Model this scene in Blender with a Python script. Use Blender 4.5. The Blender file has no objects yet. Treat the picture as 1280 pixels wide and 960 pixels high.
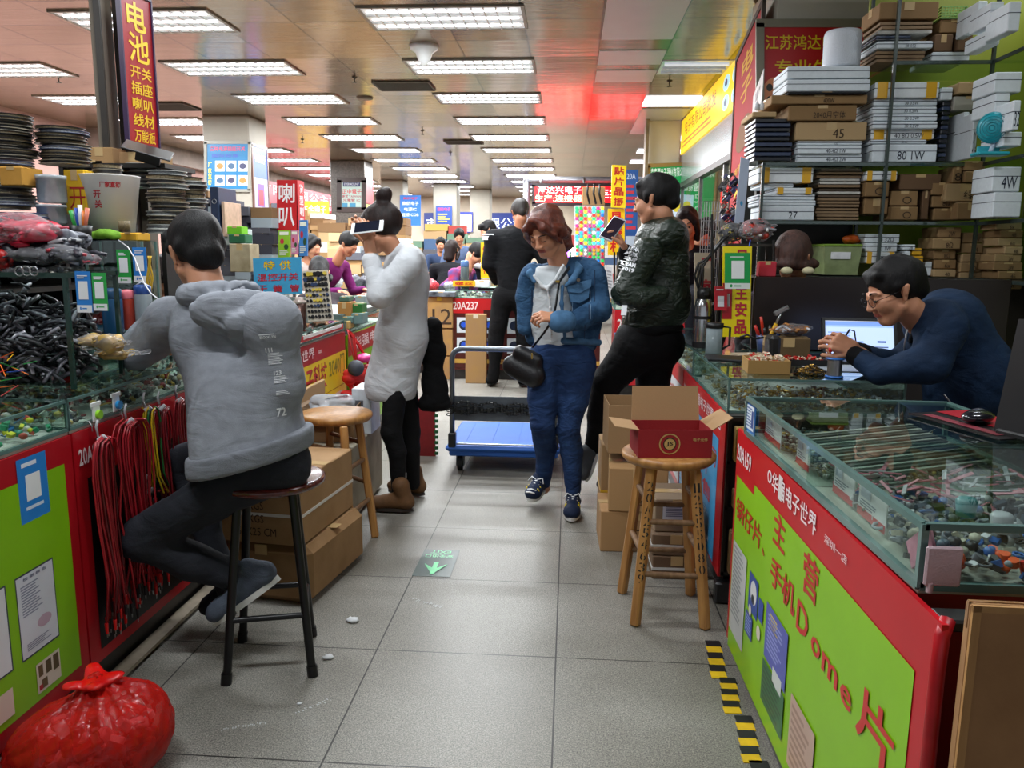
import bpy, math, random
import numpy as np
from mathutils import Vector, Matrix
rnd = random.Random(7)
SC = bpy.context.scene
COL = SC.collection
# ---------------------------------------------------------------- camera, world, exposure
CAM = np.array([0, 0, 1.34]); FPX = 1000.0
_p, _y, _r = math.radians(9.54), math.radians(4.06), math.radians(0.5)
_f = np.array([-math.sin(_y)*math.cos(_p), math.cos(_y)*math.cos(_p), -math.sin(_p)])
_rt = np.array([math.cos(_y), math.sin(_y), 0.0]); _up = np.cross(_rt, _f)
_rt, _up = _rt*math.cos(_r)+_up*math.sin(_r), -_rt*math.sin(_r)+_up*math.cos(_r)
cd = bpy.data.cameras.new('camera'); co = bpy.data.objects.new('camera', cd); COL.objects.link(co)
cd.sensor_width = 36; cd.lens = 36*FPX/1280; cd.clip_start = .05; cd.clip_end = 200
m = Matrix.Identity(4)
for i in range(3):
    m[i][0] = _rt[i]; m[i][1] = _up[i]; m[i][2] = -_f[i]; m[i][3] = CAM[i]
co.matrix_world = m
SC.camera = co
SC.view_settings.view_transform = 'Standard'; SC.view_settings.look = 'None'
SC.view_settings.gamma = 1; SC.view_settings.use_curve_mapping = False
SC.view_settings.exposure = 0.2
SC.cycles.use_denoising = True
SC.cycles.max_bounces = 7; SC.cycles.diffuse_bounces = 3; SC.cycles.glossy_bounces = 3
SC.cycles.transparent_max_bounces = 24; SC.cycles.transmission_bounces = 4
SC.cycles.caustics_reflective = False; SC.cycles.caustics_refractive = False
SC.cycles.sample_clamp_indirect = 4
WLD = bpy.data.worlds.new('hall_air'); SC.world = WLD; WLD.use_nodes = True
WLD.node_tree.nodes['Background'].inputs[0].default_value = (.80, .84, .92, 1)
WLD.node_tree.nodes['Background'].inputs[1].default_value = .5
LAMP_W = 38.0

def ray(x, y): return _f+_rt*(x-640)/FPX-_up*(y-480)/FPX
def _at(x, y, ax, v):
    d = ray(x, y); return CAM+d*(v-CAM[ax])/d[ax]
def AY(x, y, v): return _at(x, y, 1, v)      # the point of the hall seen at a pixel, at distance v down the aisle
def AX(x, y, v): return _at(x, y, 0, v)      # ... on a wall parallel to the aisle
def AZ(x, y, v): return _at(x, y, 2, v)      # ... at a height

# ---------------------------------------------------------------- materials
_m = {}
def lin(c):
    if isinstance(c, str):
        c = [int(c[i:i+2], 16)/255 for i in (0, 2, 4)]
        c = [x/12.92 if x <= .04045 else ((x+.055)/1.055)**2.4 for x in c]
    return tuple(c)[:3]+(1,)
def M(col, rough=.5, metal=0, var=.12, scale=30, bump=0, bscale=None, emit=0, kind='', coat=0, stretch=(1, 1, 1), alpha=1, col2=None, spec=.5, sss=0):
    """one procedural surface: a base colour broken up by noise, optional fine relief"""
    key = (str(col), rough, metal, var, scale, bump, bscale, emit, kind, coat, stretch, alpha, str(col2), spec, sss)
    if key in _m: return _m[key]
    mt = bpy.data.materials.new(kind or 'surface'); mt.use_nodes = True
    nt = mt.node_tree; N = nt.nodes; L = nt.links; b = N['Principled BSDF']
    c = lin(col)
    b.inputs['Roughness'].default_value = rough; b.inputs['Metallic'].default_value = metal
    b.inputs['Coat Weight'].default_value = coat; b.inputs['Specular IOR Level'].default_value = spec
    tc = N.new('ShaderNodeTexCoord'); mp = N.new('ShaderNodeMapping'); mp.inputs['Scale'].default_value = stretch
    L.new(tc.outputs['Object'], mp.inputs[0])
    nz = N.new('ShaderNodeTexNoise'); nz.inputs['Scale'].default_value = scale; nz.inputs['Detail'].default_value = 4
    L.new(mp.outputs[0], nz.inputs[0])
    rp = N.new('ShaderNodeValToRGB'); rp.color_ramp.elements[0].position = .3; rp.color_ramp.elements[1].position = .7
    c2 = lin(col2) if col2 else tuple(min(1, x*(1+var)) for x in c[:3])+(1,)
    rp.color_ramp.elements[0].color = tuple(x*(1-var) for x in c[:3])+(1,) if not col2 else c
    rp.color_ramp.elements[1].color = c2
    L.new(nz.outputs[0], rp.inputs[0]); L.new(rp.outputs[0], b.inputs['Base Color'])
    if sss: b.inputs['Subsurface Weight'].default_value = sss; b.inputs['Subsurface Radius'].default_value = (.02, .008, .004); b.inputs['Subsurface Scale'].default_value = .6
    if emit:
        b.inputs['Emission Color'].default_value = c; b.inputs['Emission Strength'].default_value = emit
    if bump:
        bp = N.new('ShaderNodeBump'); bp.inputs['Strength'].default_value = min(1, bump); bp.inputs['Distance'].default_value = .004
        n2 = N.new('ShaderNodeTexNoise'); n2.inputs['Scale'].default_value = bscale or scale*3; n2.inputs['Detail'].default_value = 3
        L.new(mp.outputs[0], n2.inputs[0]); L.new(n2.outputs[0], bp.inputs['Height']); L.new(bp.outputs[0], b.inputs['Normal'])
        if kind in ('cloth', 'denim', 'jeans', 'nylon'):      # wrinkles of worn cloth under the weave
            n4 = N.new('ShaderNodeTexNoise'); n4.inputs['Scale'].default_value = 13 if kind != 'cloth' else 8; n4.inputs['Detail'].default_value = 2.5; n4.inputs['Distortion'].default_value = 1.6
            b4 = N.new('ShaderNodeBump'); b4.inputs['Strength'].default_value = {'nylon': .9, 'cloth': .38}.get(kind, .6); b4.inputs['Distance'].default_value = .022
            mp4 = N.new('ShaderNodeMapping'); mp4.inputs['Scale'].default_value = (.8, .8, 1.5); mp4.inputs['Rotation'].default_value = (.3, .6, 0); L.new(tc.outputs['Object'], mp4.inputs[0]); L.new(mp4.outputs[0], n4.inputs[0])
            L.new(n4.outputs[0], b4.inputs['Height']); L.new(b4.outputs[0], bp.inputs['Normal'])
    if alpha < 1:                                    # thin see-through film: part of the light passes, a gloss lies on top
        tr = N.new('ShaderNodeBsdfTransparent'); tr.inputs[0].default_value = tuple(.5+.5*x for x in c[:3])+(1,)
        mx = N.new('ShaderNodeMixShader'); mx.inputs[0].default_value = alpha
        fr = N.new('ShaderNodeLayerWeight'); fr.inputs[0].default_value = .35
        ma = N.new('ShaderNodeMath'); ma.operation = 'MAXIMUM'; ma.inputs[1].default_value = alpha
        L.new(fr.outputs['Fresnel'], ma.inputs[0]); L.new(ma.outputs[0], mx.inputs[0])
        L.new(tr.outputs[0], mx.inputs[1]); L.new(b.outputs[0], mx.inputs[2]); L.new(mx.outputs[0], N['Material Output'].inputs[0])
    _m[key] = mt; return mt
def glassmat(tint=(.90, .95, .93), rough=.02, fac=.16):
    k = ('glass', tint, rough, fac)
    if k in _m: return _m[k]
    mt = bpy.data.materials.new('clear_glass'); mt.use_nodes = True; nt = mt.node_tree; N = nt.nodes; L = nt.links
    N.remove(N['Principled BSDF'])
    tr = N.new('ShaderNodeBsdfTransparent'); tr.inputs[0].default_value = tint+(1,)
    gl = N.new('ShaderNodeBsdfGlossy'); gl.inputs['Roughness'].default_value = rough; gl.inputs[0].default_value = (.9, 1, .97, 1)
    fr = N.new('ShaderNodeFresnel'); fr.inputs[0].default_value = 1.5
    mx = N.new('ShaderNodeMixShader'); ma = N.new('ShaderNodeMath'); ma.operation = 'MULTIPLY_ADD'; ma.inputs[1].default_value = 1.25; ma.inputs[2].default_value = fac*.15
    L.new(fr.outputs[0], ma.inputs[0]); gm = N.new('ShaderNodeNewGeometry'); iv = N.new('ShaderNodeMath'); iv.operation = 'SUBTRACT'; iv.inputs[0].default_value = 1; L.new(gm.outputs['Backfacing'], iv.inputs[1])
    mm = N.new('ShaderNodeMath'); mm.operation = 'MULTIPLY'; L.new(ma.outputs[0], mm.inputs[0]); L.new(iv.outputs[0], mm.inputs[1]); L.new(mm.outputs[0], mx.inputs[0]); L.new(tr.outputs[0], mx.inputs[1]); L.new(gl.outputs[0], mx.inputs[2]); L.new(mx.outputs[0], N['Material Output'].inputs[0])
    _m[k] = mt; return mt
def woodmat(a='C08A4A', b='9A6530', rough=.45, s=6, st=(1, 1, .08)):
    return M(a, rough, 0, col2=b, scale=s*8, stretch=st, bump=.15, kind='wood')
CARD = lambda a='B08E63', b='A5825A': M(a, .85, 0, col2=b, scale=9, bump=.12, bscale=120, kind='cardboard')
def film(c='E8ECEE', a=.35): return M(c, .12, 0, .05, 20, bump=.9, bscale=38, alpha=a, kind='clear_film')
EDGE = M('5C7A74', .15, 0, .1, 12, kind='glass_edge')
BLK = M('101012', .45, 0, .2, 40, kind='black_plastic')
WHT = M('E6E8E8', .5, 0, .04, 20, kind='white_plastic')
FOAM = M('DFE6EA', .75, 0, .05, 60, bump=.15, kind='white_foam')
STEEL = M('A8ABAD', .3, .9, .1, 20, kind='steel')

# ---------------------------------------------------------------- objects
FR = {}
def thing(name, label, cat, loc, rz=0, group=None):
    o = bpy.data.objects.new(name, None); COL.objects.link(o); o.location = Vector([float(v) for v in loc]); o.rotation_euler = (0, 0, rz)
    o.empty_display_size = .05; FR[o.name] = (np.array([float(v) for v in loc]), rz)
    tag(o, label, cat, group); return o
def tag(o, label=None, cat=None, group=None, kind=None):
    if label: o['label'] = label
    if cat: o['category'] = cat
    if group: o['group'] = group
    if kind: o['kind'] = kind
    return o
ORD = ['', 'second', 'third', 'fourth', 'fifth', 'sixth', 'seventh', 'eighth', 'ninth', 'tenth', 'eleventh', 'twelfth', 'thirteenth', 'fourteenth', 'fifteenth', 'sixteenth', 'seventeenth', 'eighteenth', 'nineteenth', 'twentieth']+['twenty-'+q for q in ('first', 'second', 'third', 'fourth', 'fifth', 'sixth', 'seventh', 'eighth', 'ninth')]
def pos(i, n):
    if n == 1: return 'only one'
    if i == 0: return 'bottom one'
    if i == n-1: return 'topmost'
    return ORD[i]+' from bottom'
def copy_tree(o, parent=None):
    c = o.copy(); COL.objects.link(c)
    if parent is not None: c.parent = parent
    for ch in o.children: copy_tree(ch, c)
    return c
def dup(o, loc, rz=None, label=None, group=None, scale=None):
    c = copy_tree(o); c.location = Vector([float(v) for v in loc])
    if rz is not None: c.rotation_euler = (0, 0, rz)
    if scale is not None: c.scale = scale if hasattr(scale, '__len__') else (scale,)*3
    if label: c['label'] = label
    if group: c['group'] = group
    return c
def rotm(rx=0, ry=0, rz=0):
    return np.array(Matrix.Rotation(rz, 3, 'Z') @ Matrix.Rotation(ry, 3, 'Y') @ Matrix.Rotation(rx, 3, 'X'))
def nrm(v):
    v = np.array(v, float); return v/(np.linalg.norm(v)+1e-12)
_txt = {}
def glyphs(s, bold=.02):
    if (s, bold) in _txt: return _txt[(s, bold)]
    cu = bpy.data.curves.new('t', 'FONT'); cu.body = s; cu.offset = bold; cu.resolution_u = 2
    ob = bpy.data.objects.new('t', cu); COL.objects.link(ob)
    me = bpy.data.meshes.new_from_object(ob.evaluated_get(bpy.context.evaluated_depsgraph_get()))
    v = np.array([x.co[:] for x in me.vertices]).reshape(-1, 3); f = [tuple(p.vertices) for p in me.polygons]
    bpy.data.objects.remove(ob); bpy.data.curves.remove(cu); bpy.data.meshes.remove(me)
    _txt[(s, bold)] = (v, f); return v, f
class MB:
    def __init__(s): s.v = []; s.f = []; s.mi = []; s.sm = []; s.n = 0; s.T = None; s.mat = 0; s.smooth = False
    def add(s, v, f, mat=None, smooth=None):
        v = np.asarray(v, float).reshape(-1, 3)
        if s.T is not None: v = v @ s.T[:3, :3].T + s.T[:3, 3]
        s.v.append(v); n = s.n; s.f += [tuple(int(i)+n for i in q) for q in f]
        s.mi += [s.mat if mat is None else mat]*len(f); s.sm += [s.smooth if smooth is None else smooth]*len(f); s.n += len(v); return s
    def box(s, c, d, R=None, b=0, mat=None):
        h = np.array(d, float)/2; c = np.array(c, float)
        if b <= 0:
            v = np.array([[x, y, z] for x in (-1, 1) for y in (-1, 1) for z in (-1, 1)])*h
            f = [(0, 1, 3, 2), (4, 6, 7, 5), (0, 4, 5, 1), (2, 3, 7, 6), (0, 2, 6, 4), (1, 5, 7, 3)]
        else:
            b = min(b, h.min()*.95); v = []; f = []; ix = {}
            for x in (-1, 1):
                for y in (-1, 1):
                    for z in (-1, 1):
                        for a in range(3):
                            q = np.array([x, y, z])*(h-b); q[a] = (x, y, z)[a]*h[a]; ix[(x, y, z, a)] = len(v); v.append(q)
            for a in range(3):
                o1, o2 = [k for k in range(3) if k != a]
                for sg in (-1, 1):
                    q = []
                    for (p1, p2) in ((-1, -1), (1, -1), (1, 1), (-1, 1)):
                        k = [0, 0, 0]; k[a] = sg; k[o1] = p1; k[o2] = p2; q.append(ix[tuple(k)+(a,)])
                    if (sg < 0) == (a != 1): q = q[::-1]
                    f.append(tuple(q))
            for a in range(3):                       # edges parallel to a
                o1, o2 = [k for k in range(3) if k != a]
                for p1 in (-1, 1):
                    for p2 in (-1, 1):
                        k0 = [0, 0, 0]; k0[a] = -1; k0[o1] = p1; k0[o2] = p2; k1 = list(k0); k1[a] = 1
                        q = [ix[tuple(k0)+(o1,)], ix[tuple(k1)+(o1,)], ix[tuple(k1)+(o2,)], ix[tuple(k0)+(o2,)]]
                        if (p1*p2 > 0) != (a == 1): q = q[::-1]
                        f.append(tuple(q))
            for x in (-1, 1):
                for y in (-1, 1):
                    for z in (-1, 1):
                        q = [ix[(x, y, z, 0)], ix[(x, y, z, 1)], ix[(x, y, z, 2)]]
                        if x*y*z < 0: q = q[::-1]
                        f.append(tuple(q))
            v = np.array(v)
        if R is not None: v = v @ np.asarray(R).T
        return s.add(v+c, f, mat)
    def tube(s, P, r, n=8, mat=None, cap=True, closed=False, flat=1.0):
        P = [np.array(p, float) for p in P]; m_ = len(P); r = [r]*m_ if not hasattr(r, '__len__') else r
        v = []; prev = None
        for i, p in enumerate(P):
            a = P[(i-1) % m_] if (i or closed) else P[0]; b = P[(i+1) % m_] if (i < m_-1 or closed) else P[-1]
            t = nrm(b-a)
            if prev is None: u = np.cross(t, [0, 0, 1]) if abs(t[2]) < .9 else np.cross(t, [1, 0, 0])
            else: u = prev-t*(prev@t)
            u = nrm(u); prev = u; w = np.cross(t, u)
            for k in range(n):
                a_ = 2*math.pi*k/n; v.append(p+r[i]*(u*math.cos(a_)+w*math.sin(a_)*flat))
        f = []
        for i in range(m_ if closed else m_-1):
            j = (i+1) % m_
            for k in range(n): f.append((i*n+k, i*n+(k+1) % n, j*n+(k+1) % n, j*n+k))
        if cap and not closed: f += [tuple(range(n))[::-1], tuple(range((m_-1)*n, m_*n))]
        return s.add(v, f, mat, True)
    def cyl(s, p0, p1, r0, r1=None, n=16, mat=None, smooth=True):
        r1 = r0 if r1 is None else r1; p0 = np.array(p0, float); p1 = np.array(p1, float); t = nrm(p1-p0)
        u = nrm(np.cross(t, [0, 0, 1]) if abs(t[2]) < .9 else np.cross(t, [1, 0, 0])); w = np.cross(t, u)
        a = np.arange(n)*2*math.pi/n; ring = np.outer(np.cos(a), u)+np.outer(np.sin(a), w)
        v = np.vstack([p0+ring*r0, p1+ring*r1]); s.add(v, [(k, (k+1) % n, n+(k+1) % n, n+k) for k in range(n)], mat, smooth)
        return s.add(v, [tuple(range(n))[::-1], tuple(range(n, 2*n))], mat, False)
    def lathe(s, prof, c=(0, 0, 0), n=24, mat=None, sharp=False):
        c = np.array(c, float); v = []; f = []
        for (r, z) in prof:
            for k in range(n): a = 2*math.pi*k/n; v.append((c[0]+r*math.cos(a), c[1]+r*math.sin(a), c[2]+z))
        for i in range(len(prof)-1):
            for k in range(n): f.append((i*n+k, i*n+(k+1) % n, (i+1)*n+(k+1) % n, (i+1)*n+k))
        if prof[0][0] > 1e-4: f.append(tuple(range(n))[::-1])
        if prof[-1][0] > 1e-4: f.append(tuple(range((len(prof)-1)*n, len(prof)*n)))
        return s.add(v, f, mat, not sharp)
    def ell(s, c, r, R=None, n=14, m_=9, mat=None, fn=None):
        v = []; f = []
        for i in range(m_+1):
            th = math.pi*i/m_
            for k in range(n):
                a = 2*math.pi*k/n; q = np.array([math.sin(th)*math.cos(a), math.sin(th)*math.sin(a), math.cos(th)])
                if fn: q = q*fn(q)
                v.append(q)
        for i in range(m_):
            for k in range(n): f.append((i*n+k, (i+1)*n+k, (i+1)*n+(k+1) % n, i*n+(k+1) % n))
        v = np.array(v)*np.array(r if hasattr(r, '__len__') else (r,)*3)
        if R is not None: v = v @ np.asarray(R).T
        return s.add(v+np.array(c, float), f, mat, True)
    def poly(s, pts, mat=None): return s.add(pts, [tuple(range(len(pts)))], mat)
    def prism(s, pts, d, mat=None):
        """polygon pts (3-D, planar) pushed out by the vector d"""
        p = np.array(pts, float); n = len(p); d = np.array(d, float)
        return s.add(np.vstack([p, p+d]), [tuple(range(n))[::-1], tuple(range(n, 2*n))]+[(k, (k+1) % n, n+(k+1) % n, n+k) for k in range(n)], mat)
    def text(s, st, x, y, w, h, mat=None, z=.002, bold=.02, fit=True):
        v, f = glyphs(st, bold)
        if not len(v): return s
        lo = v.min(0); hi = v.max(0); q = np.zeros_like(v)
        q[:, 0] = x+(v[:, 0]-lo[0])/(hi[0]-lo[0]+1e-9)*w; q[:, 1] = y+(v[:, 1]-lo[1])/(hi[1]-lo[1]+1e-9)*h; q[:, 2] = z
        return s.add(q, f, mat, False)
    def obj(s, name, mats, parent=None, loc=None, world=False, label=None, cat=None, group=None, kind=None, rz=0):
        mats = mats if isinstance(mats, (list, tuple)) else [mats]
        v = np.vstack(s.v); root = loc
        if parent is not None:
            fr = FR.get(parent.name, (np.zeros(3), 0)); FRn = fr
            if world: v = (v-fr[0]) @ rotm(0, 0, fr[1])
        else:
            if loc is None:
                lo = v.min(0); hi = v.max(0); loc = ((lo+hi)/2); loc[2] = lo[2]; world = True
            loc = np.array([float(q) for q in loc]); FRn = (loc, rz)
            if world: v = (v-loc) @ rotm(0, 0, rz)
        me = bpy.data.meshes.new(name); me.vertices.add(len(v)); me.vertices.foreach_set('co', v.astype(np.float32).ravel())
        ln = np.array([len(q) for q in s.f], np.int32); st = np.concatenate([[0], np.cumsum(ln)[:-1]]).astype(np.int32)
        me.loops.add(int(ln.sum())); me.loops.foreach_set('vertex_index', np.concatenate([np.array(q, np.int32) for q in s.f]))
        me.polygons.add(len(s.f)); me.polygons.foreach_set('loop_start', st); me.polygons.foreach_set('loop_total', ln)
        for mt in mats: me.materials.append(mt)
        me.polygons.foreach_set('material_index', np.array(s.mi, np.int32)); me.polygons.foreach_set('use_smooth', np.array(s.sm, bool))
        me.update(calc_edges=True); me.validate()
        o = bpy.data.objects.new(name, me); COL.objects.link(o)
        if parent is not None: o.parent = parent
        else: o.location = Vector(loc.tolist()); o.rotation_euler = (0, 0, rz)
        FR[o.name] = FRn; return tag(o, label, cat, group, kind)
def frame3(TL, TR, BL):
    """unit square (x right, y up, z out towards the viewer) spanned by three corners; returns T, width, height"""
    TL, TR, BL = map(np.array, (TL, TR, BL)); x = TR-TL; y = TL-BL; w = np.linalg.norm(x); h = np.linalg.norm(y)
    x = x/w; y = y/h; z = nrm(np.cross(x, y)); T = np.eye(4); T[:3, 0] = x; T[:3, 1] = y; T[:3, 2] = z; T[:3, 3] = BL
    return T, w, h
def sign(name, label, cat, TL, TR, BL, bg, items=(), thick=.012, rim=None, rimw=.02, emit=0, parent=None, group=None, flip=False, rough=.35, kind=None):
    """flat printed board. items: (kind, x, y, w, h, colour, text) in fractions from the top left"""
    T, w, h = frame3(TL, TR, BL); mb = MB(); mb.T = T; mats = []
    def mi(c, e=0):
        mt = M(c, rough, 0, .04, 8, emit=e, kind='print')
        if mt not in mats: mats.append(mt)
        return mats.index(mt)
    mb.box((w/2, h/2, -thick/2), (w, h, thick), mat=mi(bg, emit))
    if rim:
        for (cx, cy, sx, sy) in ((w/2, 0, w+rimw, rimw), (w/2, h, w+rimw, rimw), (0, h/2, rimw, h), (w, h/2, rimw, h)):
            mb.box((cx, cy, -thick/2+.002), (sx, sy, thick+.012), mat=mi(rim))
    z = .0015
    for it in items:
        k, x, y, iw, ih, c = it[:6]; X, Yb, W, Hh = x*w, (1-y-ih)*h, iw*w, ih*h; e = emit*(it[7] if len(it) > 7 else 1)
        if k == 'r': mb.poly([(X, Yb, z), (X+W, Yb, z), (X+W, Yb+Hh, z), (X, Yb+Hh, z)], mi(c, e)); z += .00012
        elif k == 'e':
            mb.poly([(X+W/2+W/2*math.cos(a), Yb+Hh/2+Hh/2*math.sin(a), z) for a in np.linspace(0, 2*math.pi, 20, endpoint=False)], mi(c, e)); z += .00012
        elif k == 't': mb.text(it[6], X, Yb, W, Hh, mi(c, e), z+.0005, bold=.013); z += .00012
        elif k == 'T': mb.text(it[6], X, Yb, W, Hh, mi(c, e), z+.0005, bold=.017); z += .00012
        elif k == 'n': mb.text(it[6], X, Yb, W, Hh, mi(c, e), z+.0005, bold=0)
        elif k == 'v':
            n = len(it[6])
            for i, ch in enumerate(it[6]): mb.text(ch, X, Yb+Hh*(n-1-i)/n+Hh*.08/n, W, Hh/n*.84, mi(c, e), z+.0005, bold=.03)
        elif k == 'l':                                # lines of small print
            n = it[6]
            for i in range(n):
                ww = W*(.6+.4*rnd.random()); mb.poly([(X, Yb+Hh*(i+.2)/n, z), (X+ww, Yb+Hh*(i+.2)/n, z), (X+ww, Yb+Hh*(i+.7)/n, z), (X, Yb+Hh*(i+.7)/n, z)], mi(c, e))
    return mb.obj(name, mats, parent=parent, world=True, label=label, cat=cat, group=group, kind=kind)

# ---------------------------------------------------------------- smooth solids (bodies, clothes, bags)
class SDF:
    """round cones and ellipsoids melted together, meshed by surface nets"""
    def __init__(s, k=.03): s.p = []; s.k = k; s.fn = None
    def cap(s, a, b, r0, r1=None, k=None, sc=None, sub=False): s.p.append(('c', np.array(a, float), np.array(b, float), r0, r0 if r1 is None else r1, k, sc, sub)); return s
    def chain(s, P, R, k=None, sc=None):
        for i in range(len(P)-1): s.cap(P[i], P[i+1], R[i], R[i+1], k if i == 0 or (k is not None and k < .012) else .014, sc)
        return s
    def ell(s, c, r, B=None, k=None, sub=False): s.p.append(('e', np.array(c, float), np.array(r, float), np.eye(3) if B is None else np.array(B), 0, k, None, sub)); return s
    def mesh(s, h=.01, mat=0):
        lo = []; hi = []
        for p in s.p:
            if p[7]: continue
            if p[0] == 'c': R = max(p[3], p[4])*(max(1, p[6][1]) if p[6] else 1); lo.append(np.minimum(p[1], p[2])-R); hi.append(np.maximum(p[1], p[2])+R)
            else: R = p[2].max(); lo.append(p[1]-R); hi.append(p[1]+R)
        lo = np.min(lo, 0)-.02-2*h; hi = np.max(hi, 0)+.02+2*h; n = np.ceil((hi-lo)/h).astype(int)+1
        D = np.full(n, .2, np.float32); ax = [lo[i]+np.arange(n[i])*h for i in range(3)]
        for p in s.p:
            k = p[5] if p[5] is not None else s.k
            if p[0] == 'c': R = max(p[3], p[4])*(max(1, p[6][1]) if p[6] else 1); a = np.minimum(p[1], p[2])-R; b = np.maximum(p[1], p[2])+R
            else: R = p[2].max(); a = p[1]-R; b = p[1]+R
            mg = k+2.5*h+.012; i0 = np.clip(np.floor((a-mg-lo)/h).astype(int), 0, n-1); i1 = np.clip(np.ceil((b+mg-lo)/h).astype(int)+1, 1, n)
            sl = tuple(slice(i0[i], i1[i]) for i in range(3))
            X, Y, Z = np.meshgrid(*[ax[i][sl[i]] for i in range(3)], indexing='ij', sparse=True)
            if p[0] == 'c':
                x, y, z = X-p[1][0], Y-p[1][1], Z-p[1][2]; ba = p[2]-p[1]
                if p[6]:
                    A, f_ = np.array(p[6][0], float), p[6][1]; A = nrm(A); g = (x*A[0]+y*A[1]+z*A[2])*(1/f_-1); x = x+A[0]*g; y = y+A[1]*g; z = z+A[2]*g; ba = ba+A*(ba@A)*(1/f_-1)
                t = np.clip((x*ba[0]+y*ba[1]+z*ba[2])/(ba@ba+1e-9), 0, 1)
                d = np.sqrt((x-ba[0]*t)**2+(y-ba[1]*t)**2+(z-ba[2]*t)**2)-(p[3]+(p[4]-p[3])*t)
                if p[6] and p[6][1] < 1: d = d*max(p[6][1], .5)
            else:
                B = p[3]; x, y, z = X-p[1][0], Y-p[1][1], Z-p[1][2]; r = p[2]
                u = [(x*B[0, i]+y*B[1, i]+z*B[2, i])/r[i] for i in range(3)]
                q = np.sqrt(u[0]**2+u[1]**2+u[2]**2); g = np.sqrt((u[0]/r[0])**2+(u[1]/r[1])**2+(u[2]/r[2])**2)+1e-6
                d = q*(q-1)/g
            o = D[sl]
            if p[7]: d = -d; hh = np.maximum(k-np.abs(o-d), 0)/k; D[sl] = np.maximum(o, d)+hh*hh*k/4
            else: hh = np.maximum(k-np.abs(o-d), 0)/k; D[sl] = np.minimum(o, d)-hh*hh*k/4
        if s.fn is not None:
            X, Y, Z = np.meshgrid(*ax, indexing='ij', sparse=True); D = D+s.fn(X, Y, Z)
        D[0] = D[-1] = .1; D[:, 0] = D[:, -1] = .1; D[:, :, 0] = D[:, :, -1] = .1
        ins = D < 0; c = ins[:-1, :-1, :-1].astype(np.int8)
        for dx in (0, 1):
            for dy in (0, 1):
                for dz in (0, 1):
                    if dx+dy+dz: c = c+ins[dx:n[0]-1+dx, dy:n[1]-1+dy, dz:n[2]-1+dz]
        cell = np.argwhere((c > 0) & (c < 8)); idx = np.full(c.shape, -1, np.int32); idx[tuple(cell.T)] = np.arange(len(cell))
        acc = np.zeros((len(cell), 3)); cnt = np.zeros(len(cell))
        for a in range(3):
            o1, o2 = [q for q in range(3) if q != a]
            for p1 in (0, 1):
                for p2 in (0, 1):
                    b = cell.copy(); b[:, o1] += p1; b[:, o2] += p2; e = b.copy(); e[:, a] += 1
                    d0 = D[tuple(b.T)]; d1 = D[tuple(e.T)]; mk = (d0 < 0) != (d1 < 0)
                    t = np.where(mk, d0/(d0-d1+1e-12), 0); P = b.astype(float); P[:, a] += t
                    acc[mk] += P[mk]; cnt[mk] += 1
        V = acc/cnt[:, None]*h+lo; F = []
        for a in range(3):
            o1, o2 = [(1, 2), (2, 0), (0, 1)][a]
            s0 = [slice(0, n[i]-1) if i == a else slice(1, n[i]-1) for i in range(3)]; s1 = list(s0); s1[a] = slice(1, n[a])
            A = ins[tuple(s0)]; Bq = ins[tuple(s1)]
            for m_, rev in ((A & ~Bq, False), (~A & Bq, True)):
                q = np.argwhere(m_)
                if not len(q): continue
                q[:, o1] += 1; q[:, o2] += 1
                def I(d1, d2):
                    r = q.copy(); r[:, o1] -= d1; r[:, o2] -= d2; return idx[tuple(r.T)]
                quad = np.stack([I(1, 1), I(0, 1), I(0, 0), I(1, 0)], 1)
                F.append(quad[:, ::-1] if rev else quad)
        F = np.vstack(F); F = F[(F >= 0).all(1)]
        return V, F
    def put(s, name, mats, parent=None, h=.01, pick=None, **kw):
        V, F = s.mesh(h); mb = MB(); mb.add(V, F, 0, True)
        if pick is not None:
            C = V[F].mean(1); mb.mi = [int(q) for q in pick(C)]
        return mb.obj(name, mats, parent=parent, world=True, **kw)
def wob(seed, amp=.01, f=9):
    """soft irregular relief for cloth, hair and bags"""
    r = np.random.RandomState(seed); K = r.normal(size=(6, 3))*f; ph = r.uniform(0, 6.3, 6); w = r.uniform(.5, 1, 6)
    return lambda X, Y, Z: amp/3*sum(w[i]*np.sin(K[i, 0]*X+K[i, 1]*Y+K[i, 2]*Z+ph[i]) for i in range(6))
def fold(seed, amp=.01, f=9):
    """narrow creases that come and go, as in worn cloth"""
    r = np.random.RandomState(seed); K = r.normal(size=(7, 3)); K /= np.linalg.norm(K, axis=1)[:, None]; K[:, 2] *= 1.5; K *= f*2.2; Q = r.normal(size=(7, 3))*f*.5; W = r.normal(size=(7, 3))*f*.45; ph = r.uniform(0, 6.3, (7, 3))
    d = lambda V, i, X, Y, Z: V[i, 0]*X+V[i, 1]*Y+V[i, 2]*Z
    return lambda X, Y, Z: amp*sum((1-np.abs(np.sin(d(K, i, X, Y, Z)+1.3*np.sin(d(Q, i, X, Y, Z)+ph[i, 1])+ph[i, 0])))**4*np.clip(np.sin(d(W, i, X, Y, Z)+ph[i, 2]), 0, 1) for i in range(7))
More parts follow.
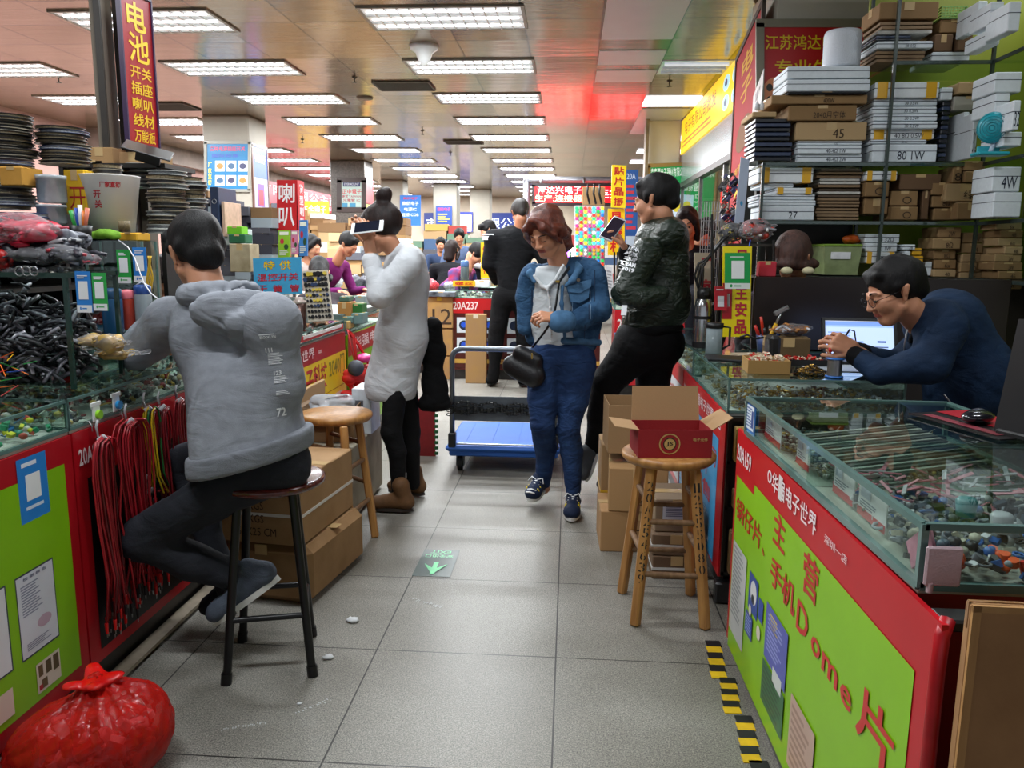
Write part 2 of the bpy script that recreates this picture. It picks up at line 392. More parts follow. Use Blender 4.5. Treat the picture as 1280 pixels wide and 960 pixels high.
# ================================================================ the hall
ZC = 3.09
def floor_material():
    mt = bpy.data.materials.new('granite_tiles'); mt.use_nodes = True; nt = mt.node_tree; N = nt.nodes; L = nt.links; b = N['Principled BSDF']
    tc = N.new('ShaderNodeTexCoord')
    n1 = N.new('ShaderNodeTexNoise'); n1.inputs['Scale'].default_value = 230; n1.inputs['Detail'].default_value = 5; n1.inputs['Roughness'].default_value = .8
    n2 = N.new('ShaderNodeTexNoise'); n2.inputs['Scale'].default_value = 1.3; n2.inputs['Detail'].default_value = 5
    n3 = N.new('ShaderNodeTexVoronoi'); n3.inputs['Scale'].default_value = 140
    for n in (n1, n2, n3): L.new(tc.outputs['Object'], n.inputs['Vector'])
    r1 = N.new('ShaderNodeValToRGB'); e = r1.color_ramp.elements; e[0].position = .36; e[0].color = lin('444442'); e[1].position = .62; e[1].color = lin('C2BDB0'); q = e.new(.5); q.color = lin('94918A')
    L.new(n1.outputs[0], r1.inputs[0])
    r2 = N.new('ShaderNodeValToRGB'); r2.color_ramp.elements[0].position = .35; r2.color_ramp.elements[0].color = (.62, .60, .56, 1); r2.color_ramp.elements[1].position = .65; r2.color_ramp.elements[1].color = (1, 1, 1, 1)
    L.new(n2.outputs[0], r2.inputs[0])
    r3 = N.new('ShaderNodeValToRGB'); r3.color_ramp.elements[0].color = (.72, .72, .72, 1); r3.color_ramp.elements[1].color = (1.0, 1.0, 1.0, 1)
    L.new(n3.outputs['Color'], r3.inputs[0])
    mx = N.new('ShaderNodeMix'); mx.data_type = 'RGBA'; mx.blend_type = 'MULTIPLY'; mx.inputs[0].default_value = 1; L.new(r1.outputs[0], mx.inputs[6]); L.new(r2.outputs[0], mx.inputs[7])
    m2 = N.new('ShaderNodeMix'); m2.data_type = 'RGBA'; m2.blend_type = 'MULTIPLY'; m2.inputs[0].default_value = .8; L.new(mx.outputs[2], m2.inputs[6]); L.new(r3.outputs[0], m2.inputs[7])
    br = N.new('ShaderNodeTexBrick'); br.offset = 0; br.inputs['Scale'].default_value = 1; br.inputs['Brick Width'].default_value = .605; br.inputs['Row Height'].default_value = .605
    br.inputs['Mortar Size'].default_value = .0028; br.inputs['Mortar Smooth'].default_value = .2
    mp = N.new('ShaderNodeMapping'); mp.inputs['Location'].default_value = (.022, .541, 0); L.new(tc.outputs['Object'], mp.inputs[0]); L.new(mp.outputs[0], br.inputs[0])
    m3 = N.new('ShaderNodeMix'); m3.data_type = 'RGBA'; L.new(br.outputs['Fac'], m3.inputs[0]); L.new(m2.outputs[2], m3.inputs[6]); m3.inputs[7].default_value = lin('2A2826')
    L.new(m3.outputs[2], b.inputs['Base Color'])
    rr = N.new('ShaderNodeMapRange'); rr.inputs['To Min'].default_value = .34; rr.inputs['To Max'].default_value = .6; L.new(n2.outputs[0], rr.inputs[0]); L.new(rr.outputs[0], b.inputs['Roughness'])
    return mt
mb = MB(); mb.box((0, 17, -.05), (40, 46, .1)); mb.obj('floor', floor_material(), loc=(0, 0, 0), kind='structure')
def ceiling_material():
    mt = bpy.data.materials.new('metal_ceiling_panels'); mt.use_nodes = True; nt = mt.node_tree; N = nt.nodes; L = nt.links; b = N['Principled BSDF']
    tc = N.new('ShaderNodeTexCoord'); mp = N.new('ShaderNodeMapping'); mp.inputs['Location'].default_value = (.40, .15, 0); L.new(tc.outputs['Object'], mp.inputs[0])
    br = N.new('ShaderNodeTexBrick'); br.offset = 0; br.inputs['Scale'].default_value = 1; br.inputs['Brick Width'].default_value = .6075; br.inputs['Row Height'].default_value = .608
    br.inputs['Mortar Size'].default_value = .008; br.inputs['Color1'].default_value = lin('A8937A'); br.inputs['Color2'].default_value = lin('8E7A60'); br.inputs['Mortar'].default_value = lin('241E1A'); L.new(mp.outputs[0], br.inputs[0])
    n2 = N.new('ShaderNodeTexNoise'); n2.inputs['Scale'].default_value = 1.1; n2.inputs['Detail'].default_value = 6; L.new(tc.outputs['Object'], n2.inputs[0])
    r2 = N.new('ShaderNodeValToRGB'); r2.color_ramp.elements[0].position = .35; r2.color_ramp.elements[0].color = (.72, .66, .58, 1); r2.color_ramp.elements[1].position = .65; r2.color_ramp.elements[1].color = (1, 1, 1, 1)
    L.new(n2.outputs[0], r2.inputs[0])
    mx = N.new('ShaderNodeMix'); mx.data_type = 'RGBA'; mx.blend_type = 'MULTIPLY'; mx.inputs[0].default_value = .8; L.new(br.outputs['Color'], mx.inputs[6]); L.new(r2.outputs[0], mx.inputs[7]); L.new(mx.outputs[2], b.inputs['Base Color'])
    b.inputs['Metallic'].default_value = .45; b.inputs['Roughness'].default_value = .17
    bp = N.new('ShaderNodeBump'); bp.inputs['Strength'].default_value = .12; bp.inputs['Distance'].default_value = .02
    n3 = N.new('ShaderNodeTexNoise'); n3.inputs['Scale'].default_value = 3.5; m3 = N.new('ShaderNodeMapping'); m3.inputs['Scale'].default_value = (.6, 3, 1); L.new(tc.outputs['Object'], m3.inputs[0]); L.new(m3.outputs[0], n3.inputs[0])
    L.new(n3.outputs[0], bp.inputs['Height'])
    vs = N.new('ShaderNodeVectorMath'); vs.operation = 'SNAP'; vs.inputs[1].default_value = (.6075, .608, 10); L.new(mp.outputs[0], vs.inputs[0]); wn = N.new('ShaderNodeTexWhiteNoise'); L.new(vs.outputs[0], wn.inputs[0])
    sb = N.new('ShaderNodeVectorMath'); sb.operation = 'SUBTRACT'; sb.inputs[1].default_value = (.5, .5, .5); L.new(wn.outputs['Color'], sb.inputs[0]); sc_ = N.new('ShaderNodeVectorMath'); sc_.operation = 'SCALE'; sc_.inputs['Scale'].default_value = .035; L.new(sb.outputs[0], sc_.inputs[0])
    ad = N.new('ShaderNodeVectorMath'); L.new(bp.outputs[0], ad.inputs[0]); L.new(sc_.outputs[0], ad.inputs[1]); L.new(ad.outputs[0], b.inputs['Normal'])
    return mt
mb = MB(); mb.box((0, 17, ZC+.05), (40, 46, .1)); mb.obj('ceiling', ceiling_material(), loc=(0, 0, 0), kind='structure')
pink = M('B58C82', .7, 0, .1, 2, kind='wall_paint')
mb = MB(); mb.box((-7.4, 17, ZC/2), (.2, 46, ZC)); mb.obj('wall_left', pink, kind='structure')
mb = MB(); mb.box((0, 28, ZC/2), (40, .2, ZC)); mb.obj('wall_far', M('C8B9A4', .7, 0, .1, 2, kind='wall_paint'), kind='structure')
mb = MB(); mb.box((9.5, 17, ZC/2), (.2, 46, ZC)); mb.obj('wall_right', M('BDBDB8', .7, 0, .1, 2, kind='wall_paint'), kind='structure')

# recessed louvre lamps: tray, reflector strips, tubes
TUBE = M('F4F6FF', .4, 0, 0, 5, emit=7, kind='lit_tube'); LOUV = M('E6E6E2', .25, .5, .03, 9, emit=0, kind='louvre')
def make_lamp(w=1.19, d=.58, label='x'):
    t = thing('ceiling_lamp', label, 'ceiling lamp', (0, -5, ZC))
    mb = MB(); mb.box((0, 0, -.004), (w+.03, d+.03, .006)); mb.obj('back_tray', M('F2F4F6', .35, .3, .02, 5, emit=.28, kind='lamp_tray'), t)
    mb = MB()
    for sx, sy, a, b in ((0, -1, w+.05, .025), (0, 1, w+.05, .025), (-1, 0, .025, d), (1, 0, .025, d)): mb.box((sx*(w/2+.012), sy*(d/2+.012), -.006), (a, b, .014))
    mb.obj('rim', M('8F8A80', .4, .5, .05, 9, kind='lamp_rim'), t)
    for k in (-1, 0, 1):
        mb = MB(); mb.cyl((-w/2+.03, k*d/3, -.008), (w/2-.03, k*d/3, -.008), .008, n=8); mb.obj('tube', TUBE, t)
    mb = MB()
    for i in range(1, 13): mb.box((-w/2+w*i/13, 0, -.012), (.008, d, .012))
    for i in range(1, 3): mb.box((0, -d/2+d*i/3, -.012), (w, .010, .012))
    mb.obj('louvre', LOUV, t)
    return t
def lamp_light(x, y, sx=1.1, sy=.5, p=None, z=ZC-.019):
    ld = bpy.data.lights.new('lamp_glow', 'AREA'); ld.shape = 'RECTANGLE'; ld.size = sx; ld.size_y = .035; ld.energy = p or LAMP_W; ld.color = (.93, .97, 1.0)
    o = bpy.data.objects.new('lamp_glow', ld); COL.objects.link(o); o.location = (x, y, z)
    return o
lamp0 = make_lamp()
rows = [(-.995, 'over the aisle'), (-3.36, 'in the row left of aisle'), (-5.78, 'in the row by the left pillars')]
first = True
for x0, where in rows:
    for j in range(-1, 13):
        y = 6.46+1.655*j
        if x0 < -1 and j > 13: continue
        if y > 33: continue
        if x0 < -3 and y < 5: continue
        lab = 'bright louvred ceiling lamp '+where+(', '+(ORD[j+1]+' along' if j >= 0 else 'first'))
        if first: o = lamp0; o.location = (x0, y, ZC); o['label'] = lab; o['group'] = 'louvred ceiling lamps'; first = False
        else: o = dup(lamp0, (x0, y, ZC), label=lab, group='louvred ceiling lamps')
        if j % 2 == 0 or y < 9:
            l = lamp_light(x0, y, p=LAMP_W*(1 if y < 9 else 1.15)); l.parent = o; l.location = (0, 0, -.019)
lamp_light(-.995, 2.9, p=LAMP_W); lamp_light(-.995, 1.1, p=LAMP_W*.9); lamp_light(-3.55, 2.2, p=LAMP_W); lamp_light(1.9, 2.0, p=LAMP_W*.55); lamp_light(2.6, 4.2, p=LAMP_W*.25)
for y in (7.9, 9.6): lamp_light(2.9, y, p=LAMP_W*.6)
# ================================================================ stalls: counters with glass cases
GL = glassmat(); GLT = glassmat((.80, .88, .86), .03, .2)
def counter(label, P, z0, z1, zb, body='8E1B1E', plinth=.09, div=(), faces=(0,), inset=.02, group=None, cat='display counter', lining='B9BDB4', thin=.008):
    """P: the footprint, four world corners in order; glass case from z0 to z1, cabinet below down to zb"""
    P = [np.array([p[0], p[1], 0.]) for p in P]; c = sum(P)/4
    t = thing('display_counter', label, cat, (c[0], c[1], 0), 0, group)
    L = [p-c for p in P]; up = lambda q, z: np.array([q[0], q[1], z])
    ins = [q*(1-inset) for q in L]
    mb = MB(); mb.prism([up(q, plinth) for q in ins], (0, 0, z0-.012-plinth)); mb.obj('cabinet', M(body, .35, 0, .08, 5, kind='laminate'), t)
    mb = MB(); mb.prism([up(q*.93, 0) for q in L], (0, 0, plinth)); mb.obj('plinth', M('3C3B3A', .35, .6, .15, 9, kind='kickboard'), t)
    mb = MB(); mb.prism([up(q, z0-.012) for q in L], (0, 0, .012)); mb.obj('case_floor', M(lining, .5, 0, .08, 12, kind='case_lining'), t)
    mb = MB(); mb.prism([up(q, z1-.008) for q in L], (0, 0, .008)); mb.obj('glass_top', GL, t)
    for i in range(4):
        a, b = L[i], L[(i+1) % 4]; d = nrm(b-a); n = np.array([-d[1], d[0], 0])*.006
        mb = MB(); mb.prism([up(a, z0), up(b, z0), up(b, z1-.008), up(a, z1-.008)], n); mb.obj('glass_panel', GL, t)
    mb = MB(); w = thin
    for i in range(4):
        a, b = L[i], L[(i+1) % 4]; d = nrm(b-a); l = np.linalg.norm(b-a); R = rotm(0, 0, math.atan2(d[1], d[0]))
        mb.box(up((a+b)/2, z1-.004), (l, w, w), R); mb.box(up((a+b)/2, z0+.002), (l, w, w*1.2), R); mb.box(up(a, (z0+z1)/2), (w, w, z1-z0), R)
    mb.obj('edge_frame', EDGE, t)
    for f in div:
        a = L[0]+(L[3]-L[0])*f; b = L[1]+(L[2]-L[1])*f
        mb = MB(); mb.prism([up(a, z0), up(b, z0), up(b, z1), up(a, z1)], (0, .006, 0)); mb.prism([up(a, z1-.002), up(b, z1-.002), up(b, z1+.005), up(a, z1+.005)], (0, .008, 0)); mb.obj('divider', GLT, t)
    t['_'] = 0; del t['_']
    return t
def scatter(name, label, cat, x0, x1, y0, y1, z, n, cols, size=(.01, .03), seed=1, shapes='bct', flat=.6, hz=.02, rough=.4, metal=0, kind='stuff', skew=None):
    """a loose litter of small parts nobody could count"""
    r = random.Random(seed); mb = MB(); mats = [M(c, rough, metal, .15, 40, kind='component') for c in cols]
    for i in range(n):
        u, v_ = r.random(), r.random(); p = np.array([x0+(x1-x0)*u+(skew(v_) if skew else 0), y0+(y1-y0)*v_, z+hz*r.random()]); s = r.uniform(*size); k = r.choice(shapes); m_ = r.randrange(len(cols))
        R = rotm(r.uniform(-.5, .5), r.uniform(-.5, .5), r.uniform(0, 6.3)); p[2] += s*flat*.4
        if k == 'b': mb.box(p, (s, s*r.uniform(.4, .9), s*flat*r.uniform(.5, 1)), R, mat=m_)
        elif k == 's': mb.box(p, (s*2.6, s*.35, .003), R, mat=m_)
        elif k == 'p': mb.box(p, (s*3, s*.12, s*.12), R, mat=m_)
        elif k == 'c': mb.cyl(p-R[:, 2]*s*.3, p+R[:, 2]*s*.3, s*.4, n=8, mat=m_)
        elif k == 'd': mb.ell(p, (s*.5, s*.5, s*.4), R, 8, 5, m_)
        elif k == 't':
            a = [p+R @ (np.array([math.cos(q), math.sin(q), 0])*s*.5) for q in np.linspace(0, 6.28, 8, endpoint=False)]; mb.tube(a, s*.14, 5, m_, closed=True)
    return mb.obj(name, mats, label=label, cat=cat, kind=kind)
def carton(label, c, d, rz=0, col='B08E63', col2='A27F55', tape='C4A676', group=None, name='cardboard_box', cat='box', txt=None, tc='3A2A1C', strap=None, tf=-1, ylw=(), bev=.004, lid=None, parent=None):
    """closed box: seam and tape on top, marks on the side facing the aisle (tf=-1: the -y side)"""
    mb = MB(); w, l, h = d; mats = [CARD(col, col2) if name != 'foam_box' else M(col, .7, 0, .04, 60, bump=.12, kind='white_foam'), M(tape, .25, 0, .05, 9, kind='parcel_tape'), M(tc, .8, 0, 0, 9, kind='ink')]
    mb.box((0, 0, h/2), (w, l, h), b=bev)
    if name != 'foam_box':
        mb.box((0, 0, h+.0005), (w*.995, .004, .0015), mat=2); mb.box((0, 0, h+.001), (w*1.001, min(.05, l*.3), .0012), mat=1)
        mb.box((0, -l/2-.0005, h-.02 if h > .08 else h*.9), (min(.05, w*.3), .0012, .04 if h > .08 else h*.2), mat=1); mb.box((-w/2-.0005, 0, h-.02 if h > .08 else h*.9), (.0012, min(.05, l*.3), .04 if h > .08 else h*.2), mat=1)
    else:
        mb.box((0, 0, h*.62), (w+.002, l+.002, .003), mat=2 if tc != '3A2A1C' else 0)
        if lid: mb.box((0, 0, h*.86), (w+.012, l+.012, h*.28), b=.004)
    if ylw:
        mats.append(M('E0A91E', .3, 0, .05, 9, kind='yellow_tape'))
        for (fx, fw) in ylw: mb.box((-w/2+w*fx, 0, h/2), (w*fw, l+.003, h+.003), mat=3)
    if strap:
        mats.append(M(strap, .3, 0, .05, 9, kind='strap')); k = len(mats)-1
        mb.box((0, 0, h*.45), (w+.003, l+.003, .012), mat=k)
    if txt:
        T = np.eye(4); fx = w*.16
        if tf == -1: T[:3, 0] = (1, 0, 0); T[:3, 1] = (0, 0, 1); T[:3, 2] = (0, -1, 0); T[:3, 3] = (-w/2, -l/2-.001, 0); W = w
        else: T[:3, 0] = (0, -1, 0); T[:3, 1] = (0, 0, 1); T[:3, 2] = (-1, 0, 0); T[:3, 3] = (-w/2-.001, l/2, 0); W = l
        mb.T = T; lines = txt if isinstance(txt, (list, tuple)) else [txt]; n = len(lines)
        for i, s_ in enumerate(lines):
            th = h*.8/n*.62; tw = min(W*.75, th*.62*max(2, len(s_))); mb.text(s_, W*.5-tw/2+(W*.1 if n == 1 else 0), h*.12+h*.8*(n-1-i)/n, tw, th, 2, .001, bold=.0)
        mb.T = None
    return mb.obj(name, mats, loc=c, rz=rz, parent=parent, label=label, cat=None if parent else cat, group=group)
def rect(x0, y0, x1, y1, Y, D):
    """pixel rectangle on the plane y=Y -> bottom centre and size of a box D deep behind it"""
    a = AY(x0, y1, Y); b = AY(x1, y0, Y); return ((a[0]+b[0])/2, Y+D/2, min(a[2], b[2])), (b[0]-a[0], D, b[2]-a[2])

# ---- left row, fronts along x = -1.40
cA = counter('glass-topped counter with lime green and red front beside the red plastic bag', [(-1.40, .95), (-1.40, 2.10), (-2.0, 2.10), (-2.0, .95)], .828, .915, 0, '8E1B1E', .085)
cB = counter('glass-topped counter with dark front behind the hanging red wire bundles', [(-1.40, 2.105), (-1.40, 3.05), (-2.0, 3.05), (-2.0, 2.105)], .828, .915, 0, '7A1416', .10)
cC = counter('glass-topped counter hidden behind the hooded person and cartons', [(-1.40, 3.055), (-1.40, 3.93), (-2.0, 3.93), (-2.0, 3.055)], .828, .905, 0, '7A1416', .10)
cD = counter('glass-topped counter with yellow and red printed front near red tote bag', [(-1.40, 3.94), (-1.40, 4.88), (-2.0, 4.88), (-2.0, 3.94)], .838, .90, 0, '8E1B1E', .10)
GRN = '86C012'; RED = 'B3121F'
s = sign('printed_panel', None, None, (-1.393, .95, .815), (-1.393, 2.10, .815), (-1.393, .95, .09), RED, [
    ('r', 0, .1, .965, .83, GRN), ('r', .80, .02, .10, .235, '2C86D8'), ('r', .825, .085, .05, .095, 'F2F4F6'), ('l', .815, .03, .07, .03, 'E8F0FF', 1), ('r', .82, .20, .06, .012, 'D8E8FA'),
    ('r', .76, .43, .132, .315, '3A3F52'), ('r', .763, .436, .126, .303, 'D8DCE6'), ('l', .775, .47, .08, .12, '8A90A6', 12), ('t', .785, .445, .08, .012, '5A6078', '检 测 报 告'), ('e', .82, .62, .05, .045, 'C2A7B8'), ('l', .78, .69, .09, .03, '8A90A6', 4),
    ('r', .60, .43, .13, .315, '3A3F52'), ('r', .604, .436, .122, .303, 'E2E4EA'), ('l', .62, .47, .08, .14, '8A90A6', 12),
    ('r', .80, .79, .085, .115, 'DCCFC0'), ('r', .807, .80, .016, .045, '6B5334'), ('r', .833, .80, .02, .05, '5A4A30'), ('r', .86, .80, .02, .06, '5A4A30'), ('r', .815, .86, .02, .035, '6B5334'), ('r', .805, .875, .012, .02, 'B02030'),
    ('r', .60, .8, .12, .1, 'DCCFC0'), ('T', .55, .13, .14, .10, 'F5F5F5', '乙'), ('r', .60, .26, .11, .03, 'E8E8EA'), ('r', .605, .268, .10, .014, RED)], thick=.008, parent=cA)
s = sign('printed_panel', None, None, (-1.393, 2.108, .815), (-1.393, 3.05, .815), (-1.393, 2.108, .10), RED, [
    ('r', .055, .20, .90, .75, '0C0C0E'), ('T', .02, .07, .09, .07, 'F0E0E0', '20A2'), ('T', .125, .07, .03, .06, 'F0E0E0', '7')], thick=.008, parent=cB)
s = sign('printed_panel', None, None, (-1.393, 3.94, .826), (-1.393, 4.88, .826), (-1.393, 3.94, .12), 'A81620', [
    ('t', .02, .03, .33, .09, 'F2D9D9', '子世界'), ('t', .42, .07, .06, .03, 'F2D9D9', '深圳'), ('r', 0, .155, 1, .29, 'E9C916'), ('T', .065, .185, .52, .20, '3A1410', '电子科技'), ('t', .06, .18, .52, .20, 'C2182A', '电子科技'),
    ('t', .62, .17, .34, .17, '7C7A2A', '2040门'), ('r', 0, .45, 1, .27, 'F0D426'), ('T', .05, .48, .3, .2, '26221A', '直销'), ('r', .4, .49, .5, .16, 'E8E6DC')], thick=.008, parent=cD)
mb = MB(); mb.box((-1.385, 4.42, .868), (.006, .78, .03), mat=0); mb.box((-1.383, 4.42, .875), (.004, .7, .018), mat=1); mb.obj('price_strip', [M('B3222A', .4, kind='print'), M('E8E4E0', .4, kind='print')], cD, world=True)
mb = MB(); mb.box((-1.37, 1.5, .045), (.03, 1.15, .085)); mb.obj('kick_rail', M('8E8D8A', .3, .8, .1, 9, kind='brushed_steel'), cA, world=True)
mb = MB(); mb.box((-1.385, 2.6, .02), (.05, .95, .012)); mb.obj('floor_trim', M('9C8F7C', .6, kind='worn_wood'), cB, world=True)
# next stall beyond: green front, set a little back
cE = counter('low glass counter with lime front behind the red tote bag', [(-1.42, 5.0), (-1.42, 6.2), (-2.0, 6.2), (-2.0, 5.0)], .80, .88, 0, '6FA51A', .1)
sign('printed_panel', None, None, (-1.41, 5.0, .79), (-1.41, 6.2, .79), (-1.41, 5.0, .1), '7DB81C', [('r', 0, 0, 1, .2, 'A81620'), ('t', .1, .04, .7, .12, 'F2D9D9', '华强电子'), ('r', .05, .3, .25, .2, 'E8E4DC')], thick=.008, parent=cE)

# ---- right row
EP = [(.592, 1.31), (1.20, 1.31), (1.135, 2.44), (.552, 2.46)]
c159 = counter('large glass case counter with lime green front full of small switches', EP, .79, .90, 0, '8E1B1E', .06, div=(.5,), lining='A9AC9E', thin=.012)
sg = sign('printed_panel', None, None, (.553, 2.58, .775), (.583, 1.20, .775), (.553, 2.58, .055), 'C4101E', [
    ('r', .02, .16, .93, .86, '8CC70B'), ('T', .012, .06, .13, .075, 'F0E4E4', '20A159'), ('r', .02, .155, .16, .05, 'C4101E'),
    ('e', .275, .04, .03, .05, 'F4E6E6'), ('e', .281, .048, .018, .034, 'C4101E'), ('t', .31, .03, .27, .075, 'F4E6E6', '华强电子世界'), ('t', .62, .06, .10, .028, 'F0D0D0', '深圳一店'), ('r', .355, .02, .025, .09, 'E6E2DC'),
    ('T', .34, .16, .08, .125, 'C21A1A', '主'), ('T', .53, .175, .08, .14, 'C21A1A', '营'), ('T', .035, .29, .225, .10, 'C21A1A', '锅仔片'), ('t', .27, .36, .02, .03, 'C21A1A', '、'),
    ('T', .34, .335, .16, .115, 'C21A1A', '手机'), ('T', .515, .36, .062, .105, 'D02020', 'D'), ('T', .597, .405, .045, .06, 'D02020', 'o'), ('T', .652, .41, .07, .06, 'D02020', 'm'), ('T', .735, .415, .045, .06, 'D02020', 'e'), ('T', .80, .34, .12, .155, 'D02020', '片'),
    ('r', .03, .50, .13, .42, 'C9CBC9'), ('l', .04, .51, .10, .33, '8F9498', 16), ('r', .19, .52, .075, .16, '2C4E9E'), ('e', .205, .54, .05, .10, 'E4E4E4'), ('e', .215, .60, .025, .04, '28303C'), ('r', .275, .565, .035, .09, '2B4BA8'),
    ('r', .175, .70, .06, .10, '26409A'), ('l', .18, .71, .05, .08, '8FA2DE', 6), ('e', .20, .655, .022, .05, 'E0D6C6'), ('e', .27, .68, .03, .06, 'E0D6C6'), ('r', .335, .53, .145, .22, '5A62B8'), ('l', .35, .56, .11, .15, '9AA2E0', 9), ('l', .36, .55, .06, .06, 'E0C860', 4),
    ('r', .33, .765, .15, .17, '2E6E44'), ('l', .34, .78, .13, .14, '1E4A30', 7), ('r', .40, .73, .06, .06, 'D8DCD8'), ('r', .52, .70, .13, .26, 'C8A898'), ('l', .53, .72, .11, .22, 'A88474', 8), ('e', .69, .78, .10, .16, '35412C'), ('e', .71, .81, .06, .10, '8A9A50'), ('e', .82, .80, .09, .12, 'D8D4C0')], thick=.01, parent=c159)
mb = MB(); mb.tube([(.583, 1.20, .06), (.583, 1.20, .70), (.587, 1.205, .755), (.60, 1.22, .775)], .012, 8); mb.obj('panel_edge', M('B0101C', .35, kind='laminate'), c159, world=True)
mb = MB(); mb.box((.60, 1.9, .03), (.05, 1.3, .05)); mb.obj('kick_rail', M('6A6866', .35, .8, .15, 9, kind='brushed_steel'), c159, world=True)
mb = MB()
for i, (y, l, dx) in enumerate([(2.52, .25, 0), (2.30, .2, .004), (2.08, .22, .01), (1.86, .24, .006), (1.62, .22, .01)]):
    R = rotm(0, 0, .03)
    for k in range(6): mb.box((.50+dx+.004*k, y-l/2+l*(k+.5)/6, .0015), (.05, l/6+.001, .002), R, mat=k % 2)
mb.obj('hazard_tape', [M('E2B81A', .5, .0, .15, 20, kind='tape'), M('17171A', .5, kind='tape')], label='yellow and black hazard tape stuck to floor under lime green counter', cat='floor tape')
# glass case decorations of counter 159
mb = MB(); mb.box((.618, 1.289, .835), (.058, .008, .068), b=.003); mb.cyl((.60, 1.289, .806), (.60, 1.289, .79), .006, n=8); mb.obj('sticker_case', M('C9AEB4', .5, 0, .06, 40, bump=.3, bscale=300, kind='pink_plastic'), label='pale pink square plastic case taped to near corner of glass counter', cat='plastic case')
SK = lambda v: -.04*v
sc_ = lambda *a, **k: scatter(*a, **k)
sc_('small_parts', 'rows of tiny dark tact switches and springs in the far glass case', 'components', .625, 1.12, 1.92, 2.42, .795, 1500, ['8F8F80', '55584C', 'B9B8A6', '2E3230', '777C6E', 'A08A3A'], (.006, .016), 3, 'bpd', hz=.018, skew=SK, metal=.3)
mb = MB(); mats = [M('BDBEB2', .6, kind='strip'), M('7A7C74', .4, .3, .2, 60, kind='strip')]
for i in range(15):
    y = 1.95+.03*i; mb.box((.86-.02*i/15, y, .822), (.46, .012, .006), rotm(0, 0, .45), mat=i % 2)
mb.obj('component_strips', mats, label='slanting pale strips of small switches laid in far glass case', cat='components', kind='stuff')
sc_('pink_strips', 'heap of pale pink plastic strips in middle of near glass case', 'components', .62, 1.05, 1.62, 1.88, .80, 110, ['D88A96', 'E0A0AA', 'C8C8CC', 'D07F8C'], (.012, .026), 5, 's', hz=.045)
sc_('plastic_caps', 'mixed grey, blue and orange plastic caps in near glass case', 'components', .615, 1.17, 1.33, 1.75, .80, 620, ['8D949C', '5B6068', '30343A', 'C8CACC', '4A5866', '2E62A8', 'B8B4A0', '24262A'], (.012, .028), 6, 'cdtb', hz=.022)
sc_('orange_caps', 'bright red and orange plastic caps near the counter corner', 'components', .63, .80, 1.32, 1.40, .80, 26, ['D6421E', 'C92F2A', 'E05A28', '2E62A8', 'D8D2A0'], (.016, .026), 8, 'cd', hz=.025)
sc_('black_caps', 'heap of black plastic keys in near glass case by laptop', 'components', .88, 1.17, 1.34, 1.66, .80, 260, ['14171B', '23282E', '0C0E10', '2A3A48'], (.016, .032), 9, 'cb', hz=.035)
for (x, y, c, lab) in ((.985, 1.55, '2FA83A', 'bright green round plastic cap among black parts'), (.78, 1.56, '2E8C8C', 'teal plastic cap dome among grey parts in case'), (.80, 1.47, 'C6CACE', 'pale grey ribbed plastic knob lying in near glass case')):
    mb = MB(); mb.lathe([(.017, 0), (.018, .012), (.02, .03), (.015, .036), (.008, .037)], n=18); mb.obj('plastic_dome', M(c, .3, kind='cap'), loc=(x, y, .835), label=lab, cat='cap')
for i, (x, y, l) in enumerate([(.573, 2.28, .16), (.585, 2.02, .10), (.60, 1.76, .12), (.603, 1.60, .14)]):
    sign('label_card', ('small white label card leaning inside the glass case, '+['beside the blue notice', 'second along', 'by the divider', 'above the pink strip'][i]), 'card', (x+.012, y+l/2, .87), (x+.016, y-l/2, .87), (x+.012, y+l/2, .80), 'E8EAEA', [('r', 0, .75, 1, .25, 'C03038'), ('r', .1, .1, .35, .3, 'B8C4D4'), ('l', .1, .45, .7, .25, '77808C', 3)], thick=.002)
mb = MB(); mb.box((.612, 1.36, .842), (.005, .05, .10), rotm(.9, 0, 0), b=.001); mb.obj('pink_bar', M('DE8FA6', .5, kind='pink_plastic'), label='flat pink plastic bar leaning inside near corner of glass case', cat='strip')
sign('notice_sticker', 'small blue and white notice card taped to far end of glass case', 'sticker', (.550, 2.475, .90), (.556, 2.37, .90), (.550, 2.475, .795), '3C7AC8', [('r', .08, .18, .84, .7, 'E6ECF4'), ('l', .15, .22, .6, .6, '5A78A8', 7), ('r', .68, .3, .2, .5, '2A4E90')], thick=.002)

# stall 160
FP = [(.60, 2.99), (1.235, 2.99), (1.235, 3.86), (.60, 3.86)]
c160 = counter('glass case counter with red and blue front beside the stool of the red box', FP, .745, .875, 0, '4A3A2C', .1, lining='C9CCC6')
c160b = counter('far narrow part of the glass case counter behind the leaning man', [(.60, 3.865), (.90, 3.865), (.90, 4.95), (.60, 4.95)], .745, .875, 0, '4A3A2C', .1, lining='C9CCC6')
sign('printed_panel', None, None, (.592, 4.10, .738), (.592, 2.98, .738), (.592, 4.10, .10), 'C4141F', [
    ('r', 0, .19, .90, .79, '3FA0D8'), ('T', .02, .09, .15, .085, 'F2DADA', '20A160'), ('r', .0, .18, .20, .05, 'C4141F'), ('t', .33, .045, .60, .085, 'F2E4E4', '华强电子世界二店'), ('e', .25, .05, .035, .08, 'F2E4E4'),
    ('T', .05, .27, .82, .12, 'C61E34', '深圳电子有限公司'), ('t', .1, .45, .6, .06, 'D83048', '0755-83201'), ('T', .05, .55, .75, .11, 'C61E34', '批发零售'), ('t', .05, .72, .7, .05, 'E6E9F0', '连接器 开关 端子'), ('t', .05, .80, .6, .05, 'C61E34', '接插件'), ('r', .1, .88, .7, .03, 'E6E9F0')], thick=.01, parent=c160)
